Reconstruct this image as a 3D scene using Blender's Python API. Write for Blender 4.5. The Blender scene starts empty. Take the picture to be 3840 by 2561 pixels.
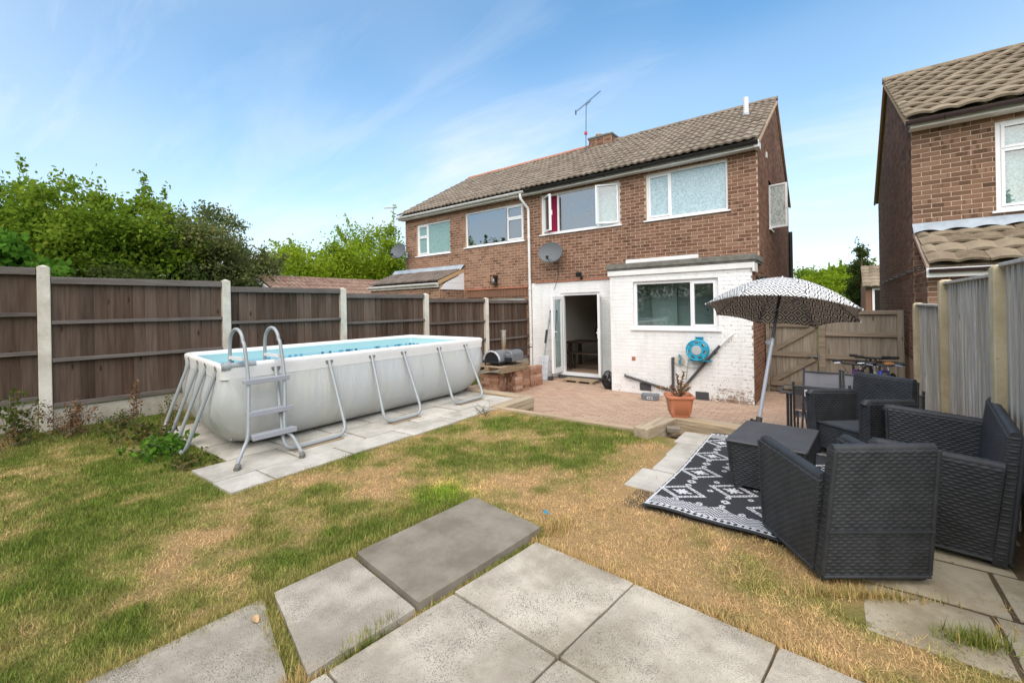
import bpy, math, random
import numpy as np
from mathutils import Vector, Matrix
random.seed(7); RNG = np.random.default_rng(7)
R = math.radians
SC = bpy.context.scene
COL = SC.collection

# ---------------------------------------------------------------- camera, sky, sun, exposure
YAW, ROLL, EYE = R(36.8), 0.0193, 1.85
right = Vector((math.cos(YAW), math.sin(YAW), 0)); fwd = Vector((-math.sin(YAW), math.cos(YAW), 0)); up = Vector((0, 0, 1))
cxv = right * math.cos(ROLL) - up * math.sin(ROLL); cyv = right * math.sin(ROLL) + up * math.cos(ROLL)
cd = bpy.data.cameras.new('camera'); cam = bpy.data.objects.new('camera', cd); COL.objects.link(cam)
cam.matrix_world = Matrix(((cxv.x, cyv.x, -fwd.x, 0), (cxv.y, cyv.y, -fwd.y, 0), (cxv.z, cyv.z, -fwd.z, EYE), (0, 0, 0, 1)))
cd.sensor_width = 36; cd.sensor_fit = 'HORIZONTAL'; cd.lens = 15.245; cd.shift_y = -129.3 / 3840; cd.clip_start = 0.05; cd.clip_end = 3000
SC.camera = cam
SUN_EL, SUN_AZ = R(50), R(152)          # azimuth measured clockwise from +Y (the house side)
wd = bpy.data.worlds.new('World'); SC.world = wd; wd.use_nodes = True
SC.view_settings.view_transform = 'Standard'; SC.view_settings.look = 'None'; SC.view_settings.gamma = 1; SC.view_settings.exposure = 0.66
SC.view_settings.use_curve_mapping = False
sl = bpy.data.lights.new('sun', 'SUN'); sl.energy = 3.2; sl.angle = R(88); sl.color = (1, .88, .72)
so = bpy.data.objects.new('sun', sl); COL.objects.link(so)
sdir = Vector((math.sin(SUN_AZ) * math.cos(SUN_EL), math.cos(SUN_AZ) * math.cos(SUN_EL), math.sin(SUN_EL)))
so.rotation_euler = sdir.to_track_quat('Z', 'Y').to_euler(); so.location = (0, 0, 30)
SC.cycles.use_denoising = True
SC.cycles.max_bounces = 8; SC.cycles.transparent_max_bounces = 12; SC.cycles.caustics_reflective = False; SC.cycles.caustics_refractive = False

# ---------------------------------------------------------------- node helpers
class NT:
    def __init__(s, tree): s.t = tree
    def n(s, typ, ins=None, out=0, **props):
        nd = s.t.nodes.new(typ)
        for k, v in props.items(): setattr(nd, k, v)
        for k, v in (ins or {}).items():
            sk = nd.inputs[k]
            if isinstance(v, bpy.types.NodeSocket): s.t.links.new(v, sk)
            elif isinstance(v, bpy.types.Node): s.t.links.new(v.outputs[0], sk)
            else:
                try: sk.default_value = v
                except Exception: sk.default_value = tuple(v) + (1,)
        return nd
    def ramp(s, fac, stops, interp='LINEAR'):
        nd = s.t.nodes.new('ShaderNodeValToRGB'); s.t.links.new(fac if isinstance(fac, bpy.types.NodeSocket) else fac.outputs[0], nd.inputs[0])
        cr = nd.color_ramp; cr.interpolation = interp
        while len(cr.elements) < len(stops): cr.elements.new(.5)
        for e, (p, c) in zip(cr.elements, stops):
            e.position = p; e.color = (tuple(c) + (1,)) if hasattr(c, '__len__') else (c, c, c, 1)
        return nd.outputs[0]
    def math(s, op, a, b=None, c=None):
        nd = s.t.nodes.new('ShaderNodeMath'); nd.operation = op
        for i, v in enumerate((a, b, c)):
            if v is None: continue
            if isinstance(v, bpy.types.NodeSocket): s.t.links.new(v, nd.inputs[i])
            else: nd.inputs[i].default_value = v
        return nd.outputs[0]
    def mix(s, fac, a, b, blend='MIX'):
        nd = s.t.nodes.new('ShaderNodeMix'); nd.data_type = 'RGBA'; nd.blend_type = blend
        for i, v in ((0, fac), (6, a), (7, b)):
            if isinstance(v, bpy.types.NodeSocket): s.t.links.new(v, nd.inputs[i])
            elif hasattr(v, '__len__'): nd.inputs[i].default_value = tuple(v)[:3] + (1,)
            else: nd.inputs[i].default_value = v
        return nd.outputs[2]
    def noise(s, vec, scale, detail=4, rough=.55, dist=0):
        return s.n('ShaderNodeTexNoise', {'Vector': vec, 'Scale': scale, 'Detail': detail, 'Roughness': rough, 'Distortion': dist}).outputs['Fac']
    def mapv(s, vec, scale=(1, 1, 1), loc=(0, 0, 0), rot=(0, 0, 0)):
        return s.n('ShaderNodeMapping', {'Vector': vec, 'Scale': scale, 'Location': loc, 'Rotation': rot}).outputs[0]
    def pos(s): return s.n('ShaderNodeNewGeometry').outputs['Position']
    def objrnd(s): return s.n('ShaderNodeObjectInfo').outputs['Random']
    def attr(s, name): return s.n('ShaderNodeAttribute', attribute_name=name)
    def rnd(s):      # one value for each piece: the object's own or, in a joined mesh, the face's
        return s.math('FRACT', s.math('ADD', s.objrnd(), s.attr('rnd').outputs['Fac']))
MATS = {}
def mat(name, col=(.5, .5, .5), rough=.6, fn=None, metal=0, spec=.5, bump=None, coat=0, trans=0):
    """fn(nt) -> (colour socket or None, height socket or None, strength, rough socket or None)"""
    m = bpy.data.materials.new(name); m.use_nodes = True; t = m.node_tree; b = t.nodes['Principled BSDF']
    b.inputs['Base Color'].default_value = tuple(col) + (1,); b.inputs['Roughness'].default_value = rough
    b.inputs['Metallic'].default_value = metal; b.inputs['Specular IOR Level'].default_value = spec; b.inputs['Coat Weight'].default_value = coat
    if fn:
        r = fn(NT(t)); r = tuple(r) + (None,) * (4 - len(r))
        if r[0] is not None: t.links.new(r[0], b.inputs['Base Color'])
        if r[1] is not None:
            bp = t.nodes.new('ShaderNodeBump'); bp.inputs['Strength'].default_value = 1; bp.inputs['Distance'].default_value = r[2] or .005
            t.links.new(r[1], bp.inputs['Height']); t.links.new(bp.outputs[0], b.inputs['Normal'])
        if r[3] is not None: t.links.new(r[3], b.inputs['Roughness'])
    MATS[name] = m
    return m

# ---------------------------------------------------------------- sky
def make_sky():
    t = wd.node_tree; t.nodes.clear(); q = NT(t)
    tc = q.n('ShaderNodeTexCoord').outputs['Generated']
    sky = q.n('ShaderNodeTexSky', sky_type='NISHITA', sun_disc=False, sun_elevation=SUN_EL, sun_rotation=SUN_AZ, altitude=40, air_density=1.0, dust_density=.55, ozone_density=2.2)
    sx = q.n('ShaderNodeSeparateXYZ', {0: tc})
    el = q.math('MAXIMUM', sx.outputs[2], 0.0)
    dn = q.math('ADD', el, .22)
    px = q.math('DIVIDE', sx.outputs[0], dn); py = q.math('DIVIDE', sx.outputs[1], dn)
    pv = q.n('ShaderNodeCombineXYZ', {0: px, 1: py, 2: 0.0}).outputs[0]
    streak = q.noise(q.mapv(pv, (.55, 1.9, 1), (3.1, .4, 0), (0, 0, R(28))), 1.3, 7, .62, .5)
    big = q.noise(q.mapv(pv, (.5, .5, 1), (1.7, 4.4, 0)), 1.0, 3, .5)
    cl = q.math('MULTIPLY', q.ramp(streak, [(.48, 0), (.80, 1)]), q.ramp(big, [(.36, .1), (.66, 1)]))
    veil = q.math('MULTIPLY', q.ramp(big, [(.36, 0), (.75, 1)]), .45)
    hz = q.ramp(el, [(0, 1), (.06, .78), (.22, .36), (.5, .08), (.8, 0)])
    fac = q.math('MINIMUM', q.math('ADD', q.math('ADD', q.math('MULTIPLY', cl, .85), veil), q.math('MULTIPLY', hz, .8)), 1.0)
    satur = q.n('ShaderNodeHueSaturation', {'Saturation': 1.24, 'Value': 1.12, 'Hue': .488, 'Color': sky.outputs[0]}).outputs[0]
    c = q.mix(fac, satur, (4.2, 4.45, 4.7))
    bg = q.n('ShaderNodeBackground', {'Color': c, 'Strength': .15})
    ou = q.n('ShaderNodeOutputWorld'); t.links.new(bg.outputs[0], ou.inputs[0])
make_sky()

# ---------------------------------------------------------------- mesh builder
def wm(o):
    M = o.matrix_basis.copy()
    while o.parent: o = o.parent; M = o.matrix_basis @ M
    return M
class MB:
    def __init__(s): s.v = []; s.f = []; s.mi = []; s.rn = []; s.uv = None
    def add(s, vs, fs, m=0, r=0.0):
        o = len(s.v); s.v += [tuple(p) for p in vs]
        for f in fs: s.f.append(tuple(o + i for i in f)); s.mi.append(m); s.rn.append(r)
        return s
    def box(s, x0, x1, y0, y1, z0, z1, m=0, r=0.0):
        return s.add([(x0, y0, z0), (x1, y0, z0), (x1, y1, z0), (x0, y1, z0), (x0, y0, z1), (x1, y0, z1), (x1, y1, z1), (x0, y1, z1)],
                     [(0, 3, 2, 1), (4, 5, 6, 7), (0, 1, 5, 4), (1, 2, 6, 5), (2, 3, 7, 6), (3, 0, 4, 7)], m, r)
    def hexa(s, b, t, m=0, r=0.0):     # bottom quad and top quad, counter-clockwise seen from above
        return s.add(list(b) + list(t), [(3, 2, 1, 0), (4, 5, 6, 7), (0, 1, 5, 4), (1, 2, 6, 5), (2, 3, 7, 6), (3, 0, 4, 7)], m, r)
    def obox(s, c, ax, ay, az, m=0, r=0.0):    # centre and three half-axes
        c, ax, ay, az = Vector(c), Vector(ax), Vector(ay), Vector(az)
        return s.hexa([c - ax - ay - az, c + ax - ay - az, c + ax + ay - az, c - ax + ay - az], [c - ax - ay + az, c + ax - ay + az, c + ax + ay + az, c - ax + ay + az], m, r)
    def bar(s, p, q, w, h, up=(0, 0, 1), m=0):
        p, q = Vector(p), Vector(q); d = (q - p); L = d.length; d.normalize(); u = Vector(up)
        if abs(d.dot(u)) > .98: u = Vector((1, 0, 0))
        sx = d.cross(u).normalized(); uz = sx.cross(d)
        return s.obox((p + q) / 2, d * L / 2, sx * -w / 2, uz * h / 2, m)
    def tube(s, pts, r, n=10, m=0, closed=False, caps=True):
        pts = [Vector(p) for p in pts]; N = len(pts); rs = r if hasattr(r, '__len__') else [r] * N
        o = len(s.v); u = None
        for i, p in enumerate(pts):
            a = pts[(i - 1) % N] if (i or closed) else p; b = pts[(i + 1) % N] if (i < N - 1 or closed) else p
            d = (b - a).normalized()
            if u is None: u = d.orthogonal().normalized()
            u = (u - d * u.dot(d)); u = u.normalized() if u.length > 1e-6 else d.orthogonal().normalized()
            w = d.cross(u)
            for k in range(n):
                th = 2 * math.pi * k / n; s.v.append(tuple(p + (u * math.cos(th) + w * math.sin(th)) * rs[i]))
        for i in range(N if closed else N - 1):
            j = (i + 1) % N
            for k in range(n):
                k2 = (k + 1) % n; s.f.append((o + i * n + k, o + i * n + k2, o + j * n + k2, o + j * n + k)); s.mi.append(m); s.rn.append(0.0)
        if caps and not closed:
            s.f.append(tuple(o + k for k in range(n - 1, -1, -1))); s.f.append(tuple(o + (N - 1) * n + k for k in range(n))); s.mi += [m, m]; s.rn += [0.0, 0.0]
        return s
    def lathe(s, prof, c=(0, 0, 0), axis=(0, 0, 1), n=24, m=0, caps=False):
        c = Vector(c); az = Vector(axis).normalized(); ax = az.orthogonal().normalized(); ay = az.cross(ax); o = len(s.v)
        for (r, z) in prof:
            for k in range(n):
                th = 2 * math.pi * k / n; s.v.append(tuple(c + az * z + (ax * math.cos(th) + ay * math.sin(th)) * r))
        for i in range(len(prof) - 1):
            for k in range(n):
                k2 = (k + 1) % n; s.f.append((o + i * n + k, o + i * n + k2, o + (i + 1) * n + k2, o + (i + 1) * n + k)); s.mi.append(m); s.rn.append(0.0)
        if caps:
            s.f.append(tuple(o + k for k in range(n - 1, -1, -1))); s.f.append(tuple(o + (len(prof) - 1) * n + k for k in range(n))); s.mi += [m, m]; s.rn += [0.0, 0.0]
        return s
    def prism(s, poly, vec, m=0):
        n = len(poly); vec = Vector(vec); P = [Vector(p) for p in poly]
        return s.add(P + [p + vec for p in P], [tuple(range(n - 1, -1, -1)), tuple(range(n, 2 * n))] + [(i, (i + 1) % n, n + (i + 1) % n, n + i) for i in range(n)], m)
    def grid(s, fn, nu, nv, m=0, uv=False):
        o = len(s.v)
        for j in range(nv + 1):
            for i in range(nu + 1): s.v.append(tuple(fn(i / nu, j / nv)))
        for j in range(nv):
            for i in range(nu):
                a = o + j * (nu + 1) + i; s.f.append((a, a + 1, a + nu + 2, a + nu + 1)); s.mi.append(m); s.rn.append(0.0)
        if uv:
            s.uv = (s.uv or []) + [(i / nu, j / nv) for j in range(nv + 1) for i in range(nu + 1)]
        return s
    def mesh(s, name, mats):
        me = bpy.data.meshes.new(name); me.from_pydata(s.v, [], s.f)
        for x in (mats if isinstance(mats, (list, tuple)) else [mats]): me.materials.append(MATS[x] if isinstance(x, str) else x)
        if any(s.mi): me.polygons.foreach_set('material_index', s.mi)
        if any(s.rn):
            a = me.attributes.new('rnd', 'FLOAT', 'FACE'); a.data.foreach_set('value', s.rn)
        if s.uv:
            ul = me.uv_layers.new(name='UVMap'); vi = np.empty(len(me.loops), dtype=np.int32); me.loops.foreach_get('vertex_index', vi)
            ul.data.foreach_set('uv', np.array(s.uv, dtype=np.float32)[vi].ravel())
        return me
    def build(s, name, mats, parent=None, smooth=False, bevel=0, world=True, seg=2, fix=False):
        if parent is not None and world:
            I = wm(parent).inverted(); s.v = [tuple(I @ Vector(p)) for p in s.v]
        me = s.mesh(name, mats)
        if fix:
            import bmesh
            b = bmesh.new(); b.from_mesh(me); bmesh.ops.recalc_face_normals(b, faces=b.faces); b.to_mesh(me); b.free()
        o = bpy.data.objects.new(name, me); COL.objects.link(o); o.parent = parent
        if smooth is True: me.polygons.foreach_set('use_smooth', [True] * len(me.polygons))
        elif smooth: me.polygons.foreach_set('use_smooth', [True] * len(me.polygons)); me.set_sharp_from_angle(angle=R(smooth))
        if bevel:
            bm = o.modifiers.new('bevel', 'BEVEL'); bm.width = bevel; bm.segments = seg; bm.limit_method = 'ANGLE'; bm.angle_limit = R(35)
        return o
def tag(o, label, cat, group=None):
    o['label'] = label; o['category'] = cat
    if group: o['group'] = group
    return o
def struct(o, label=None):
    o['kind'] = 'structure'
    if label: o['label'] = label
    return o
def thing(name, label, cat, loc=(0, 0, 0), rotz=0, group=None):
    o = bpy.data.objects.new(name, None); COL.objects.link(o); o.location = loc; o.rotation_euler = (0, 0, rotz); o.empty_display_size = .1
    return tag(o, label, cat, group)
def piece(name, me, parent, M):
    o = bpy.data.objects.new(name, me); COL.objects.link(o); o.parent = parent; o.matrix_basis = wm(parent).inverted() @ M if parent else M
    return o
def copy_tree(o, parent=None):
    c = o.copy(); COL.objects.link(c); c.parent = parent
    for ch in list(o.children): copy_tree(ch, c)
    return c
def frameM(o, x, y, z):
    x, y, z = Vector(x), Vector(y), Vector(z)
    return Matrix(((x.x, y.x, z.x, o[0]), (x.y, y.y, z.y, o[1]), (x.z, y.z, z.z, o[2]), (0, 0, 0, 1)))
def vnoise(x, y, seed=0):
    """smooth value noise on arrays"""
    x = np.asarray(x, float); y = np.asarray(y, float)
    xi = np.floor(x).astype(np.int64); yi = np.floor(y).astype(np.int64); fx = x - xi; fy = y - yi
    fx = fx * fx * (3 - 2 * fx); fy = fy * fy * (3 - 2 * fy)
    def h(a, b):
        n = (a * 374761393 + b * 668265263 + seed * 974634777) & 0x7fffffff
        n = ((n ^ (n >> 13)) * 1274126177) & 0x7fffffff
        return ((n ^ (n >> 16)) & 0xffff) / 65535.0
    return (h(xi, yi) * (1 - fx) + h(xi + 1, yi) * fx) * (1 - fy) + (h(xi, yi + 1) * (1 - fx) + h(xi + 1, yi + 1) * fx) * fy
def fbm(x, y, seed=0, o=4):
    return sum(vnoise(np.asarray(x) * 2 ** k, np.asarray(y) * 2 ** k, seed + k) * .5 ** k for k in range(o)) / sum(.5 ** k for k in range(o))

# ---------------------------------------------------------------- materials
def m_brick(c0, c1, c2, c3):
    def fn(q):
        r = q.rnd(); p = q.pos()
        base = q.ramp(r, [(0, c0), (.4, c1), (.75, c2), (1, c3)])
        off = q.n('ShaderNodeVectorMath', {0: p, 1: q.n('ShaderNodeCombineXYZ', {0: q.math('MULTIPLY', r, 31), 1: q.math('MULTIPLY', r, 17), 2: 0.0}).outputs[0]}, operation='ADD').outputs[0]
        band = q.ramp(q.noise(q.mapv(off, (13, 13, 1.5)), 1, 1, .3), [(.40, 0), (.46, 1)])
        dark = q.math('MULTIPLY', q.math('SUBTRACT', 1.0, band), q.ramp(q.math('FRACT', q.math('MULTIPLY', r, 7.13)), [(.58, 0), (.62, .6)]))
        c = q.mix(dark, base, tuple(x * .38 for x in c0))
        g = q.noise(p, 90, 3, .7)
        c = q.mix(.55, c, q.mix(g, (.55, .5, .48), (1.25, 1.2, 1.15)), 'MULTIPLY')
        st = q.ramp(q.noise(q.mapv(p, (1, 1, .45)), 1.1, 4), [(.3, (.78, .78, .78)), (.7, (1.1, 1.08, 1.05))])
        c = q.mix(1, c, st, 'MULTIPLY')
        return c, q.noise(p, 130, 4, .7), .004
    return fn
mat('brick', rough=.9, spec=.2, fn=m_brick((.165, .085, .056), (.215, .118, .079), (.255, .147, .100), (.285, .172, .118)))
mat('brick_right', rough=.9, spec=.2, fn=m_brick((.155, .092, .060), (.20, .118, .078), (.245, .147, .098), (.275, .170, .115)))
mat('brick_pale', rough=.9, spec=.2, fn=m_brick((.22, .122, .080), (.275, .158, .105), (.325, .192, .13), (.36, .22, .15)))
def m_plain(c0, c1, sc=8, b=.004, bs=60, d=5):
    def fn(q):
        p = q.pos(); c = q.ramp(q.noise(p, sc, d, .6), [(.3, c0), (.7, c1)])
        return c, q.noise(p, bs, 4, .65), b
    return fn
mat('mortar', rough=.95, spec=.1, fn=m_plain((.42, .305, .22), (.56, .425, .32), 6, .003, 120))
mat('mortar_red', rough=.95, spec=.1, fn=m_plain((.36, .23, .155), (.48, .32, .225), 6, .003, 120))
def f_white(q):
    p = q.pos(); z = q.n('ShaderNodeSeparateXYZ', {0: p}).outputs[2]
    c = q.ramp(q.noise(p, 3, 5, .6), [(.3, (.72, .715, .70)), (.7, (.83, .83, .82))])
    n1 = q.noise(q.mapv(p, (1, 1, 1.6)), 7, 7, .72); n2 = q.noise(p, 34, 5, .75)
    lowz = q.math('SUBTRACT', 1.0, q.math('DIVIDE', z, .42))
    xr = q.math('MULTIPLY', q.ramp(q.math('DIVIDE', q.math('ADD', q.n('ShaderNodeSeparateXYZ', {0: p}).outputs[0], 4.2), 3.0), [(.25, .18), (1, 1)]), .20)
    m = q.math('ADD', q.math('ADD', q.math('MULTIPLY', n1, .55), q.math('MULTIPLY', n2, .5)), q.math('MULTIPLY', q.math('MAXIMUM', lowz, -.45), xr))
    peel = q.ramp(m, [(.625, 0), (.655, 1)])
    c = q.mix(peel, c, q.ramp(n2, [(.35, (.12, .075, .05)), (.6, (.30, .20, .14)), (.75, (.35, .33, .28))]))
    dirt = q.math('MULTIPLY', q.ramp(q.noise(q.mapv(p, (6, 6, .7)), 1, 5, .6), [(.5, 0), (.75, .5)]), 1.0)
    return q.mix(dirt, c, (.55, .52, .45)), q.noise(p, 60, 4, .6), .004
mat('white_brick', rough=.7, fn=f_white)
def f_wmort(q):
    p = q.pos(); n = q.noise(p, 16, 6, .75)
    z = q.n('ShaderNodeSeparateXYZ', {0: p}).outputs; right_ = q.math('MULTIPLY', q.math('ADD', z[0], 2.4), .09)
    c = q.ramp(q.math('ADD', n, right_), [(.60, (.72, .71, .69)), (.66, (.30, .27, .23)), (.74, (.08, .07, .06))])
    return c, n, .003
mat('white_mortar', rough=.8, fn=f_wmort)
def m_tile(c0, c1, c2, lich=(.36, .33, .25)):
    def fn(q):
        p = q.pos(); r = q.rnd()
        c = q.ramp(r, [(0, c0), (.5, c1), (1, c2)])
        n = q.noise(p, 5, 6, .7); c = q.mix(q.ramp(n, [(.42, 0), (.75, .7)]), c, lich)
        n2 = q.noise(p, 40, 4, .7); c = q.mix(.6, c, q.mix(n2, (.6, .6, .6), (1.3, 1.27, 1.2)), 'MULTIPLY')
        return c, n2, .005
    return fn
mat('roof_tile', rough=.9, spec=.25, fn=m_tile((.125, .095, .076), (.17, .132, .106), (.215, .172, .142)))
mat('roof_tile_right', rough=.9, spec=.2, fn=m_tile((.145, .110, .074), (.20, .155, .108), (.26, .208, .15), (.33, .28, .20)))
mat('roof_tile_dark', rough=.85, spec=.3, fn=m_tile((.105, .085, .075), (.14, .112, .098), (.175, .14, .12), (.22, .19, .16)))
mat('roof_tile_red', rough=.9, spec=.2, fn=m_tile((.17, .10, .075), (.22, .13, .10), (.26, .165, .13), (.34, .28, .22)))
mat('ridge_terracotta', rough=.85, fn=m_plain((.34, .13, .075), (.43, .18, .11), 9))
mat('upvc', (.80, .80, .81), .35)
mat('upvc_warm', rough=.5, fn=m_plain((.66, .65, .62), (.80, .79, .77), 3, .001, 30))
mat('soffit', rough=.6, fn=m_plain((.56, .55, .50), (.68, .66, .62), 5, .001, 30))
mat('gutter_black', (.012, .012, .013), .35)
mat('gutter_brown', (.055, .035, .038), .35)
mat('gutter_white', rough=.4, fn=m_plain((.64, .64, .62), (.78, .78, .77), 6, .001, 30))
mat('lead', rough=.5, fn=m_plain((.26, .30, .34), (.42, .47, .52), 5, .004, 25))
mat('felt', rough=.9, fn=m_plain((.10, .098, .085), (.20, .195, .165), 7, .004, 60))
def f_glass(name, tint, refl=.10, rough=.0):
    m = bpy.data.materials.new(name); m.use_nodes = True; t = m.node_tree; t.nodes.clear(); q = NT(t)
    fr = q.n('ShaderNodeFresnel', {'IOR': 1.52}).outputs[0]
    bf = q.n('ShaderNodeNewGeometry').outputs['Backfacing']; fac = q.math('MULTIPLY', q.math('MINIMUM', q.math('ADD', q.math('MULTIPLY', fr, 1.6), refl), 1.0), q.math('SUBTRACT', 1.0, bf))
    tr = q.n('ShaderNodeBsdfTransparent', {'Color': tint + (1,)}); gl = q.n('ShaderNodeBsdfGlossy', {'Color': (1, 1, 1, 1), 'Roughness': rough})
    nb = q.n('ShaderNodeBump', {'Height': q.noise(q.pos(), 1.7, 2), 'Strength': .12, 'Distance': .01}); t.links.new(nb.outputs[0], gl.inputs['Normal'])
    mx = q.n('ShaderNodeMixShader', {0: fac, 1: tr.outputs[0], 2: gl.outputs[0]}); ou = q.n('ShaderNodeOutputMaterial'); t.links.new(mx.outputs[0], ou.inputs[0])
    MATS[name] = m
f_glass('glass', (.74, .82, .81), .05); f_glass('glass_mirror', (.45, .52, .56), .26); f_glass('glass_table', (.45, .5, .54), .10)
def f_frost(c0, c1, sc):
    def fn(q):
        p = q.pos(); n = q.noise(p, sc, 4, .6, 1.2); v = q.n('ShaderNodeTexVoronoi', {'Vector': p, 'Scale': sc * 1.4}).outputs[0]
        return q.ramp(q.math('ADD', q.math('MULTIPLY', n, .6), q.math('MULTIPLY', v, .45)), [(.38, c0), (.62, c1)]), n, .004
    return fn
mat('frost_blue', rough=.22, fn=f_frost((.30, .42, .47), (.46, .58, .62), 20))
mat('frost_green', rough=.25, fn=f_frost((.16, .28, .27), (.26, .40, .38), 26))
mat('frost_grey', rough=.3, fn=f_frost((.30, .34, .33), (.55, .58, .55), 16))
mat('net', rough=.9, fn=f_frost((.35, .42, .44), (.66, .71, .72), 22))
mat('curtain_red', (.42, .02, .09), .8); mat('curtain_grey', (.30, .30, .31), .9)
mat('plaster', (.62, .585, .52), .9); mat('room_floor', rough=.6, fn=m_plain((.25, .175, .115), (.34, .245, .17), 4)); mat('dark_wood', (.035, .022, .016), .45); mat('black_fabric', (.012, .012, .014), .8)
def m_wood(cols, grain=1.0, along='Z', weather=(.2, .19, .18), wf=.3, knots=True, bumpd=.004):
    def fn(q):
        r = q.rnd(); p = q.pos()
        off = q.n('ShaderNodeVectorMath', {0: p, 1: q.n('ShaderNodeCombineXYZ', {0: q.math('MULTIPLY', r, 9), 1: q.math('MULTIPLY', r, 23), 2: q.math('MULTIPLY', r, 13)}).outputs[0]}, operation='ADD').outputs[0]
        s = {'Z': (26, 26, 1.5), 'X': (1.5, 26, 26), 'Y': (26, 1.5, 26)}[along]
        g = q.noise(q.mapv(off, s), grain, 5, .6, .7)
        c = q.ramp(r, [(i / max(1, len(cols) - 1), x) for i, x in enumerate(cols)])
        c = q.mix(.75, c, q.ramp(g, [(.25, (.42, .39, .37)), (.5, (1, 1, 1)), (.75, (1.55, 1.53, 1.5))]), 'MULTIPLY')
        w = q.noise(q.mapv(off, tuple(x * .14 + .6 for x in s)), 1, 4, .6); c = q.mix(q.ramp(w, [(.45, 0), (.75, wf)]), c, weather)
        if knots:
            v = q.n('ShaderNodeTexVoronoi', {'Vector': q.mapv(off, tuple(x * .12 + 1.2 for x in s)), 'Scale': 1.5}).outputs[0]
            c = q.mix(q.ramp(v, [(.05, .85), (.12, 0)]), c, tuple(x * .35 for x in cols[0]))
        return c, g, bumpd
    return fn
mat('fence_dark', rough=.85, spec=.2, fn=m_wood([(.055, .034, .023), (.094, .061, .043), (.140, .096, .071), (.070, .040, .026)], weather=(.19, .15, .12), wf=.4))
mat('rail_dark', rough=.85, spec=.2, fn=m_wood([(.12, .10, .088), (.145, .122, .108)], along='Y', weather=(.2, .18, .165), wf=.4, knots=False))
mat('fence_grey', rough=.85, spec=.2, fn=m_wood([(.39, .36, .315), (.47, .44, .395), (.53, .505, .465), (.41, .37, .31)], weather=(.60, .585, .56), wf=.5))
mat('gate_wood', rough=.85, spec=.2, fn=m_wood([(.19, .155, .115), (.24, .20, .155), (.28, .24, .19), (.20, .165, .12)], weather=(.31, .28, .235), wf=.45))
mat('gate_rail', rough=.85, spec=.2, fn=m_wood([(.20, .16, .118), (.245, .20, .15)], along='X', weather=(.29, .25, .20), wf=.4, knots=False))
mat('sleeper', rough=.9, spec=.2, fn=m_wood([(.36, .275, .18), (.42, .33, .225), (.38, .32, .24)], along='X', weather=(.46, .41, .34), wf=.5, bumpd=.008))
mat('sleeper_y', rough=.9, spec=.2, fn=m_wood([(.36, .29, .20), (.42, .34, .245), (.36, .31, .25)], along='Y', weather=(.47, .42, .36), wf=.5, bumpd=.008))
mat('pallet_wood', rough=.9, spec=.2, fn=m_wood([(.26, .19, .12), (.33, .25, .165)], along='Y', weather=(.3, .26, .2), wf=.5))
def f_conc(c0, c1, spot, sc=55, thr=.66):
    def fn(q):
        p = q.pos(); r = q.objrnd(); c = q.ramp(q.noise(p, 2.6, 7, .66), [(.28, tuple(x * .86 for x in c0)), (.42, c0), (.58, c1), (.75, tuple(x * 1.12 for x in c1))]); c = q.mix(q.ramp(q.noise(q.mapv(p, (1, 1, 1), (7, 3, 0)), 1.5, 6, .7), [(.52, 0), (.72, .55)]), c, tuple(a * b for a, b in zip(c0, (.62, .60, .50))))
        v = q.noise(p, sc, 3, .5); clus = q.noise(p, 5, 3)
        sp = q.ramp(q.math('ADD', v, q.math('MULTIPLY', q.math('SUBTRACT', clus, .5), .35)), [(thr, 0), (thr + .05, 1)])
        c = q.mix(sp, c, spot)
        c = q.mix(1, c, q.ramp(r, [(0, (.90, .90, .89)), (1, (1.06, 1.06, 1.06))]), 'MULTIPLY')
        n = q.noise(p, 160, 4, .7)
        c = q.mix(.4, c, q.mix(n, (.6, .6, .6), (1.35, 1.35, 1.33)), 'MULTIPLY')
        return c, q.math('ADD', n, q.math('MULTIPLY', sp, -.6)), .003
    return fn
mat('slab', rough=.95, spec=.15, fn=f_conc((.41, .36, .29), (.57, .51, .42), (.24, .215, .175), 230, .60))
mat('slab_dark', rough=.95, spec=.15, fn=f_conc((.215, .185, .145), (.295, .258, .208), (.36, .335, .295), 300, .62))
mat('slab_mid', rough=.95, spec=.15, fn=f_conc((.335, .295, .24), (.455, .405, .335), (.225, .20, .165), 260, .585))
mat('slab_pale', rough=.95, spec=.15, fn=f_conc((.42, .395, .35), (.53, .50, .45), (.28, .25, .21), 40, .75))
mat('slab_moss', rough=.95, spec=.15, fn=f_conc((.30, .255, .175), (.42, .37, .28), (.24, .21, .15), 60, .66))
mat('concrete', rough=.95, spec=.15, fn=f_conc((.58, .53, .45), (.72, .67, .58), (.30, .27, .22), 45, .7))
mat('concrete_yellow', rough=.95, spec=.15, fn=f_conc((.45, .37, .235), (.58, .49, .33), (.30, .26, .18), 90, .72))
mat('gravel_board', rough=.95, spec=.15, fn=f_conc((.38, .345, .28), (.50, .46, .385), (.26, .23, .18), 20, .72))
def f_paver(q):
    r = q.rnd(); p = q.pos(); c = q.ramp(r, [(0, (.37, .25, .185)), (.4, (.42, .29, .215)), (.75, (.47, .33, .25)), (1, (.44, .335, .255))])
    s = q.ramp(q.noise(p, .9, 5, .6), [(.35, 0), (.7, .75)]); c = q.mix(s, c, (.42, .315, .235))
    g = q.noise(p, 70, 4, .7); c = q.mix(.5, c, q.mix(g, (.65, .62, .6), (1.25, 1.22, 1.2)), 'MULTIPLY')
    return c, g, .004
mat('paver', rough=.92, spec=.2, fn=f_paver)
mat('sand', rough=1, spec=.05, fn=m_plain((.30, .22, .16), (.40, .30, .22), 5, .006, 60))
mat('soil', rough=1, spec=.05, fn=m_plain((.10, .075, .05), (.19, .14, .09), 9, .02, 40))
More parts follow.
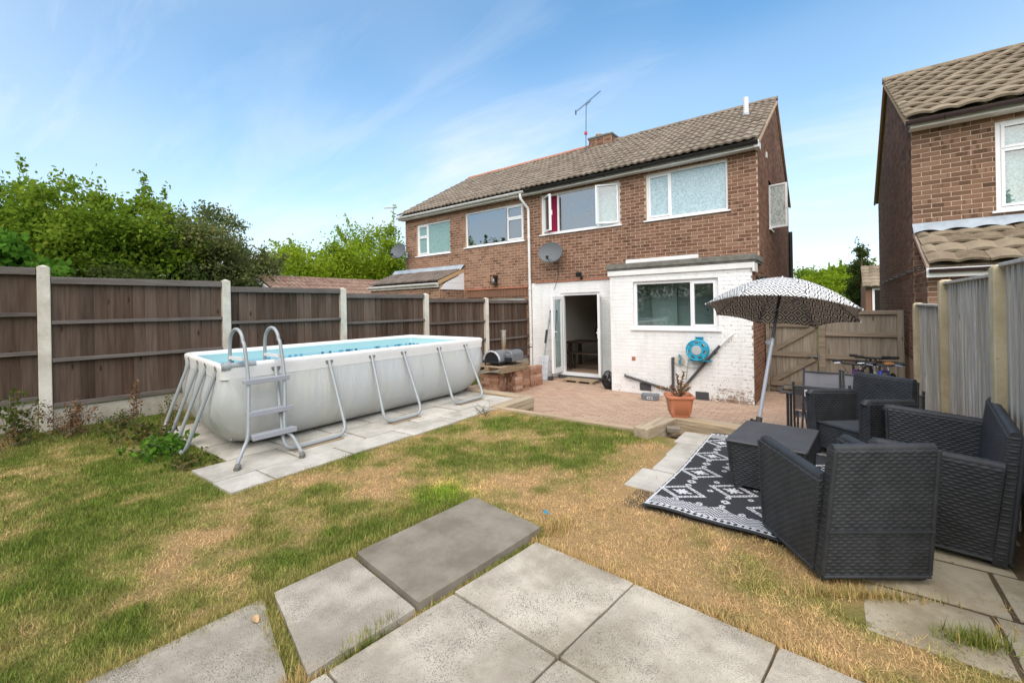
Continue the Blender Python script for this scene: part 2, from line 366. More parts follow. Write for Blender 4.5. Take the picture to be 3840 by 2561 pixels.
def f_ground(q):
    p = q.pos(); n = q.noise(p, .6, 5, .6); return q.ramp(n, [(.3, (.06, .085, .02)), (.7, (.13, .13, .045))]), q.noise(p, 20, 4), .02
mat('ground', rough=1, spec=.05, fn=f_ground)
def f_lawn(q):
    a = q.attr('col').outputs['Color']; p = q.pos(); n = q.noise(p, 55, 5, .75)
    return q.mix(.75, a, q.ramp(n, [(.2, (.45, .42, .38)), (.5, (.95, .95, .95)), (.8, (1.4, 1.4, 1.35))]), 'MULTIPLY'), n, .012
mat('lawn', rough=1, spec=.05, fn=f_lawn)
def leafmat(name, stops, tr=.48, rough=.55, attr='rnd'):
    m = bpy.data.materials.new(name); m.use_nodes = True; t = m.node_tree; t.nodes.clear(); q = NT(t)
    c = q.ramp(q.attr(attr).outputs['Fac'], stops) if stops else q.attr('col').outputs['Color']
    d = q.n('ShaderNodeBsdfDiffuse', {'Color': c}); tl = q.n('ShaderNodeBsdfTranslucent', {'Color': c})
    mx = q.n('ShaderNodeMixShader', {0: tr, 1: d.outputs[0], 2: tl.outputs[0]})
    ou = q.n('ShaderNodeOutputMaterial'); t.links.new(mx.outputs[0], ou.inputs[0]); MATS[name] = m
leafmat('grass_blade', None, .25)
leafmat('leaf_a', [(0, (0.097, 0.170, 0.019)), (.5, (0.172, 0.267, 0.027)), (.85, (0.265, 0.348, 0.041)), (1, (0.333, 0.348, 0.062))])
leafmat('leaf_b', [(0, (0.102, 0.137, 0.046)), (.5, (0.170, 0.205, 0.071)), (.8, (0.253, 0.267, 0.102)), (1, (0.342, 0.300, 0.123))])
leafmat('leaf_c', [(0, (0.130, 0.212, 0.017)), (.5, (0.225, 0.328, 0.022)), (.85, (0.342, 0.430, 0.036)), (1, (0.396, 0.423, 0.055))])
leafmat('leaf_d', [(0, (0.061, 0.159, 0.018)), (.5, (0.110, 0.244, 0.030)), (1, (0.183, 0.329, 0.049))])
leafmat('leaf_e', [(0, (.04, .065, .018)), (.6, (.07, .10, .028)), (1, (.12, .14, .04))])
leafmat('leaf_weed', [(0, (.05, .09, .015)), (.5, (.11, .15, .03)), (.8, (.20, .18, .06)), (1, (.27, .17, .08))])
leafmat('leaf_dry', [(0, (.11, .055, .03)), (.5, (.21, .11, .055)), (1, (.33, .21, .11))], .2)
mat('bark', rough=.95, fn=m_plain((.07, .055, .04), (.15, .12, .09), 14, .01, 40)); mat('twig', rough=.9, fn=m_plain((.14, .115, .09), (.24, .20, .155), 14))
mat('vinyl', rough=.42, fn=lambda q: (q.mix(q.ramp(q.noise(q.mapv(q.pos(), (1, 1, .8)), 1.6, 5, .6), [(.42, 0), (.75, .55)]), (.49, .505, .505), (.55, .53, .42)), q.noise(q.mapv(q.pos(), (3, 3, .6)), 2.2, 5, .6), .018))
mat('vinyl_white', rough=.42, fn=m_plain((.72, .71, .69), (.80, .79, .77), 4, .003, 12))
def f_liner(q):
    p = q.pos(); z = q.n('ShaderNodeSeparateXYZ', {0: p}).outputs[2]
    sn = q.n('ShaderNodeVectorMath', {0: p, 1: (.045, .045, .045)}, operation='SNAP').outputs[0]
    w = q.n('ShaderNodeTexWhiteNoise', {'Vector': sn}, noise_dimensions='3D').outputs[0]
    c = q.ramp(w, [(.5, (.40, .58, .62)), (.66, (.12, .36, .48)), (.88, (.04, .13, .22))], 'CONSTANT')
    return q.mix(q.ramp(z, [(1.13, 1), (1.131, 0)]) if False else q.math('LESS_THAN', z, 1.165), (.50, .66, .65), c), None
mat('liner', rough=.35, fn=f_liner)
mat('water', (.20, .50, .60), .04, fn=lambda q: (q.ramp(q.noise(q.pos(), 2.2, 3), [(.3, (.14, .42, .54)), (.7, (.30, .60, .66))]), q.noise(q.pos(), 5, 3), .012))
mat('tube_grey', (.33, .355, .365), .38, metal=.1); mat('step_grey', (.34, .35, .385), .45); mat('rubber', (.16, .155, .14), .8)
mat('rattan', rough=.55, spec=.4, fn=lambda q: (q.ramp(q.noise(q.pos(), 9, 4, .6), [(.3, (.024, .026, .030)), (.7, (.043, .047, .053))]), q.noise(q.pos(), 420, 2), .0006))
mat('rattan_seat', (.060, .068, .080), .55); mat('rattan_top', rough=.5, fn=lambda q: (q.ramp(q.noise(q.pos(), 6, 3), [(.3, (.055, .055, .060)), (.7, (.075, .075, .08))]), None))
def f_rug(q):
    return q.mix(.35, q.attr('col').outputs['Color'], q.mix(q.noise(q.pos(), 300, 2), (.5, .5, .5), (1.4, 1.4, 1.4)), 'MULTIPLY'), q.noise(q.mapv(q.pos(), (300, 90, 1)), 1, 2), .002
mat('rug', rough=.8, fn=f_rug)
def f_canopy(q):
    uv = q.n('ShaderNodeUVMap', uv_map='UVMap').outputs[0]; sx = q.n('ShaderNodeSeparateXYZ', {0: uv})
    a = q.math('ABSOLUTE', q.math('SUBTRACT', q.math('FRACT', sx.outputs[0]), .5)); b = q.math('ABSOLUTE', q.math('SUBTRACT', q.math('FRACT', sx.outputs[1]), .5))
    d = q.math('ADD', a, b)                       # 0 at the diamond's heart .. 1 at the cell corner
    ring = q.math('FRACT', q.math('MULTIPLY', d, 3.4))
    return q.ramp(q.math('ABSOLUTE', q.math('SUBTRACT', ring, .5)), [(.175, (.03, .03, .033)), (.225, (.66, .655, .65))]), None
mc = mat('canopy', rough=.8, fn=f_canopy)
mat('pole_grey', (.47, .50, .56), .35, metal=.2); mat('sleeve_dark', (.055, .05, .045), .6)
mat('terracotta', rough=.5, fn=m_plain((.50, .175, .085), (.57, .21, .11), 3, .001, 30)); mat('compost', (.05, .035, .025), 1)
mat('tray_grey', (.17, .19, .215), .45); mat('paper', (.7, .7, .69), .8); mat('bag_black', (.010, .010, .012), .22); mat('blue_plastic', (.02, .33, .50), .4); mat('blue_dark', (.015, .22, .34), .45)
mat('grey_plastic', (.42, .43, .44), .5); mat('hose', (.33, .36, .30), .6); mat('pipe_dark', (.065, .065, .07), .5); mat('pipe_black', (.02, .02, .022), .45); mat('vent_grey', (.085, .09, .10), .6)
mat('brass', (.35, .27, .14), .4, metal=.8); mat('steel', (.45, .46, .48), .3, metal=.9); mat('alu', (.58, .60, .62), .4, metal=.5); mat('black', (.014, .014, .016), .5); mat('dish', (.095, .105, .115), .6)
mat('oven_grey', (.19, .20, .215), .4, metal=.3); mat('oven_black', (.022, .023, .027), .35); mat('flue', rough=.35, metal=.8, fn=lambda q: (q.ramp(q.math('DIVIDE', q.math('SUBTRACT', q.n('ShaderNodeSeparateXYZ', {0: q.pos()}).outputs[2], .7), .55), [(0, (.28, .25, .28)), (.45, (.42, .27, .16)), (1, (.62, .58, .50))]), None))
mat('panel_grey', rough=.5, fn=m_plain((.40, .42, .46), (.52, .54, .57), 3, .001, 30)); mat('mesh_grey', (.17, .185, .215), .7); mat('mesh_dark', (.055, .06, .068), .7); mat('frame_dark', (.045, .05, .058), .4)
mat('bike_purple', (.10, .02, .16), .3); mat('bike_blue', (.02, .06, .42), .3); mat('bike_black', (.02, .02, .024), .35); mat('bike_orange', (.5, .22, .06), .5); mat('tyre', (.02, .02, .02), .85)
mat('lamp_glass', (.5, .5, .46), .15); mat('red_plastic', (.5, .03, .03), .4); mat('chimney_pot', (.50, .33, .17), .9)

# ================================================================ walls, windows, roofs
class Fr:
    """a wall's frame: origin, direction along the wall, outward normal"""
    def __init__(s, o, u, n): s.o = Vector(o); s.u = Vector(u).normalized(); s.n = Vector(n).normalized()
    def p(s, u, n, z): return s.o + s.u * u + s.n * n + Vector((0, 0, z))
    def box(s, b, u0, u1, n0, n1, z0, z1, m=0, r=0.0):
        return b.obox(s.p((u0 + u1) / 2, (n0 + n1) / 2, (z0 + z1) / 2), s.u * (u1 - u0) / 2, s.n * -(n1 - n0) / 2, Vector((0, 0, (z1 - z0) / 2)), m, r)
def wall_core(name, fr, L, z0, z1, ops, m, parent, thick=.24):
    """front and back sheets with openings and the reveals"""
    us = sorted({0, L, *[a for o in ops for a in o[:2]]}); zs = sorted({z0, z1, *[a for o in ops for a in o[2:4]]})
    b = MB()
    for i in range(len(us) - 1):
        for j in range(len(zs) - 1):
            cu, cz = (us[i] + us[i + 1]) / 2, (zs[j] + zs[j + 1]) / 2
            if any(o[0] < cu < o[1] and o[2] < cz < o[3] for o in ops): continue
            for n, fl in ((0, 0), (-thick, 1)):
                q = [fr.p(us[i], n, zs[j]), fr.p(us[i + 1], n, zs[j]), fr.p(us[i + 1], n, zs[j + 1]), fr.p(us[i], n, zs[j + 1])]
                b.add(q if fl == 0 else q[::-1], [(0, 1, 2, 3)])
    for (a, c, d, e) in [o[:4] for o in ops]:
        for (p, q) in (((a, d), (c, d)), ((c, d), (c, e)), ((c, e), (a, e)), ((a, e), (a, d))):
            b.add([fr.p(p[0], .003, p[1]), fr.p(q[0], .003, q[1]), fr.p(q[0], -thick, q[1]), fr.p(p[0], -thick, p[1])], [(0, 1, 2, 3)])
    return b.build(name, m, parent)
def brick_rects(L, z0, z1, ops, bl=.225, ch=.075, rng=None, off=0):
    """stretcher bond cut round the openings; rng(z) -> (umin,umax) clips a gable"""
    out = []
    nrow = int(round((z1 - z0) / ch))
    for r in range(nrow):
        za, zb = z0 + r * ch + .005, z0 + (r + 1) * ch - .005; zm = (za + zb) / 2
        lo, hi = rng(zm) if rng else (0, L)
        u = lo - ((r + off) % 2) * bl / 2 - (lo % bl if rng else 0)
        while u < hi:
            segs = [(max(u + .005, lo), min(u + bl - .005, hi))]
            for (a, c, d, e) in [o[:4] for o in ops]:
                if e > za + .01 and d < zb - .01:
                    ns = []
                    for (s, t) in segs:
                        if t <= a or s >= c: ns.append((s, t))
                        else:
                            if s < a: ns.append((s, a))
                            if t > c: ns.append((c, t))
                    segs = ns
            out += [(s, t, za, zb) for (s, t) in segs if t - s > .025]
            u += bl
    return out
_bm = MB(); _bm.add([(-.5, -.5, 0), (.5, -.5, 0), (.5, .5, 0), (-.5, .5, 0), (-.488, -.46, 1), (.488, -.46, 1), (.488, .46, 1), (-.488, .46, 1)], [(4, 5, 6, 7), (0, 1, 5, 4), (1, 2, 6, 5), (2, 3, 7, 6), (3, 0, 4, 7)])
def brick_mesh(m): return _bm.mesh('brick', m)
EYEP = Vector((0, 0, EYE))
def lay_bricks(jobs, m, limit=300, name='brick', proud=.0045):
    """jobs: (wall object, frame, rects). The nearest `limit` become objects, the rest one joined part for each wall"""
    allb = [((fr.p((r[0] + r[1]) / 2, 0, (r[2] + r[3]) / 2) - EYEP).length, k, r) for k, (w, fr, rs) in enumerate(jobs) for r in rs]
    allb.sort(key=lambda t: t[0]); me = brick_mesh(m)
    for d, k, r in allb[:limit]:
        w, fr, _ = jobs[k]
        pr = proud * random.uniform(.75, 1.25)
        M = frameM(fr.p((r[0] + r[1]) / 2, 0, (r[2] + r[3]) / 2), fr.u * (r[1] - r[0]), Vector((0, 0, r[3] - r[2])), fr.n * pr)
        piece(name, me, w, M)
    for k, (w, fr, _) in enumerate(jobs):
        rest = [r for d, kk, r in allb[limit:] if kk == k]
        if not rest: continue
        b = MB()
        for r in rest:
            pr = proud * random.uniform(.75, 1.25); c = fr.p((r[0] + r[1]) / 2, 0, (r[2] + r[3]) / 2); hu = fr.u * (r[1] - r[0]) / 2; hz = Vector((0, 0, (r[3] - r[2]) / 2))
            b.add([c - hu - hz, c + hu - hz, c + hu + hz, c - hu + hz] + [c + fr.n * pr + (x * .976) * hu + (y * .92) * hz for x, y in ((-1, -1), (1, -1), (1, 1), (-1, 1))],
                  [(4, 5, 6, 7), (0, 1, 5, 4), (1, 2, 6, 5), (2, 3, 7, 6), (3, 0, 4, 7)], 0, random.random())
        o = b.build(name + 'work' if name == 'brick' else 'painted_brickwork', m, w); o['kind'] = 'stuff'
def window(par, fr, u0, u1, z0, z1, lights, sill=True, rec=.05, fw=.05, m='upvc', name='window', depth=.07):
    """lights: (u0,u1,z0,z1,pane material, opening angle, hinge side 'l'/'r', sash?)"""
    b = MB(); n0, n1 = -rec - depth, -rec
    fr.box(b, u0, u0 + fw, n0, n1, z0, z1); fr.box(b, u1 - fw, u1, n0, n1, z0, z1)
    fr.box(b, u0 + fw, u1 - fw, n0, n1 - .001, z0, z0 + fw); fr.box(b, u0 + fw, u1 - fw, n0, n1 - .001, z1 - fw, z1)
    for x in sorted({l[0] for l in lights} - {u0 + fw, min(l[0] for l in lights)}): fr.box(b, x - fw * .5, x + fw * .5, n0, n1 - .002, z0 + fw, z1 - fw)
    for l in lights:
        if l[2] > z0 + fw + .05: fr.box(b, l[0], l[1], n0, n1 - .003, l[2] - fw * .5, l[2] + fw * .5)
    w = b.build(name, m, par, bevel=.004)
    for l in lights:
        a, c, d, e, pm, ang, hinge, sash = l
        s = .045 if sash else .012; hz = fr.p(a if hinge == 'l' else c, n1 + .004, 0)
        th = R(ang) * (1 if hinge == 'l' else -1)
        rot = Matrix.Translation(hz) @ Matrix.Rotation(-th, 4, 'Z') @ Matrix.Translation(-hz) if ang else Matrix.Identity(4)
        if sash:
            k = MB(); e0, e1 = n1 - .05, n1 + .012; g = .006
            fr.box(k, a + g, a + s, e0, e1, d + g, e - g); fr.box(k, c - s, c - g, e0, e1, d + g, e - g); fr.box(k, a + s, c - s, e0, e1 - .001, d + g, d + s); fr.box(k, a + s, c - s, e0, e1 - .001, e - s, e - g)
            k.v = [tuple(rot @ Vector(p)) for p in k.v]; k.build('sash', m, w, bevel=.004)
        k = MB(); fr.box(k, a + s - .004, c - s + .004, n1 - .034, n1 - .024, d + s - .004, e - s + .004); k.v = [tuple(rot @ Vector(p)) for p in k.v]; k.build('pane', pm, w)
        if sash and ang == 0 or sash:
            k = MB(); hu = (c - s * .5) if hinge == 'l' else (a + s * .5); fr.box(k, hu - .012, hu + .012, n1 - .075, n1 - .05, (d + e) / 2 - .07, (d + e) / 2 + .05); k.v = [tuple(rot @ Vector(p)) for p in k.v]; k.build('handle', m, w)
    if sill:
        k = MB(); fr.box(k, u0 - .05, u1 + .05, -rec, .045, z0 - .035, z0 - .003); k.build('sill', m, w, bevel=.005)
    return w
def tile_mesh(name, m, W, LN, amp, th=.034, seg=10, kind='roll'):
    b = MB(); prof = []
    for i in range(seg + 1):
        x = i / seg
        prof.append(amp * (.5 - .5 * math.cos(4 * math.pi * x)) if kind == 'roll' else amp * (.5 - .5 * math.cos(2 * math.pi * (x + .08 * math.sin(2 * math.pi * x)))) if kind == 'wave' else amp * (max(0, math.sin(math.pi * min(1, x / .36))) if x < .36 else .12 * math.sin(math.pi * (x - .36) / .64)))
    vs = []
    for j, y in enumerate((0, LN)):
        for i in range(seg + 1): vs.append((i / seg * W, y, prof[i] + th))
    lo = [(i / seg * W, 0, prof[i] - .004) for i in range(seg + 1)]
    b.add(vs + lo, [(i, i + 1, seg + 2 + i, seg + 1 + i) for i in range(seg)] + [(2 * (seg + 1) + i, 2 * (seg + 1) + i + 1, i + 1, i) for i in range(seg)])
    me = b.mesh(name, m); me.polygons.foreach_set('use_smooth', [True] * len(me.polygons)); me.set_sharp_from_angle(angle=R(50)); return me
def tile_roof(roof, me, x0, x1, ye, ze, yr, zr, W, rows, lift=.02, jit=.006, name='roof_tile', lengthover=1.22, bond=False):
    """tiles on a slope rising from (ye,ze) to (yr,zr), columns along X; each tile an object"""
    s = Vector((0, yr - ye, zr - ze)); LL = s.length; s.normalize(); nrm = Vector((1, 0, 0)).cross(s).normalized(); g = LL / rows
    nc = max(1, int(round((x1 - x0) / W))); w = (x1 - x0) / nc
    for i in range(rows):
        cols = [(k * w, w) for k in range(nc)] if not (bond and i % 2) else [(0, w / 2)] + [((k + .5) * w, w) for k in range(nc - 1)] + [((nc - .5) * w, w / 2)]
        for (xo, ww) in cols:
            t = (s * g * lengthover - nrm * lift).normalized(); nn = Vector((1, 0, 0)).cross(t).normalized()
            o = Vector((x0 + xo, ye, ze)) + s * (i * g) + nrm * (lift + random.uniform(-jit, jit) * .5) + Vector((random.uniform(-jit, jit) * .6, 0, 0))
            piece(name, me, roof, frameM(o, (ww / W, random.uniform(-.006, .006), 0), t, nn))
def ridge(roof, p, q, m, n, r=.13, name='ridge_tile'):
    p, q = Vector(p), Vector(q); d = (q - p) / n; dn = d.normalized(); b = MB(); seg = 8
    L = d.length * 1.03
    for y in (0, L):
        for k in range(seg + 1):
            a = math.pi * k / seg; b.v.append((math.cos(a) * r, y, math.sin(a) * r * .75))
    for k in range(seg): b.f.append((k, k + 1, seg + 2 + k, seg + 1 + k)); b.mi.append(0); b.rn.append(0.0)
    b.f.append(tuple(range(seg, -1, -1))); b.mi.append(0); b.rn.append(0.0)
    me = b.mesh(name, m); me.polygons.foreach_set('use_smooth', [True] * len(me.polygons)); me.set_sharp_from_angle(angle=R(60))
    sx = dn.cross(Vector((0, 0, 1))).normalized()
    for i in range(n): piece(name, me, roof, frameM(p + d * i + Vector((0, 0, random.uniform(0, .01))), sx, dn, sx.cross(dn)))
def gutter(name, p, q, m, parent, r=.058, closed_ends=True):
    p, q = Vector(p), Vector(q); d = (q - p).normalized(); n = d.cross(Vector((0, 0, 1))).normalized(); b = MB(); seg = 8; o = 0
    for e in (p, q):
        for rr in (r, r - .006):
            for k in range(seg + 1):
                a = math.pi * k / seg; b.v.append(tuple(e + n * (rr * math.cos(a)) - Vector((0, 0, rr * math.sin(a)))))
    S = seg + 1
    for k in range(seg):
        b.f += [(k, k + 1, 2 * S + k + 1, 2 * S + k), (S + k + 1, S + k, 3 * S + k, 3 * S + k + 1)]; b.mi += [0, 0]; b.rn += [0.0, 0.0]
    b.f += [tuple(range(S)), tuple(range(3 * S - 1, 2 * S - 1, -1))]; b.mi += [0, 0]; b.rn += [0.0, 0.0]
    o = b.build(name, m, parent, smooth=40)
    L = (q - p).length; nb = max(2, int(L / .9))
    for i in range(nb):
        c = p + d * (L * (i + .5) / nb); k = MB()
        k.tube([c + n * (1.1 * r * math.cos(a)) - Vector((0, 0, 1.1 * r * math.sin(a))) for a in np.linspace(0, math.pi, 7)], .009, 6); k.build('bracket', m, o)
    return o
def elbow_tube(b, pts, r, n=12, rad=.06, m=0):
    P = [Vector(p) for p in pts]; out = [P[0]]
    for i in range(1, len(P) - 1):
        a = (P[i - 1] - P[i]); c = (P[i + 1] - P[i]); ra = min(rad, a.length * .45, c.length * .45); a.normalize(); c.normalize()
        for t in np.linspace(0, 1, 6): out.append((P[i] + a * ra) * (1 - t) ** 2 + P[i] * 2 * t * (1 - t) + (P[i] + c * ra) * t * t)
    out.append(P[-1]); b.tube(out, r, n, m); return b

HY, HXR, HXP, HXL, EH = 9.76, -1.20, -6.62, -11.80, 4.86      # back wall plane, right corner, party line, left corner, soffit height
RY, RZ = 13.2, 7.08                                            # ridge
GY0, GZ0 = HY - .26, 4.97                                      # lower edge of the tiles
BACK = 16.62
# ---------------------------------------------------------------- the house in the middle (right half of the pair)
house = thing('semi_detached_house', 'brown brick semi with black gutter, white painted ground floor and flat roofed extension', 'house', (-3.9, 13.2, 0))
F1 = Fr((HXP, HY, 0), (1, 0, 0), (0, -1, 0)); L1 = HXR - HXP
def U(x): return x - HXP
w3 = (U(-6.28), U(-4.06), 3.75, 4.80); w4 = (U(-3.44), U(-1.74), 3.75, 4.80); dr = (U(-5.72), U(-4.62), .12, 2.175)
wallU = wall_core('rear_wall', F1, L1, 2.475, 4.9, [w3, w4], 'mortar', house); wallL = wall_core('rear_wall', F1, L1, 0, 2.475, [dr], 'white_mortar', house)
white_lo = brick_rects(U(-3.92), .0, 2.475, [dr]); upper = brick_rects(L1, 2.475, 4.875, [w3, w4])
EY, EXL, EZ = 8.80, -3.92, 2.60
FE = Fr((EXL, EY, 0), (1, 0, 0), (0, -1, 0)); LE = HXR - EXL; ew = (-3.41 - EXL, -1.765 - EXL, 1.35, 2.325)
ext = wall_core('extension_wall', FE, LE, 0, EZ - .12, [ew], 'white_mortar', house)
ext_r = brick_rects(LE, .0, 2.475, [ew])
FS = Fr((HXR, EY, 0), (0, 1, 0), (1, 0, 0)); FEL = Fr((EXL, HY, 0), (0, -1, 0), (-1, 0, 0))
side = wall_core('extension_side_wall', FS, HY - EY, 0, 2.6, [], 'mortar_red', house); sidel = wall_core('extension_side_wall', FEL, HY - EY, 0, EZ - .12, [], 'white_mortar', house)
GW = (11.45 - HY, 11.95 - HY, 3.525, 4.65)
FG = Fr((HXR, HY, 0), (0, 1, 0), (1, 0, 0)); GL = BACK - HY
def gable_rng(z):
    if z < EH: return (0, GL)
    t = (z - EH) / (RZ - .12 - EH); h = GL / 2; return (h * t + .04, GL - h * t - .04)
b = MB(); gw = GW
def gpoly(fr, L, zt, za, op):
    bb = MB(); h = L / 2
    us = [0, op[0], op[1], L]
    def top(u): return za + (zt - za) * (1 - abs(u - h) / h)
    for (u0, u1, z0, z1) in ((0, op[0], 0, None), (op[0], op[1], 0, op[2]), (op[0], op[1], op[3], None), (op[1], L, 0, None)):
        pts = [(u0, z0), (u1, z0)] + ([(u1, z1), (u0, z1)] if z1 else [(u1, top(u1))] + ([(h, zt)] if u0 < h < u1 else []) + [(u0, top(u0))])
        bb.add([fr.p(u, 0, z) for u, z in pts], [tuple(range(len(pts)))])
    return bb
gable = gpoly(FG, GL, RZ - .06, EH + .04, GW).build('gable_wall', 'mortar_red', house)
b = MB(); b.add([(HXR, BACK, 0), (HXP, BACK, 0), (HXP, BACK, 4.9), (HXR, BACK, 4.9)], [(0, 1, 2, 3)]); b.build('front_wall', 'mortar', house)
lay_bricks([(wallL, F1, white_lo), (ext, FE, ext_r), (sidel, FEL, brick_rects(HY - EY, 0, 2.475, []))], 'white_brick', 300, 'painted_brick', .0035)
lay_bricks([(wallU, F1, upper), (side, FS, brick_rects(HY - EY, 0, 2.55, [], off=1)), (gable, FG, brick_rects(GL, 0, RZ - .2, [GW], rng=gable_rng))], 'brick', 300)
# extension roof: fascia, felt edge, flat board
b = MB(); b.box(EXL - .03, HXR + .05, EY - .05, HY - .003, EZ - .03, EZ + .02); b.box(EXL - .06, HXR + .07, EY - .075, EY + .03, EZ + .01, EZ + .115); b.box(HXR - .03, HXR + .07, EY + .03, HY - .01, EZ + .01, EZ + .115)
b.add([(EXL - .06, EY + .03, EZ + .11), (HXR - .03, EY + .03, EZ + .11), (HXR - .03, HY, EZ + .19), (EXL - .06, HY, EZ + .19)], [(0, 1, 2, 3)])
b.build('flat_roof', 'felt', house, bevel=.012)
b = MB(); b.box(EXL - .035, HXR + .03, EY - .045, EY - .010, EZ - .135, EZ - .032); b.build('fascia_board', 'upvc_warm', house, bevel=.004)
b = MB(); b.box(HXR + .012, HXR + .045, EY - .05, EY + .36, EZ - .2, EZ - .034); b.build('fascia_board', 'upvc_warm', house, bevel=.004)
b = MB(); b.box(-3.60, -2.13, EY + .10, EY + .14, EZ + .13, EZ + .205); b.build('white_batten', 'upvc_warm', house, bevel=.004)
# terracotta drip course above the painted wall
b = MB()
for i in range(26): x = -6.5 + i * .099; b.box(x, x + .094, HY - .045, HY - .002, 2.478, 2.512)
b.build('drip_course', 'ridge_terracotta', house)
# windows
window(house, F1, *w3, [(w3[0] + .05, w3[0] + .50, w3[2] + .05, w3[3] - .05, 'glass', 37, 'l', True), (w3[0] + .50, w3[1] - .60, w3[2] + .05, w3[3] - .05, 'glass_mirror', 0, 'l', False), (w3[1] - .60, w3[1] - .05, w3[2] + .05, w3[3] - .05, 'glass', 22, 'r', True)])
window(house, F1, *w4, [(w4[0] + .05, w4[0] + .53, w4[2] + .05, w4[3] - .05, 'frost_blue', 0, 'l', True), (w4[0] + .53, w4[1] - .05, w4[2] + .05, w4[3] - .05, 'frost_blue', 0, 'l', False)])
window(house, FE, *ew, [(ew[0] + .06, ew[0] + 1.16, ew[2] + .06, ew[3] - .06, 'glass', 0, 'l', False), (ew[0] + 1.16, ew[1] - .05, ew[2] + .05, ew[3] - .05, 'glass', 0, 'l', True)], fw=.06)
window(house, FG, *GW, [(GW[0] + .05, GW[1] - .05, GW[2] + .05, GW[3] - .05, 'frost_grey', 78, 'r', True)])
b = MB(); n = 26
for i in range(n): a, c = i / n, (i + 1) / n; b.add([(-6.12 + .32 * a, HY + .16 + .025 * math.sin(a * 30), 3.6), (-6.12 + .32 * c, HY + .16 + .025 * math.sin(c * 30), 3.6), (-6.12 + .32 * c, HY + .16 + .025 * math.sin(c * 30), 4.8), (-6.12 + .32 * a, HY + .16 + .025 * math.sin(a * 30), 4.8)], [(0, 1, 2, 3)])
b.build('red_curtain', 'curtain_red', house, smooth=True)
b = MB(); b.add([(-5.7, HY + .2, 3.6), (-4.1, HY + .2, 3.6), (-4.1, HY + .2, 4.85), (-5.7, HY + .2, 4.85)], [(0, 1, 2, 3)]); b.build('net_curtain', 'net', house)
# rooms behind the door and the extension window
b = MB(); x0, x1, y1 = -6.3, -1.3, 13.4
b.add([(x0, HY + .23, .13), (x1, HY + .23, .13), (x1, y1, .13), (x0, y1, .13)], [(0, 1, 2, 3)]); b.add([(EXL + .05, EY + .23, .13), (x1, EY + .23, .13), (x1, HY + .23, .13), (EXL + .05, HY + .23, .13)], [(0, 1, 2, 3)]); b.build('room_floor', 'room_floor', house)
b = MB(); b.add([(x0, y1, .13), (x1, y1, .13), (x1, y1, 2.5), (x0, y1, 2.5)], [(3, 2, 1, 0)]); b.add([(x0, HY + .23, .13), (x0, y1, .13), (x0, y1, 2.5), (x0, HY + .23, 2.5)], [(0, 1, 2, 3)]); b.add([(x0, HY + .23, 2.5), (x1, HY + .23, 2.5), (x1, y1, 2.5), (x0, y1, 2.5)], [(3, 2, 1, 0)])
b.add([(-3.95, HY + .6, .13), (-3.95, y1, .13), (-3.95, y1, 2.5), (-3.95, HY + .6, 2.5)], [(3, 2, 1, 0)]); b.add([(x0, HY + .25, 3.1), (x1, HY + .25, 3.1), (x1, BACK - .1, 3.1), (x0, BACK - .1, 3.1)], [(0, 1, 2, 3)]); b.build('room_wall', 'plaster', house)
b = MB(); b.box(-6.15, -4.75, 10.7, 11.45, .80, .85); [b.box(x, x + .08, y, y + .08, .13, .80) for x in (-6.08, -4.95) for y in (10.75, 11.32)]; tbl = b.build('dining_table', 'dark_wood', None, bevel=.006); tag(tbl, 'dark wooden table seen through the open patio door', 'table')
b = MB(); b.box(-5.90, -4.75, 10.30, 10.60, .55, .59); [b.box(x, x + .06, y, y + .05, .13, .55) for x in (-5.82, -4.9) for y in (10.32, 10.53)]; bn = b.build('bench', 'dark_wood', None, bevel=.006); tag(bn, 'dark wooden bench in front of the indoor table', 'bench')
b = MB(); b.lathe([(.02, 2.1), (.14, 2.05), (.2, 1.9), (.23, 1.6), (.22, 1.25), (.27, 1.1), (.25, .86), (.1, .855)], (-5.62, 12.1, 0), n=14); ch = b.build('hanging_coat', 'black_fabric', None, smooth=True); tag(ch, 'black coat shape hanging in the dark room behind the patio door', 'coat')
b = MB(); b.box(-3.30, -2.75, 9.62, 9.66, .13, 2.2); b.box(-2.0, -1.45, 9.9, 9.94, .13, 2.1); b.box(-3.85, -1.32, 10.6, 10.64, .13, 2.5); b.build('inner_wall', 'upvc_warm', house)
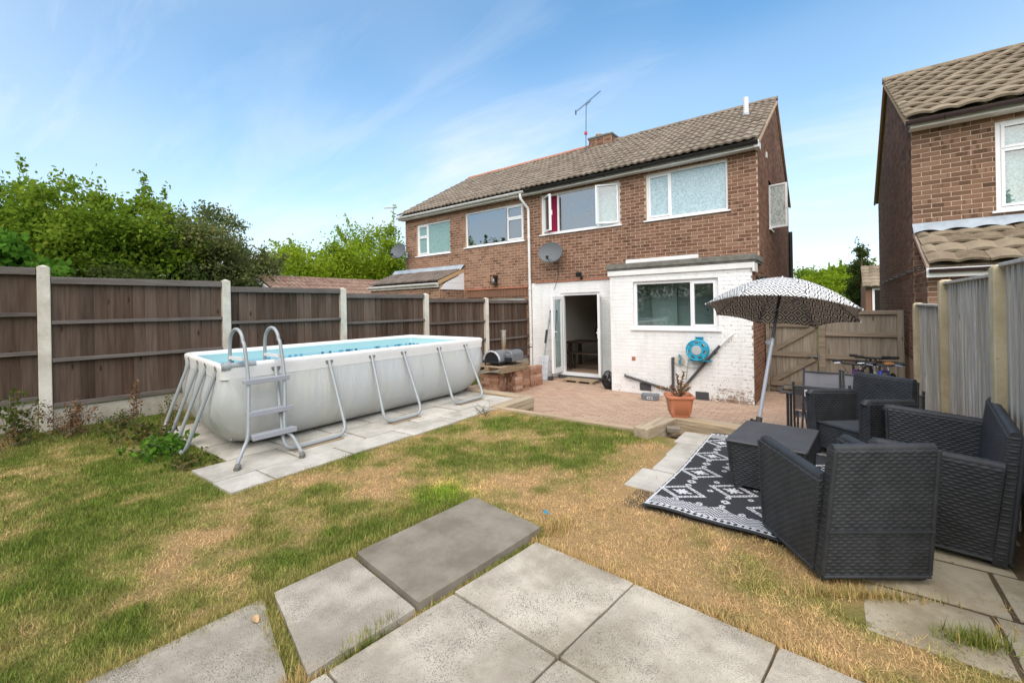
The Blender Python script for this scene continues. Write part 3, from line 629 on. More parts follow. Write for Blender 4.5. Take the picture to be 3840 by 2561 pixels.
# french doors
b = MB(); a, c, z0, z1 = dr
F1.box(b, a, a + .06, -.11, -.03, z0, z1); F1.box(b, c - .06, c, -.11, -.03, z0, z1); F1.box(b, a + .06, c - .06, -.11, -.031, z1 - .06, z1); F1.box(b, a - .02, c + .02, -.12, .05, z0 - .045, z0 + .03)
dfr = b.build('door_frame', 'upvc', house, bevel=.004)
def door_leaf(hu, ang, left):
    wl = .50; k = MB(); s = .095
    u0, u1 = (0, wl) if left else (-wl, 0)
    fr = Fr((HXP + hu, HY + .03, 0), (1, 0, 0), (0, -1, 0)); hz = fr.p(0, 0, 0); rot = Matrix.Translation(hz) @ Matrix.Rotation(R(ang) * (-1 if left else 1), 4, 'Z') @ Matrix.Translation(-hz)
    z0, z1 = dr[2] + .04, dr[3] - .07
    fr.box(k, u0, u0 + s, -.03, .03, z0, z1); fr.box(k, u1 - s, u1, -.03, .03, z0, z1); fr.box(k, u0 + s, u1 - s, -.03, .029, z0, z0 + .13); fr.box(k, u0 + s, u1 - s, -.03, .029, z1 - s, z1)
    k.v = [tuple(rot @ Vector(p)) for p in k.v]; d = k.build('door', 'upvc', house, bevel=.006)
    k = MB(); fr.box(k, u0 + s - .005, u1 - s + .005, -.008, .008, z0 + .125, z1 - s + .005); k.v = [tuple(rot @ Vector(p)) for p in k.v]; k.build('pane', 'glass', d)
    k = MB(); hx = (u1 - s / 2) if left else (u0 + s / 2)
    for n in (-1, 1): fr.box(k, hx - .014, hx + .014, *sorted((n * .03, n * .042)), 1.08, 1.30); fr.box(k, *((hx - .10, hx + .012) if left else (hx - .012, hx + .10)), *sorted((n * .045, n * .065)), 1.19, 1.215)
    k.v = [tuple(rot @ Vector(p)) for p in k.v]; k.build('handle', 'upvc', d, bevel=.003)
    for z in (.45, 1.2, 1.9):
        k = MB(); fr.box(k, (-.02 if left else -.01), (.01 if left else .02), .03, .05, z - .05, z + .05); k.v = [tuple(rot @ Vector(p)) for p in k.v]; k.build('hinge', 'black', d)
door_leaf(dr[0] + .02, 91, True); door_leaf(dr[1] - .02, 112, False)
b = MB(); b.box(-5.78, -4.56, HY - .10, HY - .004, 0.0, .085); b.build('door_step', 'pipe_dark', house, bevel=.006)
# roof of the middle house
def house_roof(root, x0, x1, me, gut, ridge_m, verge_side, nrid):
    b = MB(); e = .03
    b.add([(x0, GY0 - .02, GZ0 - e), (x1, GY0 - .02, GZ0 - e), (x1, RY, RZ - e), (x0, RY, RZ - e), (x0, 2 * RY - GY0, GZ0 - e), (x1, 2 * RY - GY0, GZ0 - e)], [(0, 1, 2, 3), (3, 2, 5, 4)])
    rf = b.build('roof', 'roof_tile', root)
    tile_roof(rf, me, x0, x1, GY0, GZ0, RY, RZ, .33, 13, .03)
    if nrid: ridge(rf, (x0, RY, RZ + .0), (x1, RY, RZ + .0), ridge_m, nrid)
    b = MB(); b.box(x0, x1, GY0 + .03, GY0 + .055, EH - .02, GZ0 - .02); b.box(x0, x1, GY0 + .028, GY0 + .032, EH - .028, EH - .005); f = b.build('fascia_board', 'upvc_warm', root, bevel=.003)
    b = MB(); nb = int((x1 - x0) / .1)
    for i in range(nb): xa = x0 + (x1 - x0) * i / nb; b.box(xa + .002, xa + (x1 - x0) / nb - .002, GY0 + .056, HY - .012, EH - .012, EH - .002)
    b.build('soffit', 'soffit', root)
    gutter('gutter', (x0 + .01, GY0 - .03, GZ0 - .04), (x1 - .0, GY0 - .03, GZ0 - .035), gut, root)
    return rf
TILE = tile_mesh('roof_tile', 'roof_tile', .33, .42, .028)
rf1 = house_roof(house, HXP + .005, HXR + .05, TILE, 'gutter_black', 'roof_tile', 'r', 18)
b = MB(); s = Vector((0, RY - GY0, RZ - GZ0)).normalized()   # verge mortar and bargeless edge on the right gable
b.bar((HXR + .035, GY0 + .05, GZ0 - .035), (HXR + .035, RY, RZ - .045), .05, .06); b.bar((HXR + .035, 2 * RY - GY0 - .05, GZ0 - .035), (HXR + .035, RY, RZ - .045), .05, .06); b.build('verge', 'mortar', house)
b = MB(); b.box(HXR - .03, HXR + .06, GY0 + .0, HY + .02, EH - .03, EH + .10); b.build('eave_box', 'upvc_warm', house, bevel=.005)
# vent pipe, soil pipe, chimney
b = MB(); b.tube([(-1.70, 12.0, 6.28), (-1.70, 12.0, 6.86)], .06, 14); vp = b.build('vent_pipe', 'upvc_warm', house, smooth=40)
b = MB(); b.obox((-1.70, 11.95, 6.335), (.25, 0, 0), (0, .17, .10), (0, -.006, .01)); b.lathe([(.10, 0), (.075, .12), (.065, .13)], (-1.70, 12.0, 6.35)); b.build('flashing', 'lead', vp, smooth=40)
b = MB(); b.tube([(HXR + .07, 16.3, 0), (HXR + .07, 16.3, 4.0), (HXR + .07, 16.3, 4.05)], .055, 12); b.build('soil_pipe', 'pipe_black', house, smooth=40)
b = MB(); b.box(-6.38, -5.6, 12.9, 13.5, 6.7, 7.24); chm = b.build('chimney', 'mortar', house)
for r in range(4):
    for (x0, x1, y0, y1) in ((-6.385, -5.595, 12.893, 12.9), (-5.6, -5.593, 12.9, 13.5)):
        L = max(x1 - x0, y1 - y0); nb = int(L / .2)
        for i in range(nb):
            k = MB(); t0, t1 = i / nb, (i + .93) / nb
            if x1 - x0 > .1: k.box(x0 + L * t0, x0 + L * t1, y0, y1, 6.92 + r * .075, 6.92 + r * .075 + .063, 0, random.random())
            else: k.box(x0, x1, y0 + L * t0, y0 + L * t1, 6.92 + r * .075, 6.92 + r * .075 + .063, 0, random.random())
            k.build('brick', 'brick', chm)
b = MB(); b.box(-6.42, -5.56, 12.86, 13.54, 7.235, 7.30); b.build('chimney_cap', 'felt', chm, bevel=.012)
b = MB(); b.lathe([(.09, 7.30), (.09, 7.42), (.105, 7.43), (.105, 7.46), (.08, 7.46)], (-6.17, 13.2, 0)); b.build('chimney_pot', 'chimney_pot', chm, smooth=40)
b = MB(); b.lathe([(.06, 7.30), (.06, 7.38), (.08, 7.39), (.05, 7.43)], (-5.78, 13.2, 0)); b.build('chimney_pot', 'concrete', chm, smooth=40)
# wall fittings of the house
b = MB(); elbow_tube(b, [(-1.53, EY - .008, 1.29), (-1.56, EY - .06, 1.25), (-1.74, EY - .06, 1.06)], .022, rad=.03); b.build('waste_pipe', 'upvc_warm', house, smooth=40)
b = MB(); b.tube([(-1.74, EY - .06, 1.06), (-2.47, EY - .05, .14), (-2.50, EY - .05, .05)], .026, 10); b.bar((-1.80, EY - .075, .97), (-1.86, EY - .02, .91), .03, .07); b.build('waste_pipe', 'pipe_dark', house, smooth=40)
b = MB(); b.tube([(-2.607, EY - .05, .79), (-2.607, EY - .05, .08)], .028, 10); b.tube([(-2.607, EY - .05, .76), (-2.607, EY + .02, .775)], .03, 10); b.build('waste_pipe', 'pipe_dark', house, smooth=40)
b = MB(); b.tube([(-3.62, EY + .02, .365), (-3.60, EY - .05, .355), (-2.60, EY - .055, .125)], .026, 10); b.build('waste_pipe', 'pipe_dark', house, smooth=40)
for x, z in ((-3.18, .15), (-2.08, .085)):
    b = MB(); b.box(x - .12, x + .12, EY - .014, EY - .004, z - .075, z + .075); v = b.build('air_brick', 'vent_grey', house, bevel=.003); b = MB()
    for i in range(5): b.box(x - .11, x + .11, EY - .019, EY - .013, z - .062 + i * .028, z - .05 + i * .028)
    for i in range(9): b.box(x - .108 + i * .026, x - .10 + i * .026, EY - .018, EY - .012, z - .065, z + .065)
    b.build('grille', 'pipe_dark', v)
b = MB(); b.box(-3.46, -3.38, EY - .009, EY + .005, .68, .76); b.build('wall_hole', 'ridge_terracotta', house)
# white rainwater pipe between the two houses belongs to the neighbour; see below
# ---------------------------------------------------------------- the neighbour's half
nb_ = thing('semi_detached_house', 'brown brick semi with white gutter and downpipe, red ridge tiles and tiled lean-to', 'house', (-9.2, 13.2, 0))
F2 = Fr((HXL, HY, 0), (1, 0, 0), (0, -1, 0)); L2 = HXP - HXL
def U2(x): return x - HXL
w1 = (U2(-11.24), U2(-9.68), 3.60, 4.65); w2 = (U2(-9.03), U2(-6.85), 3.675, 4.725); d2 = (U2(-8.85), U2(-6.85), .1, 2.10)
wl2 = wall_core('rear_wall', F2, L2, 0, 4.9, [w1, w2, d2], 'mortar', nb_)
lay_bricks([(wl2, F2, brick_rects(L2, .0, 4.875, [w1, w2, d2]))], 'brick_pale', 300)
b = MB(); b.add([(HXL, HY, 0), (HXL, BACK, 0), (HXL, BACK, 4.9), (HXL, RY, RZ - .06), (HXL, HY, 4.9)], [(0, 1, 2, 3, 4)]); b.add([(HXL, BACK, 0), (HXP, BACK, 0), (HXP, BACK, 4.9), (HXL, BACK, 4.9)], [(0, 1, 2, 3)]); b.add([(HXP, HY + .24, 0), (HXP, BACK, 0), (HXP, BACK, 4.9), (HXP, HY + .24, 4.9)], [(0, 1, 2, 3)]); b.build('gable_wall', 'mortar', nb_)
window(nb_, F2, *w1, [(w1[0] + .05, w1[0] + .50, w1[2] + .05, w1[2] + .62, 'frost_green', 0, 'l', True), (w1[0] + .051, w1[0] + .501, w1[2] + .62, w1[3] - .05, 'frost_green', 0, 'l', True), (w1[0] + .50, w1[1] - .05, w1[2] + .05, w1[3] - .05, 'frost_green', 0, 'l', False)])
window(nb_, F2, *w2, [(w2[0] + .05, w2[1] - .60, w2[2] + .05, w2[3] - .05, 'glass_mirror', 0, 'l', False), (w2[1] - .60, w2[1] - .05, w2[2] + .05, w2[2] + .66, 'glass_mirror', 0, 'r', True), (w2[1] - .601, w2[1] - .051, w2[2] + .66, w2[3] - .05, 'glass_mirror', 0, 'r', True)])
window(nb_, F2, *d2, [(d2[0] + .06, d2[0] + .40, d2[2] + .06, d2[3] - .06, 'glass', 0, 'l', False), (d2[0] + .40, d2[0] + 1.0, d2[2] + .06, d2[3] - .06, 'glass', 0, 'l', True), (d2[0] + 1.0, d2[0] + 1.6, d2[2] + .06, d2[3] - .06, 'glass', 0, 'r', True), (d2[0] + 1.6, d2[1] - .06, d2[2] + .06, d2[3] - .06, 'glass', 0, 'l', False)], sill=False, fw=.06, name='patio_door')
b = MB()
for i in range(19): x = -8.95 + i * .115; b.box(x, x + .105, HY - .03, HY - .002, 2.15, 2.36)
b.build('soldier_course', 'brick_pale', nb_)
b = MB()
for i in range(20): x = -9.0 + i * .115; b.box(x, x + .11, HY - .06, HY - .002, 2.37, 2.41)
b.build('drip_course', 'ridge_terracotta', nb_)
b = MB(); b.add([(-11.2, HY + .22, 3.6), (-9.7, HY + .22, 3.6), (-9.7, HY + .22, 4.7), (-11.2, HY + .22, 4.7)], [(0, 1, 2, 3)]); b.add([(-9.0, HY + .3, 3.6), (-6.9, HY + .3, 3.6), (-6.9, HY + .3, 4.72), (-9.0, HY + .3, 4.72)], [(0, 1, 2, 3)]); b.build('curtain', 'curtain_grey', nb_)
rf2 = house_roof(nb_, HXL - .10, HXP - .005, TILE, 'gutter_white', 'ridge_terracotta', 'l', 17)
b = MB(); b.bar((HXL - .07, GY0 + .05, GZ0 - .035), (HXL - .07, RY, RZ - .045), .05, .06); b.build('verge', 'mortar', nb_)
b = MB(); gx = HXP - .12
elbow_tube(b, [(gx, GY0 - .03, GZ0 - .09), (gx, GY0 - .03, GZ0 - .22), (gx + .1, HY - .06, GZ0 - .48), (gx + .1, HY - .06, .12)], .036, rad=.05)
for z in (.85, 2.3, 3.7): b.lathe([(.043, 0), (.043, .05)], (gx + .1, HY - .06, z), caps=True)
b.build('downpipe', 'gutter_white', nb_, smooth=40)
# lean-to on the neighbour
lx0, lx1, ly, lze, lzt = -12.4, -9.13, 8.75, 2.62, 3.02
b = MB(); b.add([(lx0, ly - .05, lze - .03), (lx1, ly - .05, lze - .03), (lx1, HY, lzt - .03), (lx0, HY, lzt - .03)], [(0, 1, 2, 3)]); lr = b.build('lean_to_roof', 'roof_tile_dark', nb_)
tile_roof(lr, tile_mesh('roof_tile', 'roof_tile_dark', .21, .40, .03), lx0, lx1, ly - .06, lze, HY, lzt + .01, .21, 4, .018)
b = MB(); b.grid(lambda u, v: (lx0 + (lx1 - lx0 + .05) * u, HY - .02 - .16 * (1 - v) , lzt + .19 * v - .03 + .02 * math.sin(u * 40) * (1 - v)), 60, 3); b.build('lead_flashing', 'lead', nb_, smooth=True)
gutter('gutter', (lx0, ly - .11, lze - .05), (lx1, ly - .11, lze - .045), 'gutter_white', nb_)
b = MB(); b.box(lx0, lx1, ly - .07, ly - .04, lze - .16, lze - .03); b.build('fascia_board', 'upvc_warm', nb_)
b = MB(); b.bar((lx1 + .01, ly - .05, lze - .03), (lx1 + .01, HY, lzt - .02), .03, .10); b.build('barge_board', 'chimney_pot', nb_)
FLr = Fr((lx1 - .02, ly, 0), (0, 1, 0), (1, 0, 0)); FLf = Fr((lx0, ly, 0), (1, 0, 0), (0, -1, 0))
lw = wall_core('lean_to_wall', FLf, lx1 - lx0, 0, lze - .05, [], 'mortar', nb_, .1); lw2 = wall_core('lean_to_wall', FLr, HY - ly, 0, lze - .05, [], 'mortar', nb_, .1)
lay_bricks([(lw, FLf, [r for r in brick_rects(lx1 - lx0, 0, 2.55, []) if r[2] > 1.7]), (lw2, FLr, [r for r in brick_rects(HY - ly, 0, 2.4, []) if r[2] > 1.2])], 'brick_pale', 120)
for i in range(3):
    z0 = 2.4 + i * .2; k = MB(); t = lambda z: max(0, min(1, (z - lze + .1) / (lzt - lze))) * (HY - ly)
    k.add([(lx1 + .002, ly + t(z0) + .02, z0), (lx1 + .002, HY - .003, z0), (lx1 + .002, HY - .003, min(z0 + .196, lzt)), (lx1 + .002, min(ly + t(z0 + .196) + .02, HY - .004), min(z0 + .196, lzt))], [(0, 1, 2, 3)])
    k.prism(k.v[:4], (.018, 0, 0)) if False else None
    k.v = k.v[:4]; k.f = []; k.mi = []; k.rn = []; q4 = k.v; k.v = []
    k.prism(q4, (.016, 0, 0)); k.build('cladding_board', 'upvc', nb_, fix=True)
# ---------------------------------------------------------------- house on the right
rh = thing('detached_house', 'brick house with brown gutter and tiled lean-to behind the grey fence', 'house', (4, 13, 0))
RX, RYW, REH = 1.02, 9.61, 4.60; RX1 = 6.4; FR1 = Fr((RX, RYW, 0), (1, 0, 0), (0, -1, 0)); wr = (.93, 2.35, 3.15, 4.50)
rw = wall_core('rear_wall', FR1, RX1 - RX, 0, 4.66, [wr], 'mortar', rh)
FRG = Fr((RX, 16.5, 0), (0, -1, 0), (-1, 0, 0)); RGL = 16.5 - RYW; RRY, RRZ = RYW + RGL / 2, 6.80
def rg_rng(z):
    if z < REH: return (0, RGL)
    t = (z - REH) / (RRZ - .12 - REH); h = RGL / 2; return (h * t + .04, RGL - h * t - .04)
rgw = gpoly(FRG, RGL, RRZ - .06, REH + .04, (3, 3.0001, 3, 3.0001)).build('gable_wall', 'mortar_red', rh)
lay_bricks([(rw, FR1, [r for r in brick_rects(RX1 - RX, 0, 4.575, [wr]) if r[2] > 1.2]), (rgw, FRG, [r for r in brick_rects(RGL, 0, RRZ - .2, [], rng=rg_rng, off=1) if r[2] > .8])], 'brick_right', 300)
window(rh, FR1, *wr, [(wr[0] + .06, wr[0] + .66, wr[2] + .06, wr[2] + .93, 'glass', 0, 'l', True), (wr[0] + .061, wr[0] + .661, wr[2] + .93, wr[3] - .05, 'glass', 0, 'l', True), (wr[0] + .66, wr[1] - .06, wr[2] + .06, wr[3] - .06, 'glass', 0, 'l', False)], fw=.06)
b = MB(); b.grid(lambda u, v: (RX + wr[0] + .05 + 1.3 * u, RYW + .16 + .012 * math.sin(u * 50), wr[2] + .0 + 1.3 * v), 60, 2); b.build('lace_curtain', 'net', rh, smooth=True)
gy0, gz0 = RYW - .26, REH + .11
b = MB(); b.add([(RX - .09, gy0, gz0 - .03), (RX1, gy0, gz0 - .03), (RX1, RRY, RRZ - .03), (RX - .09, RRY, RRZ - .03), (RX - .09, 2 * RRY - gy0, gz0 - .03), (RX1, 2 * RRY - gy0, gz0 - .03)], [(0, 1, 2, 3), (3, 2, 5, 4)]); rrf = b.build('roof', 'roof_tile_right', rh)
TR = tile_mesh('roof_tile', 'roof_tile_right', .30, .42, .026, .030, 12, kind='wave')
tile_roof(rrf, TR, RX - .10, RX1, gy0, gz0, RRY, RRZ, .30, 13, .034, .010, bond=True)
ridge(rrf, (RX - .1, RRY, RRZ), (RX1, RRY, RRZ), 'roof_tile_right', 14)
b = MB(); b.bar((RX - .07, gy0 + .03, gz0 - .04), (RX - .07, RRY, RRZ - .05), .04, .07); b.bar((RX - .07, 2 * RRY - gy0, gz0 - .04), (RX - .07, RRY, RRZ - .05), .04, .07); b.build('verge', 'chimney_pot', rh)
b = MB(); b.box(RX - .03, RX1, gy0 + .03, gy0 + .055, REH - .03, gz0 - .02); b.box(RX - .03, RX1, gy0 + .056, RYW - .012, REH - .03, REH - .015); b.build('fascia_board', 'upvc_warm', rh)
gutter('gutter', (RX - .10, gy0 - .035, gz0 - .045), (RX1, gy0 - .035, gz0 - .04), 'gutter_brown', rh)
ax0, ay, aze, azt = RX + .02, 8.42, 2.32, 2.92
b = MB(); b.add([(ax0, ay - .02, aze - .03), (RX1, ay - .02, aze - .03), (RX1, RYW, azt - .03), (ax0, RYW, azt - .03)], [(0, 1, 2, 3)]); ar = b.build('lean_to_roof', 'roof_tile_right', rh)
tile_roof(ar, TR, ax0, RX1, ay - .05, aze, RYW, azt, .30, 4, .03, .010, bond=True)
b = MB(); b.grid(lambda u, v: (ax0 - .03 + (RX1 - ax0) * u, RYW - .015 - .17 * (1 - v), azt + .17 * v - .015 + .035 * (1 - v) * abs(math.sin(u * 52))), 160, 3); b.build('lead_flashing', 'lead', rh, smooth=True)
gutter('gutter', (ax0, ay - .10, aze - .06), (RX1, ay - .10, aze - .055), 'gutter_brown', rh, .05)
b = MB(); b.box(ax0 - .02, RX1, ay - .055, ay - .03, aze - .17, aze - .04); b.build('fascia_board', 'upvc_warm', rh)
b = MB(); b.bar((ax0 - .005, ay - .04, aze - .03), (ax0 - .005, RYW, azt - .02), .03, .06); b.build('verge', 'mortar', rh)
FA = Fr((ax0 + .01, RYW, 0), (0, -1, 0), (-1, 0, 0)); aw = wall_core('lean_to_wall', FA, RYW - ay - .12, 0, aze - .05, [], 'mortar_red', rh, .1); FA2 = Fr((ax0 + .01, ay + .12, 0), (1, 0, 0), (0, -1, 0)); aw2 = wall_core('lean_to_wall', FA2, RX1 - ax0, 0, aze - .1, [], 'mortar', rh, .1)
lay_bricks([(aw, FA, [r for r in brick_rects(RYW - ay - .12, 0, 2.25, [], off=1) if r[2] > 1]), (aw2, FA2, [r for r in brick_rects(2.0, 0, 2.2, []) if r[2] > 1.2])], 'brick_right', 100)
b = MB(); b.tube([(RX - .035, RYW - .02 + .35 * i, 2.30 + .012 * math.sin(i * 2.1)) for i in range(-3, 18)], .012, 6); b.build('cable', 'pipe_dark', rh)
# far house between the gable walls, garage by the neighbour, street lamp
fh = thing('far_house', 'small far tiled house seen between the two gable walls', 'house', (2.4, 27, 0))
b = MB(); b.box(1.05, 5, 25, 31, 0, 2.45); b.add([(1.05, 25, 2.45), (1.05, 31, 2.45), (1.05, 28, 4.1)], [(0, 1, 2)]); b.build('wall', 'brick_pale', fh)
b = MB(); b.add([(.95, 24.8, 2.4), (5, 24.8, 2.4), (5, 26.4, 3.35), (.95, 26.4, 3.35), (5, 31, 2.4), (.95, 31, 2.4)], [(0, 1, 2, 3), (3, 2, 4, 5)]); fr_ = b.build('roof', 'roof_tile_right', fh)
tile_roof(fr_, TR, .95, 3.2, 24.78, 2.42, 26.4, 3.38, .30, 6)
b = MB(); b.box(1.28, 1.36, 24.96, 24.99, 1.2, 2.38); b.box(1.36, 2.2, 24.97, 24.99, 2.3, 2.38); wn = b.build('window', 'upvc', fh); b = MB(); b.box(1.36, 2.2, 24.972, 24.982, 1.2, 2.3); b.build('pane', 'glass_mirror', wn)
ga = thing('garage', 'low garage with weathered red tiled roof and white gable behind the dark fence', 'garage', (-14, 8.5, 0))
b = MB(); b.box(-15.4, -12.6, 6.05, 11, 0, 2.2); b.add([(-15.4, 6.05, 2.2), (-12.6, 6.05, 2.2), (-14, 6.05, 2.8)], [(0, 1, 2)]); b.build('wall', 'upvc_warm', ga)
b = MB(); b.add([(-12.4, 5.9, 2.18), (-12.4, 11.2, 2.18), (-14, 11.2, 2.86), (-14, 5.9, 2.86), (-15.6, 11.2, 2.18), (-15.6, 5.9, 2.18)], [(0, 1, 2, 3), (3, 2, 4, 5)]); gr = b.build('roof', 'roof_tile_red', ga)
TG = tile_mesh('roof_tile', 'roof_tile_red', .30, .42, .035)
sv = Vector((-1.6, 0, .68)); gg = sv.length / 5; sv.normalize(); nn = Vector((0, 1, 0)).cross(sv)
for i in range(5):
    for k in range(17):
        t = (sv * .42 - nn * .02).normalized(); piece('roof_tile', TG, gr, frameM(Vector((-12.38, 5.9 + k * .31, 2.19)) + sv * (i * gg) + nn * (.02 + random.uniform(-.004, .004)), (0, 1.03, 0), t, Vector((0, 1, 0)).cross(t)))
ridge(gr, (-14, 5.88, 2.87), (-14, 11.2, 2.87), 'roof_tile_red', 12)
b = MB(); b.bar((-12.45, 5.88, 2.14), (-14, 5.88, 2.80), .03, .12); b.bar((-15.55, 5.88, 2.14), (-14, 5.88, 2.80), .03, .12); b.build('barge_board', 'upvc', ga)
lp = thing('street_lamp', 'thin grey street lamp rising behind the green trees', 'street lamp', (-50.96, 40, 0))
b = MB(); b.tube([(-50.96, 40, 0), (-50.96, 40, 16.4)], [.16, .09], 8); b.build('post', 'steel', lp); b = MB(); b.bar((-50.9, 40, 16.5), (-52.3, 39.4, 16.55), .35, .14); b.build('lantern_head', 'steel', lp)
# ---------------------------------------------------------------- things fixed to the houses
def dish(loc, face, label):
    loc = Vector(loc); f = Vector(face).normalized(); d = thing('satellite_dish', label, 'satellite dish', tuple(loc + Vector((0, .3, -.2))))
    sx = f.cross(Vector((0, 0, 1))).normalized(); sz = sx.cross(f); k = MB()
    def P(u, v, back=0):
        r = u; a = v * 2 * math.pi; return loc + sx * (r * .31 * math.cos(a)) + sz * (r * .265 * math.sin(a)) - f * (.06 * (1 - r * r) + back)
    k.grid(lambda u, v: P(u, v), 8, 30); k.grid(lambda u, v: P(u, 1 - v, .006), 8, 30); k.tube([P(1, t, .003) for t in np.linspace(0, 1, 31)[:-1]], .007, 6, closed=True); k.build('reflector', 'dish', d, smooth=True)
    k = MB(); tip = loc + f * .28 - sz * .24; k.tube([loc - sz * .27 - f * .02, tip], .010, 8); k.build('arm', 'black', d); k = MB(); k.tube([tip + f * .03, tip - f * .07 + sz * .04], [.026, .032], 10); k.tube([tip - f * .02, tip - f * .02 - sz * .05], .02, 8); k.build('receiver', 'black', d, smooth=40)
    k = MB(); k.tube([loc - f * .05, loc - f * .12 - sz * .05, Vector((loc.x, HY - .02, loc.z - .10))], .02, 8); k.box(loc.x - .05, loc.x + .05, HY - .025, HY - .009, loc.z - .2, loc.z - .02); k.build('bracket', 'steel', d)
    k = MB(); k.tube([tip, Vector((loc.x + .05, HY - .05, loc.z - .3)), Vector((loc.x + .03, HY - .02, loc.z - .6)), Vector((loc.x - .1, HY - .02, loc.z - .95))], .005, 6); k.build('cable', 'black', d)
dish((-5.80, 9.42, 3.22), (.28, -1, .28), 'grey satellite dish on the brick wall right of the white downpipe')
dish((-11.72, 9.36, 3.80), (.15, -1, .30), 'grey satellite dish at the far left corner of the brick pair')
ae = thing('tv_aerial', 'rooftop television aerial on a thin mast beside the chimney', 'aerial', (-6.45, 12.8, 6.9))
b = MB(); b.tube([(-6.45, 12.80, 6.85), (-6.41, 12.80, 8.42)], .013, 8); b.build('mast', 'pipe_dark', ae); b = MB(); p0, p1 = Vector((-6.95, 13.1, 8.38)), Vector((-5.78, 12.55, 8.52)); b.tube([p0, p1], .008, 6); bm_ = b.build('boom', 'pipe_dark', ae); dd = (p1 - p0).normalized(); cr = dd.cross(Vector((0, 0, 1))).normalized()
for i in range(20):
    b = MB(); c = p0 + (p1 - p0) * (.08 + i * .047); l = .07 - .001 * i; b.tube([c - cr * l, c + cr * l], .0035, 5); b.build('element', 'pipe_dark', bm_)
b = MB(); b.bar(p0 - Vector((0, 0, .09)), p0 + Vector((0, 0, .07)), .008, .05); b.tube([(-6.41, 12.8, 8.40), p0 * .5 + p1 * .5 + Vector((.1, 0, -.02))], .008, 6); b.tube([(-6.41, 12.8, 8.33), (-6.2, 12.72, 8.42)], .008, 6); b.build('reflector', 'pipe_dark', ae); b = MB(); b.lathe([(.05, -.04), (.05, .04)], (-6.44, 12.8, 7.45), caps=True); b.build('clamp', 'red_plastic', ae)
ln = thing('wall_lantern', 'small black box lantern on the brick wall of the left house', 'wall lamp', (-7.85, 9.7, 2.6)); b = MB()
for dx in (-.075, .065):
    for dy in (-.19, -.05): b.box(-7.85 + dx, -7.85 + dx + .012, HY + dy, HY + dy + .012, 2.53, 2.75)
b.box(-7.935, -7.765, HY - .20, HY - .03, 2.745, 2.765); b.box(-7.935, -7.765, HY - .20, HY - .03, 2.515, 2.532); b.box(-7.88, -7.82, HY - .03, HY - .005, 2.56, 2.72); b.build('cage', 'black', ln); b = MB(); b.lathe([(.0, 2.56), (.03, 2.58), (.035, 2.64), (.0, 2.68)], (-7.85, HY - .12, 0)); b.build('bulb', 'lamp_glass', ln, smooth=True)
fl = thing('floodlight', 'small black floodlight above the patio doors', 'wall lamp', (-5.12, 9.7, 2.6)); b = MB(); b.obox((-5.12, HY - .13, 2.63), (.07, 0, 0), (0, .03, .015), (0, -.02, .05)); b.build('lamp_head', 'black', fl, bevel=.01); b = MB(); b.tube([(-5.10, HY - .005, 2.58), (-5.1, HY - .08, 2.57), (-5.1, HY - .12, 2.60)], .015, 8); b.lathe([(.04, 0), (.03, .03)], (-5.08, HY - .035, 2.53), (0, -1, -.3), caps=True); b.build('sensor', 'black', fl)
for y, z, lab in ((9.30, 2.28, 'black twin security lamp on the extension side nearest the white front'), (11.3, 2.28, 'black twin security lamp farther along the brick gable wall')):
    s = thing('security_lamp', lab, 'wall lamp', (HXR, y, z)); b = MB(); b.box(HXR + .008, HXR + .04, y - .06, y + .06, z - .06, z + .06)
    for sgn in (-1, 1): b.tube([(HXR + .04, y, z), (HXR + .08, y + sgn * .06, z + .01)], .012, 6); b.lathe([(.02, 0), (.05, .03), (.06, .10), (.05, .11)], (HXR + .07, y + sgn * .05, z), (.8, sgn * .55, -.1), 12, caps=True)
    b.build('lamp_body', 'black', s, smooth=40)
b = MB(); b.box(HXR + .008, HXR + .03, 11.0, 11.1, 5.02, 5.14); b.build('wall_tag', 'upvc_warm', house)

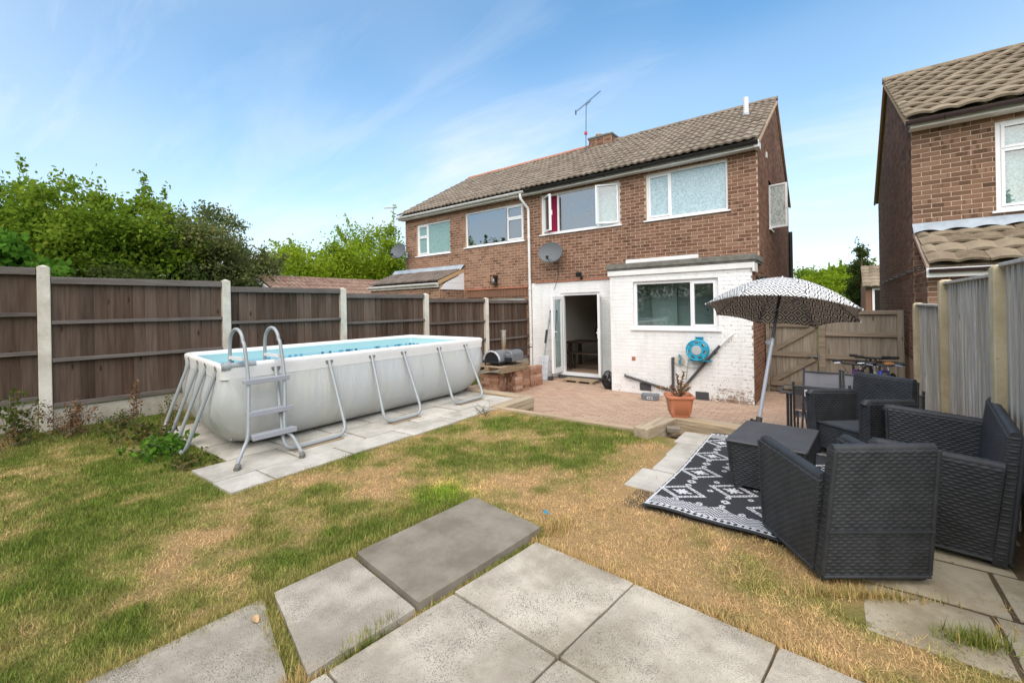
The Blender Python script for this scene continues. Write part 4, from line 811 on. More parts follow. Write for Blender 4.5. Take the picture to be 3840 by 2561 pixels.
# ================================================================ ground, lawn, paving
LZ = .40
b = MB(); b.add([(-400, -120, -.12), (400, -120, -.12), (400, 600, -.12), (-400, 600, -.12)], [(0, 1, 2, 3)]); struct(b.build('ground', 'ground'))
LX0, LX1, LY0, LY1 = -8.4, 1.6, -2.6, 4.80
FA_ = R(4.5); FP0 = Vector((-7.5, .79, 0)); FD = Vector((math.sin(FA_), math.cos(FA_), 0)); FN = Vector((FD.y, -FD.x, 0))
def lawn_z(x, y):
    return LZ - .01 + .018 * (fbm(np.asarray(x) * .9, np.asarray(y) * .9, 3, 3) - .5) + .10 * np.clip((-6.6 - np.asarray(x)) / .8, 0, 1)
def green(x, y):
    """how green the turf is: 1 lush, 0 straw"""
    x = np.asarray(x, float); y = np.asarray(y, float)
    g = .53 + .9 * (fbm(x * .75 + 3, y * .75, 11, 4) - .5) + 1.0 * (fbm(x * 2.1, y * 2.1 + 7, 21, 3) - .5) + 1.0 * (fbm(x * 5.2, y * 5.2 + 2, 27, 2) - .5)
    g += .30 * np.clip((-3.0 - x) / 1.2, 0, 1) * np.clip((2.3 - y) / .8, 0, 1)
    g += .20 * np.clip((y - 3.3) / .8, 0, 1) * np.clip((-1.6 - x) / .4, 0, 1)
    g -= .50 * np.clip((x + 1.75) / .5, 0, 1)
    for cx, cy, r, a in ((-3.05, 2.15, .34, -.55), (-3.0, 1.55, .3, .25), (-2.1, 3.9, .42, .35), (-3.0, 3.1, .3, .25), (-2.45, 2.35, .16, .55), (-2.2, 3.1, .35, -.35), (-4.0, .75, .5, .25), (-3.3, 1.1, .25, -.35), (-5.6, 1.2, .35, .3), (-2.62, 1.25, .12, .6), (-4.2, 1.45, .4, .35), (-5.8, .62, .3, -.5), (.35, 2.55, .18, .3), (-1.9, 2.7, .12, .25), (-3.1, 4.4, .6, .2), (-2.65, 2.65, .28, -.45), (-3.7, 1.75, .3, -.3)):
        g += a * np.exp(-((x - cx) ** 2 + (y - cy) ** 2) / r ** 2)
    return np.clip(g, 0, 1)
def turf_col(g, t):
    """g greenness, t a random number in 0..1; returns linear rgb rows"""
    g = np.asarray(g)[:, None]; t = np.asarray(t)[:, None]
    straw = np.array([.66, .44, .215]) * (.66 + .62 * t) + np.array([.06, .055, .04]) * (t > .8)
    gr = np.array([.165, .225, .040]) * (.5 + 1.0 * t); mid = np.array([.37, .335, .105]) * (.6 + .75 * t)
    w = np.clip(g * 2, 0, 1); w2 = np.clip(g * 2 - 1, 0, 1)
    return (straw * (1 - w) + mid * w) * (1 - w2) + gr * w2
def lawn_sheet():
    nx, ny = 200, 148; X, Y = np.meshgrid(np.linspace(LX0, LX1, nx), np.linspace(LY0, LY1, ny)); Zz = lawn_z(X, Y)
    me = bpy.data.meshes.new('lawn'); vs = np.stack([X, Y, Zz], -1).reshape(-1, 3); idx = np.arange(nx * ny).reshape(ny, nx)
    f = np.stack([idx[:-1, :-1], idx[:-1, 1:], idx[1:, 1:], idx[1:, :-1]], -1).reshape(-1, 4)
    me.from_pydata(vs.tolist(), [], f.tolist()); a = me.color_attributes.new('col', 'FLOAT_COLOR', 'POINT')
    c = turf_col(green(X.ravel(), Y.ravel()), np.full(nx * ny, .35)) * .62 + np.array([.02, .015, .01]); so_ = ((X.ravel() > -1.32) & (Y.ravel() > 2.48) & (X.ravel() > .16 - (Y.ravel() > 3.0) * 1.46)).astype(float)[:, None]; c = c * (1 - so_) + np.array([.13, .10, .065]) * so_; a.data.foreach_set('color', np.c_[c, np.ones(len(c))].astype(np.float32).ravel())
    me.materials.append(MATS['lawn']); me.polygons.foreach_set('use_smooth', [True] * len(me.polygons)); o = bpy.data.objects.new('lawn', me); COL.objects.link(o); return struct(o)
lawn = lawn_sheet()
b = MB(); b.box(LX0, LX1, LY0, LY1 - .02, -.1, LZ - .06); struct(b.build('lawn_bed', 'soil'))
# block paved patio
pat = MB(); pat.add([(-7.0, 4.6, -.0035), (1.0, 4.6, -.0035), (1.0, 10.6, -.0035), (-7.0, 10.6, -.0035)], [(0, 1, 2, 3)]); patio = struct(pat.build('patio', 'sand'))
def lay_pavers():
    cand = []
    for r in range(60):
        y = 4.72 + r * .1
        for k in range(40):
            x = -6.9 + k * .2 + (r % 2) * .1
            if y > EY - .02 and EXL - .02 < x + .1 < HXR + .02: continue
            if y > HY - .05 and x < HXR: continue
            if y < 5.30 and x < -4.0 or x > .8: continue
            cand.append((x, y))
    # what the camera sees of the patio: beyond the lawn edge
    vis = [c for c in cand if c[1] > 5.9 or c[0] > -1.5]
    vis.sort(key=lambda c: c[0] ** 2 + c[1] ** 2); near = set(vis[:300])
    k = MB(); k.add([(.003, .003, 0), (.197, .003, 0), (.197, .097, 0), (.003, .097, 0), (.006, .006, .012), (.194, .006, .012), (.194, .094, .012), (.006, .094, .012)], [(4, 5, 6, 7), (0, 1, 5, 4), (1, 2, 6, 5), (2, 3, 7, 6), (3, 0, 4, 7)]); me = k.mesh('paving_block', 'paver')
    rest = MB()
    for c in cand:
        z = -.010 + random.uniform(-.002, .003) + .004 * math.sin(c[0] * 2.1) * math.sin(c[1] * 1.7)
        if c in near: piece('paving_block', me, patio, Matrix.Translation((c[0], c[1], z)))
        else: rest.add([(c[0] + v[0], c[1] + v[1], z + v[2]) for v in k.v], k.f, 0, random.random())
    o = rest.build('paving_blocks', 'paver', patio); o['kind'] = 'stuff'
lay_pavers()
# slabs by the camera, a little proud of the turf
def slab_obj(par, quad, z, th, m, name='slab', bev=.008, chip=.004):
    """a slab with slightly worn, uneven edges"""
    k = MB(); q = [Vector((p[0], p[1], 0)) for p in quad]; c = sum(q, Vector()) / 4; q = [c + (p - c) * .990 for p in q]; n = 14; sd = random.randrange(999)
    tz = [random.uniform(-.003, .003) for _ in q]; pts = []
    def rim(i, j): return i in (0, n) or j in (0, n)
    for j in range(n + 1):
        for i in range(n + 1):
            u, v = i / n, j / n; w = ((1 - u) * (1 - v), u * (1 - v), u * v, (1 - u) * v); p = sum((q[a] * w[a] for a in range(4)), Vector()); h = sum(tz[a] * w[a] for a in range(4))
            if rim(i, j):
                g = chip * (float(fbm(p.x * 9 + sd, p.y * 9, 3, 2)) * 1.6 - .2) * (2.2 if (i in (0, n) and j in (0, n)) else 1); p = p + (c - p).normalized() * g; h -= .004
            k.v.append((p.x, p.y, z + h + .003 * (float(vnoise(p.x * 4 + sd, p.y * 4)) - .5)))
    for j in range(n):
        for i in range(n): a = j * (n + 1) + i; k.f.append((a, a + 1, a + n + 2, a + n + 1)); k.mi.append(0); k.rn.append(0.0)
    loop = [i for i in range(n + 1)] + [j * (n + 1) + n for j in range(1, n + 1)] + [n * (n + 1) + i for i in range(n - 1, -1, -1)] + [j * (n + 1) for j in range(n - 1, 0, -1)]; o = len(k.v)
    k.v += [(k.v[a][0], k.v[a][1], z - th) for a in loop]; L = len(loop)
    for a in range(L): k.f.append((loop[(a + 1) % L], loop[a], o + a, o + (a + 1) % L)); k.mi.append(0); k.rn.append(0.0)
    return k.build(name, m, par, smooth=40)
b = MB(); b.hexa([(-2.5, -1.2, .2), (1.3, -1.2, .2), (1.3, 2.05, .2), (-2.2, 2.15, .2)], [(-2.5, -1.2, .37), (1.3, -1.2, .37), (1.3, 1.95, .37), (-1.6, 2.05, .37)]); near = struct(b.build('slab_terrace', 'soil'))
e1 = Vector((.640, -.048, 0)); e2 = Vector((-.078, -.640, 0)); o0 = Vector((-1.497, 2.205, 0))
for i in range(4):
    for j in range(4):
        p = o0 + e1 * i * 1.0 + e2 * j; 
        if i == 3 and j == 0: p = p + Vector((.03, 0, 0))
        slab_obj(near, [p + e2, p + e1 + e2, p + e1, p], LZ + .018, .06, 'slab')
def step(quad, z, m, lab): o = slab_obj(near, quad, z, .10, m); o['label'] = lab
step([(-2.266, 1.456), (-1.625, 1.376), (-1.530, 2.325), (-2.181, 2.405)], LZ + .045, 'slab_dark', 'raised darker slab beside the pale slabs')
step([(-2.315, 1.02), (-1.678, .86), (-1.620, 1.362), (-2.270, 1.442)], LZ + .03, 'slab_mid', 'speckled grey slab below the dark slab')
step([(-2.40, .02), (-1.775, -.04), (-1.722, .815), (-2.333, .985)], LZ + .02, 'slab_mid', 'speckled grey slab at the lower left')
# slabs beside the pool
b = MB(); b.box(-7.0, -3.86, 1.25, 5.50, .1, LZ - .02); pooldeck = struct(b.build('pool_terrace', 'soil'))
for i, x0 in enumerate((-4.76, -4.26)):
    for j in range(6):
        y0 = max(1.40, 1.40 + j * .755 - (.40 if i else 0))
        x1 = x0 + (.50 if i == 0 else .36 + .03 * math.sin(j * 3))
        y9 = min(1.40 + j * .755 - (.40 if i else 0) + .75, 5.5)
        if y9 - y0 < .2: continue
        slab_obj(pooldeck, [(x0, y0), (x1, y0 + .01), (x1, y9), (x0, y9)], LZ + .012, .06, 'slab_pale', bev=.006)
for i in range(3):
    for j in range(7): slab_obj(pooldeck, [(-6.8 + i * .68, 1.7 + j * .55), (-6.13 + i * .68, 1.7 + j * .55), (-6.13 + i * .68, 2.24 + j * .55), (-6.8 + i * .68, 2.24 + j * .55)], LZ + .01, .06, 'slab_pale', bev=.006)
# slabs under the seating group
b = MB(); b.box(-1.30, .86, 2.55, 5.18, .1, LZ - .03); seat_t = struct(b.build('seating_terrace', 'soil'))
ys = 2.45
for j in range(6):
    x = -1.36 + (.05 * math.sin(j * 2.3)) if j > 1 else .08
    while x < .80:
        w = random.uniform(.44, .62); w = min(w, .86 - x)
        if w > .12: slab_obj(seat_t, [(x, ys + random.uniform(-.01, .01)), (x + w - .015, ys), (x + w - .015, ys + .44), (x, ys + .44)], LZ + random.uniform(-.004, .006) - (.0 if j else .004), .05, 'slab_pale' if x < -.9 else 'slab_moss', bev=.01)
        x += w
    ys += .447
# sleepers and edging
def sleeper(p, q, w, h, z, m, lab, axis_up=(0, 0, 1)):
    k = MB(); k.bar((p[0], p[1], z), (q[0], q[1], z), w, h); o = k.build('timber_sleeper', m, None, bevel=.012); return tag(o, lab, 'sleeper', 'timber sleepers edging the lawn')
sleeper((-1.60, 5.34), (1.0, 5.02), .19, .20, .405, 'sleeper', 'long timber sleeper behind the patterned rug under the plant pot')
sleeper((-1.74, 4.62), (-1.60, 5.28), .17, .20, .405, 'sleeper_y', 'short timber sleeper running from the lawn edge to the plant pot')
sleeper((-3.90, 4.84), (-1.76, 4.83), .09, .16, .35, 'sleeper', 'thin timber edging between the lawn and the paved patio')
sleeper((-3.93, 4.80), (-3.93, 5.66), .20, .17, .35, 'sleeper_y', 'top sleeper at the end of the pool slabs')
sleeper((-3.94, 4.86), (-3.94, 5.68), .18, .17, .175, 'sleeper_y', 'lower sleeper under the end of the pool slabs')
sleeper((-4.05, 5.62), (-5.6, 5.66), .18, .17, .35, 'sleeper', 'sleeper behind the pool beside the stacked bricks')
b = MB(); b.box(-7.2, -4.0, 5.5, 5.70, -.05, .26); b.box(-3.9, -1.7, 4.76, 4.82, -.05, .3); b.box(-1.65, 1.0, 5.1, 5.2, -.05, .32); struct(b.build('retaining_edge', 'soil'))
b = MB(); b.obox((-1.50, 5.02, LZ + .03), (.07, .02, .0), (-.010, .035, .006), (0, -.004, .026)); tag(b.build('loose_block', 'slab_dark', None, bevel=.005), 'small grey loose block lying below the plant pot', 'brick')

# ================================================================ fences
bd = MB(); bd.add([(-.5, 0, 0), (.5, 0, 0), (.5, 0, 1), (-.5, 0, 1), (-.5, 1, 0), (.5, .35, 0), (.5, .35, 1), (-.5, 1, 1)], [(3, 2, 1, 0), (4, 5, 6, 7), (0, 1, 5, 4), (1, 2, 6, 5), (2, 3, 7, 6), (3, 0, 4, 7)])
def boards(par, o, d, n, L, z0, z1, me, bw=.125, th=.018, jit=.004):
    """upright featheredge boards along d from o; n is the side the boards' thick edge faces"""
    nb = max(1, int(round(L / bw))); w = L / nb
    for i in range(nb):
        c = Vector(o) + Vector(d) * ((i + .5) * w) + Vector(n) * random.uniform(-jit, jit) * .5
        piece('board', me, par, frameM((c.x, c.y, z0), Vector(d) * (w * 1.08), Vector(n) * th, Vector((0, 0, (z1 - z0) * random.uniform(.997, 1.0)))))
lf = thing('fence', 'dark brown board fence with concrete posts along the left of the garden', 'fence', (-7.2, 5, 0))
BDK = bd.mesh('board', 'fence_dark')
TS = [-1.9, -.0, 1.86, 3.70, 5.57, 7.40, 9.02]; PT = [2.50, 2.456, 2.351, 2.265, 2.183, 2.097]; TP = [2.40, 2.300, 2.226, 2.142, 2.053, 2.02]
for i in range(6):
    p = FP0 + FD * TS[i]; k = MB(); k.box(-.055, .055, -.055, .055, 0, PT[i] - .03); k.add([(-.055, -.055, PT[i] - .03), (.055, -.055, PT[i] - .03), (.055, .055, PT[i] - .03), (-.055, .055, PT[i] - .03), (0, 0, PT[i])], [(0, 1, 4), (1, 2, 4), (2, 3, 4), (3, 0, 4)])
    M = frameM((p.x, p.y, 0), FN, FD, (0, 0, 1)); k.v = [tuple(M @ Vector(q)) for q in k.v]; k.build('post', 'concrete', lf, bevel=.008)
for i in range(6):
    t0, t1 = TS[i] + .06, TS[i + 1] - (.06 if i < 5 else 0); a = FP0 + FD * t0; L = t1 - t0; top = TP[i]; bot = top - 1.545; k = MB()
    for z, h, th in ((top - .035, .07, .05), (top - .53, .045, .045), (top - .98, .045, .045), (bot + .03, .05, .045)):
        k.bar(tuple(a + FN * .028 + Vector((0, 0, z))), tuple(a + FD * L + FN * .028 + Vector((0, 0, z))), th, h)
    k.bar(tuple(a + FN * .012 + Vector((0, 0, top + .004))), tuple(a + FD * L + FN * .012 + Vector((0, 0, top + .004))), .07, .02)
    pn = k.build('fence_panel', 'rail_dark', lf, bevel=.004); boards(pn, a - FN * .022, FD, FN, L, bot, top - .005, BDK, .125, .022, .006)
    k = MB(); k.bar(tuple(a + Vector((0, 0, bot - .165))), tuple(a + FD * L + Vector((0, 0, bot - .165))), .05, .30); k.build('gravel_board', 'gravel_board', lf, bevel=.006)
rf_ = thing('fence', 'pale grey board fence with concrete posts along the right beside the armchairs', 'fence', (.9, 5, 0))
BGR = bd.mesh('board', 'fence_grey'); XF = .90
RY_ = [2.43, 4.33, 6.23, 8.13]; RPT = [2.12, 2.075, 2.045, 1.80]; RTP = [2.06, 2.0, 1.77]
for i in range(4):
    k = MB(); y = RY_[i]; k.box(XF - .055, XF + .055, y - .055, y + .055, -.1, RPT[i] - .02); k.hexa([(XF - .055, y - .055, RPT[i] - .02), (XF + .055, y - .055, RPT[i] - .02), (XF + .055, y + .055, RPT[i] - .02), (XF - .055, y + .055, RPT[i] - .02)], [(XF - .03, y - .03, RPT[i]), (XF + .03, y - .03, RPT[i]), (XF + .03, y + .03, RPT[i]), (XF - .03, y + .03, RPT[i])]); k.build('post', 'concrete_yellow', rf_, bevel=.008)
for i in range(3):
    y0, y1 = RY_[i] + .055, RY_[i + 1] - .055; k = MB(); top = RTP[i]
    for z in (top - .25, top - .85, top - 1.4): k.box(XF + .012, XF + .05, y0, y1, z - .03, z + .03)
    k.box(XF - .03, XF + .035, y0, y1, top - .004, top + .02); pn = k.build('fence_panel', 'fence_grey', rf_, bevel=.004); boards(pn, (XF + .012, y0, 0), (0, 1, 0), (-1, 0, 0), y1 - y0, -.05 if i == 2 else .30, top, BGR, .115, .02, .005)
bf = thing('fence', 'weathered board fence right of the gate behind the bicycles', 'fence', (.4, 10.35, 0)); BGT = bd.mesh('board', 'gate_wood'); YB = 10.35
k = MB()
for z, h in ((1.62, .07), (1.22, .09), (.78, .09), (.3, .09)): k.box(-.18, .95, YB - .045, YB - .004, z - h / 2, z + h / 2)
pn = k.build('fence_panel', 'gate_rail', bf, bevel=.004); boards(pn, (-.18, YB + .022, 0), (1, 0, 0), (0, -1, 0), 1.13, 0, 1.66, BGT, .12, .02)
k = MB(); k.box(-.29, -.18, YB - .06, YB + .05, -.1, 1.52); k.build('post', 'gate_rail', bf, bevel=.006); k = MB(); k.box(.86, .95, YB - .08, YB + .02, -.1, 1.66); k.build('post', 'gate_wood', bf, bevel=.006)
gt = thing('gate', 'ledged and braced wooden side gate beside the house wall', 'gate', (-.7, 10.35, 0))
k = MB()
for z in (1.39, .80, .20): k.box(-1.10, -.32, YB - .045, YB - .004, z - .05, z + .05)
k.bar((-1.06, YB - .026, .86), (-.36, YB - .026, 1.33), .04, .085, (0, 0, 1)); k.bar((-1.06, YB - .026, .24), (-.36, YB - .026, .72), .04, .085, (0, 0, 1)); k.build('ledge', 'gate_rail', gt, bevel=.004)
k = MB(); k.box(-1.10, -.31, YB - .002, YB + .001, .05, .06); lg = k.build('board_backing', 'gate_wood', gt); boards(lg, (-1.11, YB + .022, 0), (1, 0, 0), (0, -1, 0), .80, .06, 1.44, BGT, .115, .02)
for z in (1.40, .78):
    k = MB(); k.box(-.46, -.24, YB - .062, YB - .046, z - .02, z + .02); k.tube([(-.29, YB - .07, z - .05), (-.29, YB - .07, z + .05)], .014, 8); k.build('hinge', 'rubber', gt)
k = MB(); k.box(-1.18, -1.115, YB - .05, YB + .05, -.1, 1.5); k.build('gate_post', 'gate_rail', gt, bevel=.005)
# ================================================================ swimming pool
PX0, PX1, PY0, PY1, PZ = -6.95, -4.93, 1.74, 5.68, 1.305
pool = thing('swimming_pool', 'rectangular grey frame pool with white rim standing beside the lawn', 'pool', (-5.94, 3.7, LZ))
def ring(off, rad, z, n=6, wav=0.0):
    x0, x1, y0, y1 = PX0 - off, PX1 + off, PY0 - off, PY1 + off; pts = []
    for (cx, cy, a0) in ((x1 - rad, y0 + rad, -90), (x1 - rad, y1 - rad, 0), (x0 + rad, y1 - rad, 90), (x0 + rad, y0 + rad, 180)):
        for i in range(n + 1): a = R(a0 + 90 * i / n); pts.append((cx + rad * math.cos(a), cy + rad * math.sin(a)))
    out = []
    N = len(pts)
    for i in range(N):      # subdivide the straight sides
        p, q = pts[i], pts[(i + 1) % N]; out.append(p)
        L = math.hypot(q[0] - p[0], q[1] - p[1])
        if (i + 1) % (n + 1) == 0:
            m = 28 if abs(q[1] - p[1]) > abs(q[0] - p[0]) else 14
            for k in range(1, m): out.append((p[0] + (q[0] - p[0]) * k / m, p[1] + (q[1] - p[1]) * k / m))
    return [(x, y, z) for x, y in out]
def loft(b, rings):
    n = len(rings[0]); o = len(b.v)
    for r in rings: b.v += r
    for j in range(len(rings) - 1):
        for i in range(n): b.f.append((o + j * n + i, o + j * n + (i + 1) % n, o + (j + 1) * n + (i + 1) % n, o + (j + 1) * n + i)); b.mi.append(0); b.rn.append(0.0)
    return b
prof = [(LZ + .012, -.30, .30), (LZ + .025, -.20, .36), (LZ + .065, -.10, .40), (LZ + .14, -.012, .42), (LZ + .25, .05, .40), (LZ + .40, .082, .34), (LZ + .53, .078, .26), (LZ + .64, .055, .18), (LZ + .72, .035, .12), (PZ - .13, .022, .08)]
b = loft(MB(), [ring(o, r, z) for z, o, r in prof])
# gathers and sag of the vinyl: real wrinkles near the corners and vertical seams
nv = []
for (x, y, z) in b.v:
    t = (z - LZ) / (PZ - LZ); w = .006 * math.sin(x * 23 + z * 9) * math.sin(y * 19 - z * 6) * math.sin(math.pi * min(1, t * 1.1))
    dc = min(math.hypot(x - cx, y - cy) for cx in (PX0, PX1) for cy in (PY0, PY1)); w += .012 * math.exp(-(dc / .35) ** 2) * math.sin(dc * 55 + z * 14) * t
    sgx = 1 if x > (PX0 + PX1) / 2 else -1; sgy = 1 if y > (PY0 + PY1) / 2 else -1
    ex = abs(x - (PX0 if sgx < 0 else PX1)); ey = abs(y - (PY0 if sgy < 0 else PY1))
    nv.append((x + sgx * w * (ex < .3), y + sgy * w * (ey < .3), z))
b.v = nv; b.build('liner_wall', 'vinyl', pool, smooth=True)
for y in (2.98, 4.32):
    k = MB(); pr = [(z, o) for z, o, r in prof]
    for z, o in pr: k.v += [(PX1 + o + .0055 - .004 * (z < LZ + .1), y - .016, z), (PX1 + o + .0055 - .004 * (z < LZ + .1), y + .016, z)]
    for i in range(len(pr) - 1): k.f.append((2 * i, 2 * i + 1, 2 * i + 3, 2 * i + 2)); k.mi.append(0); k.rn.append(0.0)
    k.build('weld_seam', 'vinyl', pool, smooth=True)
b = loft(MB(), [ring(.026, .08, PZ - .135), ring(.028, .075, PZ - .07), ring(.035, .07, PZ - .02), ring(.03, .06, PZ + .012), ring(.0, .05, PZ + .026), ring(-.028, .05, PZ + .012), ring(-.032, .05, PZ - .03)]); b.build('rim_sleeve', 'vinyl_white', pool, smooth=True)
b = loft(MB(), [ring(-.031, .05, PZ - .028), ring(-.012, .05, PZ - .12), ring(-.012, .05, PZ - .5)][::-1]); b.build('inner_liner', 'liner', pool, smooth=True)
b = MB(); r = ring(-.014, .05, 1.125); b.add(r, [tuple(range(len(r)))]); b.build('water', 'water', pool)
b = MB(); b.tube([(PX1 + .0, PY0 - .02, PZ - .005), (PX1 + .0, PY0 + .30, PZ - .005)], .038, 14); b.lathe([(.045, -.03), (.048, 0), (.045, .03)], (PX1, PY0 + .03, PZ - .005), (0, 1, 0)); b.build('corner_tube', 'tube_grey', pool, smooth=40)
def uleg(p_top, p_bot, name='leg'):
    k = MB(); k_pts = [p_top[0], p_bot[0], p_bot[1], p_top[1]]; elbow_tube(k, k_pts, .020, 10, .14); lg = k.build(name, 'tube_grey', pool, smooth=40)
    for t in p_top: 
        k = MB(); n = (Vector(p_bot[0]) - Vector(p_top[0])); k.lathe([(.05, -.006), (.05, .006)], t, (1 if abs(n.x) > abs(n.y) else .01, 0 if abs(n.x) > abs(n.y) else 1, .25), 14, caps=True); k.build('leg_socket', 'rubber', lg)
for ya, yb in ((2.20, 2.86), (3.42, 3.98), (4.62, 5.25)):
    uleg([(PX1 + .025, ya + .04, PZ - .055), (PX1 + .025, yb - .0, PZ - .055)], [(PX1 + .43, ya - .02, LZ + .035), (PX1 + .43, yb + .02, LZ + .035)])
    b = MB(); b.box(PX1 + .36, PX1 + .50, ya + .05, yb - .05, LZ + .008, LZ + .018); b.build('foot_plate', 'pallet_wood', pool)
for xa, xb in ((-5.12, -5.62), (-6.05, -6.6)):
    uleg([(xa, PY0 - .025, PZ - .055), (xb, PY0 - .025, PZ - .055)], [(xa - .12, PY0 - .30, LZ + .03), (xb - .12, PY0 - .30, LZ + .03)])
for ya, yb in ((2.3, 2.9), (3.5, 4.0), (4.7, 5.3)): uleg([(PX0 - .025, ya, PZ - .055), (PX0 - .025, yb, PZ - .055)], [(PX0 - .33, ya, LZ + .03), (PX0 - .33, yb, LZ + .03)])
def pool_skew(p):      # the frame has gone slightly out of square
    f = (PX1 - p.x) / (PX1 - PX0); e = (p.y - PY0) / (PY1 - PY0); return Vector((p.x + .06 * f, p.y + f * (.27 * (1 - e) + .10 * e), p.z))
for o in pool.children_recursive:
    M = wm(o); I = M.inverted()
    for v in o.data.vertices: v.co = I @ pool_skew(M @ v.co)
ld = thing('pool_ladder', 'grey pool ladder with arched rails and three steps at the near end of the pool', 'ladder', (-4.5, 1.95, LZ))
for ft, st, y in (((-4.42, 1.66), (-4.56, 1.75), 1.875), ((-4.25, 2.17), (-4.52, 2.20), 2.225)):
    k = MB(); x0, x1 = -4.80, -5.12; pts = [(ft[0] + .02, ft[1] - .005, LZ + .035), (ft[0] - .05, ft[1] + .02, LZ + .05), (st[0] + .0, st[1] + .02, LZ + .15), (-4.58, y - .06, LZ + .25), (-4.63, y - .03, LZ + .5), (-4.70, y, PZ - .1), (x0 + .03, y, PZ + .20)] + [((x0 + x1) / 2 + (x0 - x1) / 2 * math.cos(a), y + .0, PZ + .22 + .15 * math.sin(a)) for a in np.linspace(.15, math.pi - .15, 9)] + [(x1 - .01, y, PZ + .15), (x1 - .02, y, PZ - .25), (x1 - .02, y, LZ + .1)]
    P = [Vector(p) for p in pts]; out = []
    for i in range(len(P) - 1): 
        p0, p1, p2, p3 = P[max(0, i - 1)], P[i], P[i + 1], P[min(len(P) - 1, i + 2)]
        for t in np.linspace(0, 1, 5)[:-1]: out.append(.5 * ((2 * p1) + (p2 - p0) * t + (2 * p0 - 5 * p1 + 4 * p2 - p3) * t * t + (3 * p1 - p0 - 3 * p2 + p3) * t ** 3))
    out.append(P[-1]); k.tube(out, .0175, 10); k.build('rail', 'tube_grey', ld, smooth=40)
    k = MB(); k.tube([P[0] + Vector((.03, -.03, -.008)), P[0], P[1] * .4 + P[0] * .6], [.022, .028, .026], 10); k.build('foot_cap', 'rubber', ld, smooth=40)
    k = MB(); k.bar((x0 + .01, y, PZ + .07), (x1 - .01, y, PZ + .07), .03, .03); k.build('spreader', 'vinyl_white', ld)
for z, x in ((PZ - .15, -4.71), (PZ - .46, -4.645), (LZ + .23, -4.575)):
    k = MB(); k.box(x - .055, x + .05, 1.84, 2.26, z - .018, z + .018); k.box(x + .045, x + .056, 1.835, 2.265, z - .028, z + .024); k.build('step', 'step_grey', ld, bevel=.006)
for z in (PZ - .35, PZ - .6): k = MB(); k.box(-5.17, -5.10, 1.87, 2.23, z - .02, z + .02); k.build('step', 'step_grey', ld, bevel=.005)

# ================================================================ moulded rattan furniture
def weave_patch(b, P, hr=.0175, ls=.046, amp=.0062, m=0, bulge=0.0, flip=False):
    """bilinear patch P00,P10,P11,P01 with a woven relief; rows run along the first edge"""
    P = [np.array(p, float) for p in P]; lu = (np.linalg.norm(P[1] - P[0]) + np.linalg.norm(P[2] - P[3])) / 2; lv = (np.linalg.norm(P[3] - P[0]) + np.linalg.norm(P[2] - P[1])) / 2
    nr = max(1, round(lv / hr)); ns = max(1, round(lu / ls)); nu = ns * 5; nv = nr * 4
    u, v = np.meshgrid(np.linspace(0, 1, nu + 1), np.linspace(0, 1, nv + 1)); U_, V_ = u[..., None], v[..., None]
    pos = P[0] * (1 - U_) * (1 - V_) + P[1] * U_ * (1 - V_) + P[2] * U_ * V_ + P[3] * (1 - U_) * V_
    nrm = np.cross(P[1] - P[0], P[3] - P[0]); nrm /= np.linalg.norm(nrm)
    row = np.floor(np.clip(v * nr, 0, nr - 1e-6)); fv = v * nr - row
    ac = np.sin(np.pi * np.clip(fv, 0, 1)) ** .7; al = .5 - .5 * np.cos(2 * np.pi * (u * ns + .5 * (row % 2)))
    d = amp * ac * (.04 + .96 * al ** .9) * np.minimum(1, np.minimum(u, 1 - u) * lu / .006) + bulge * np.sin(np.pi * u) * np.sin(np.pi * v)
    pos = pos + nrm * d[..., None]
    o = len(b.v); b.v += [tuple(x) for x in pos.reshape(-1, 3)]
    idx = o + np.arange((nu + 1) * (nv + 1)).reshape(nv + 1, nu + 1)
    q = np.stack([idx[:-1, :-1], idx[:-1, 1:], idx[1:, 1:], idx[1:, :-1]], -1).reshape(-1, 4)
    b.f += [tuple(x) for x in q.tolist()]; b.mi += [m] * len(q); b.rn += [0.0] * len(q)
def weave_box(b, B, T, top=True, bulge=0.0, hr=.0175, ls=.046, amp=.0062):
    for i in range(4):
        j = (i + 1) % 4; weave_patch(b, (B[i], B[j], T[j], T[i]), hr, ls, amp, 0, bulge)
    if top: weave_patch(b, (T[0], T[1], T[2], T[3]), hr * .9, ls, amp * .8)
def rim_roll(b, pts, r=.016):
    """twisted border along an edge"""
    P = [Vector(p) for p in pts]; out = []; rr = []
    for i in range(len(P) - 1):
        n = max(2, int((P[i + 1] - P[i]).length / .016))
        for k in range(n): out.append(P[i].lerp(P[i + 1], k / n)); rr.append(r * (1.04 if len(out) % 2 else .95))
    out.append(P[-1]); rr.append(r); b.tube(out, rr, 8)
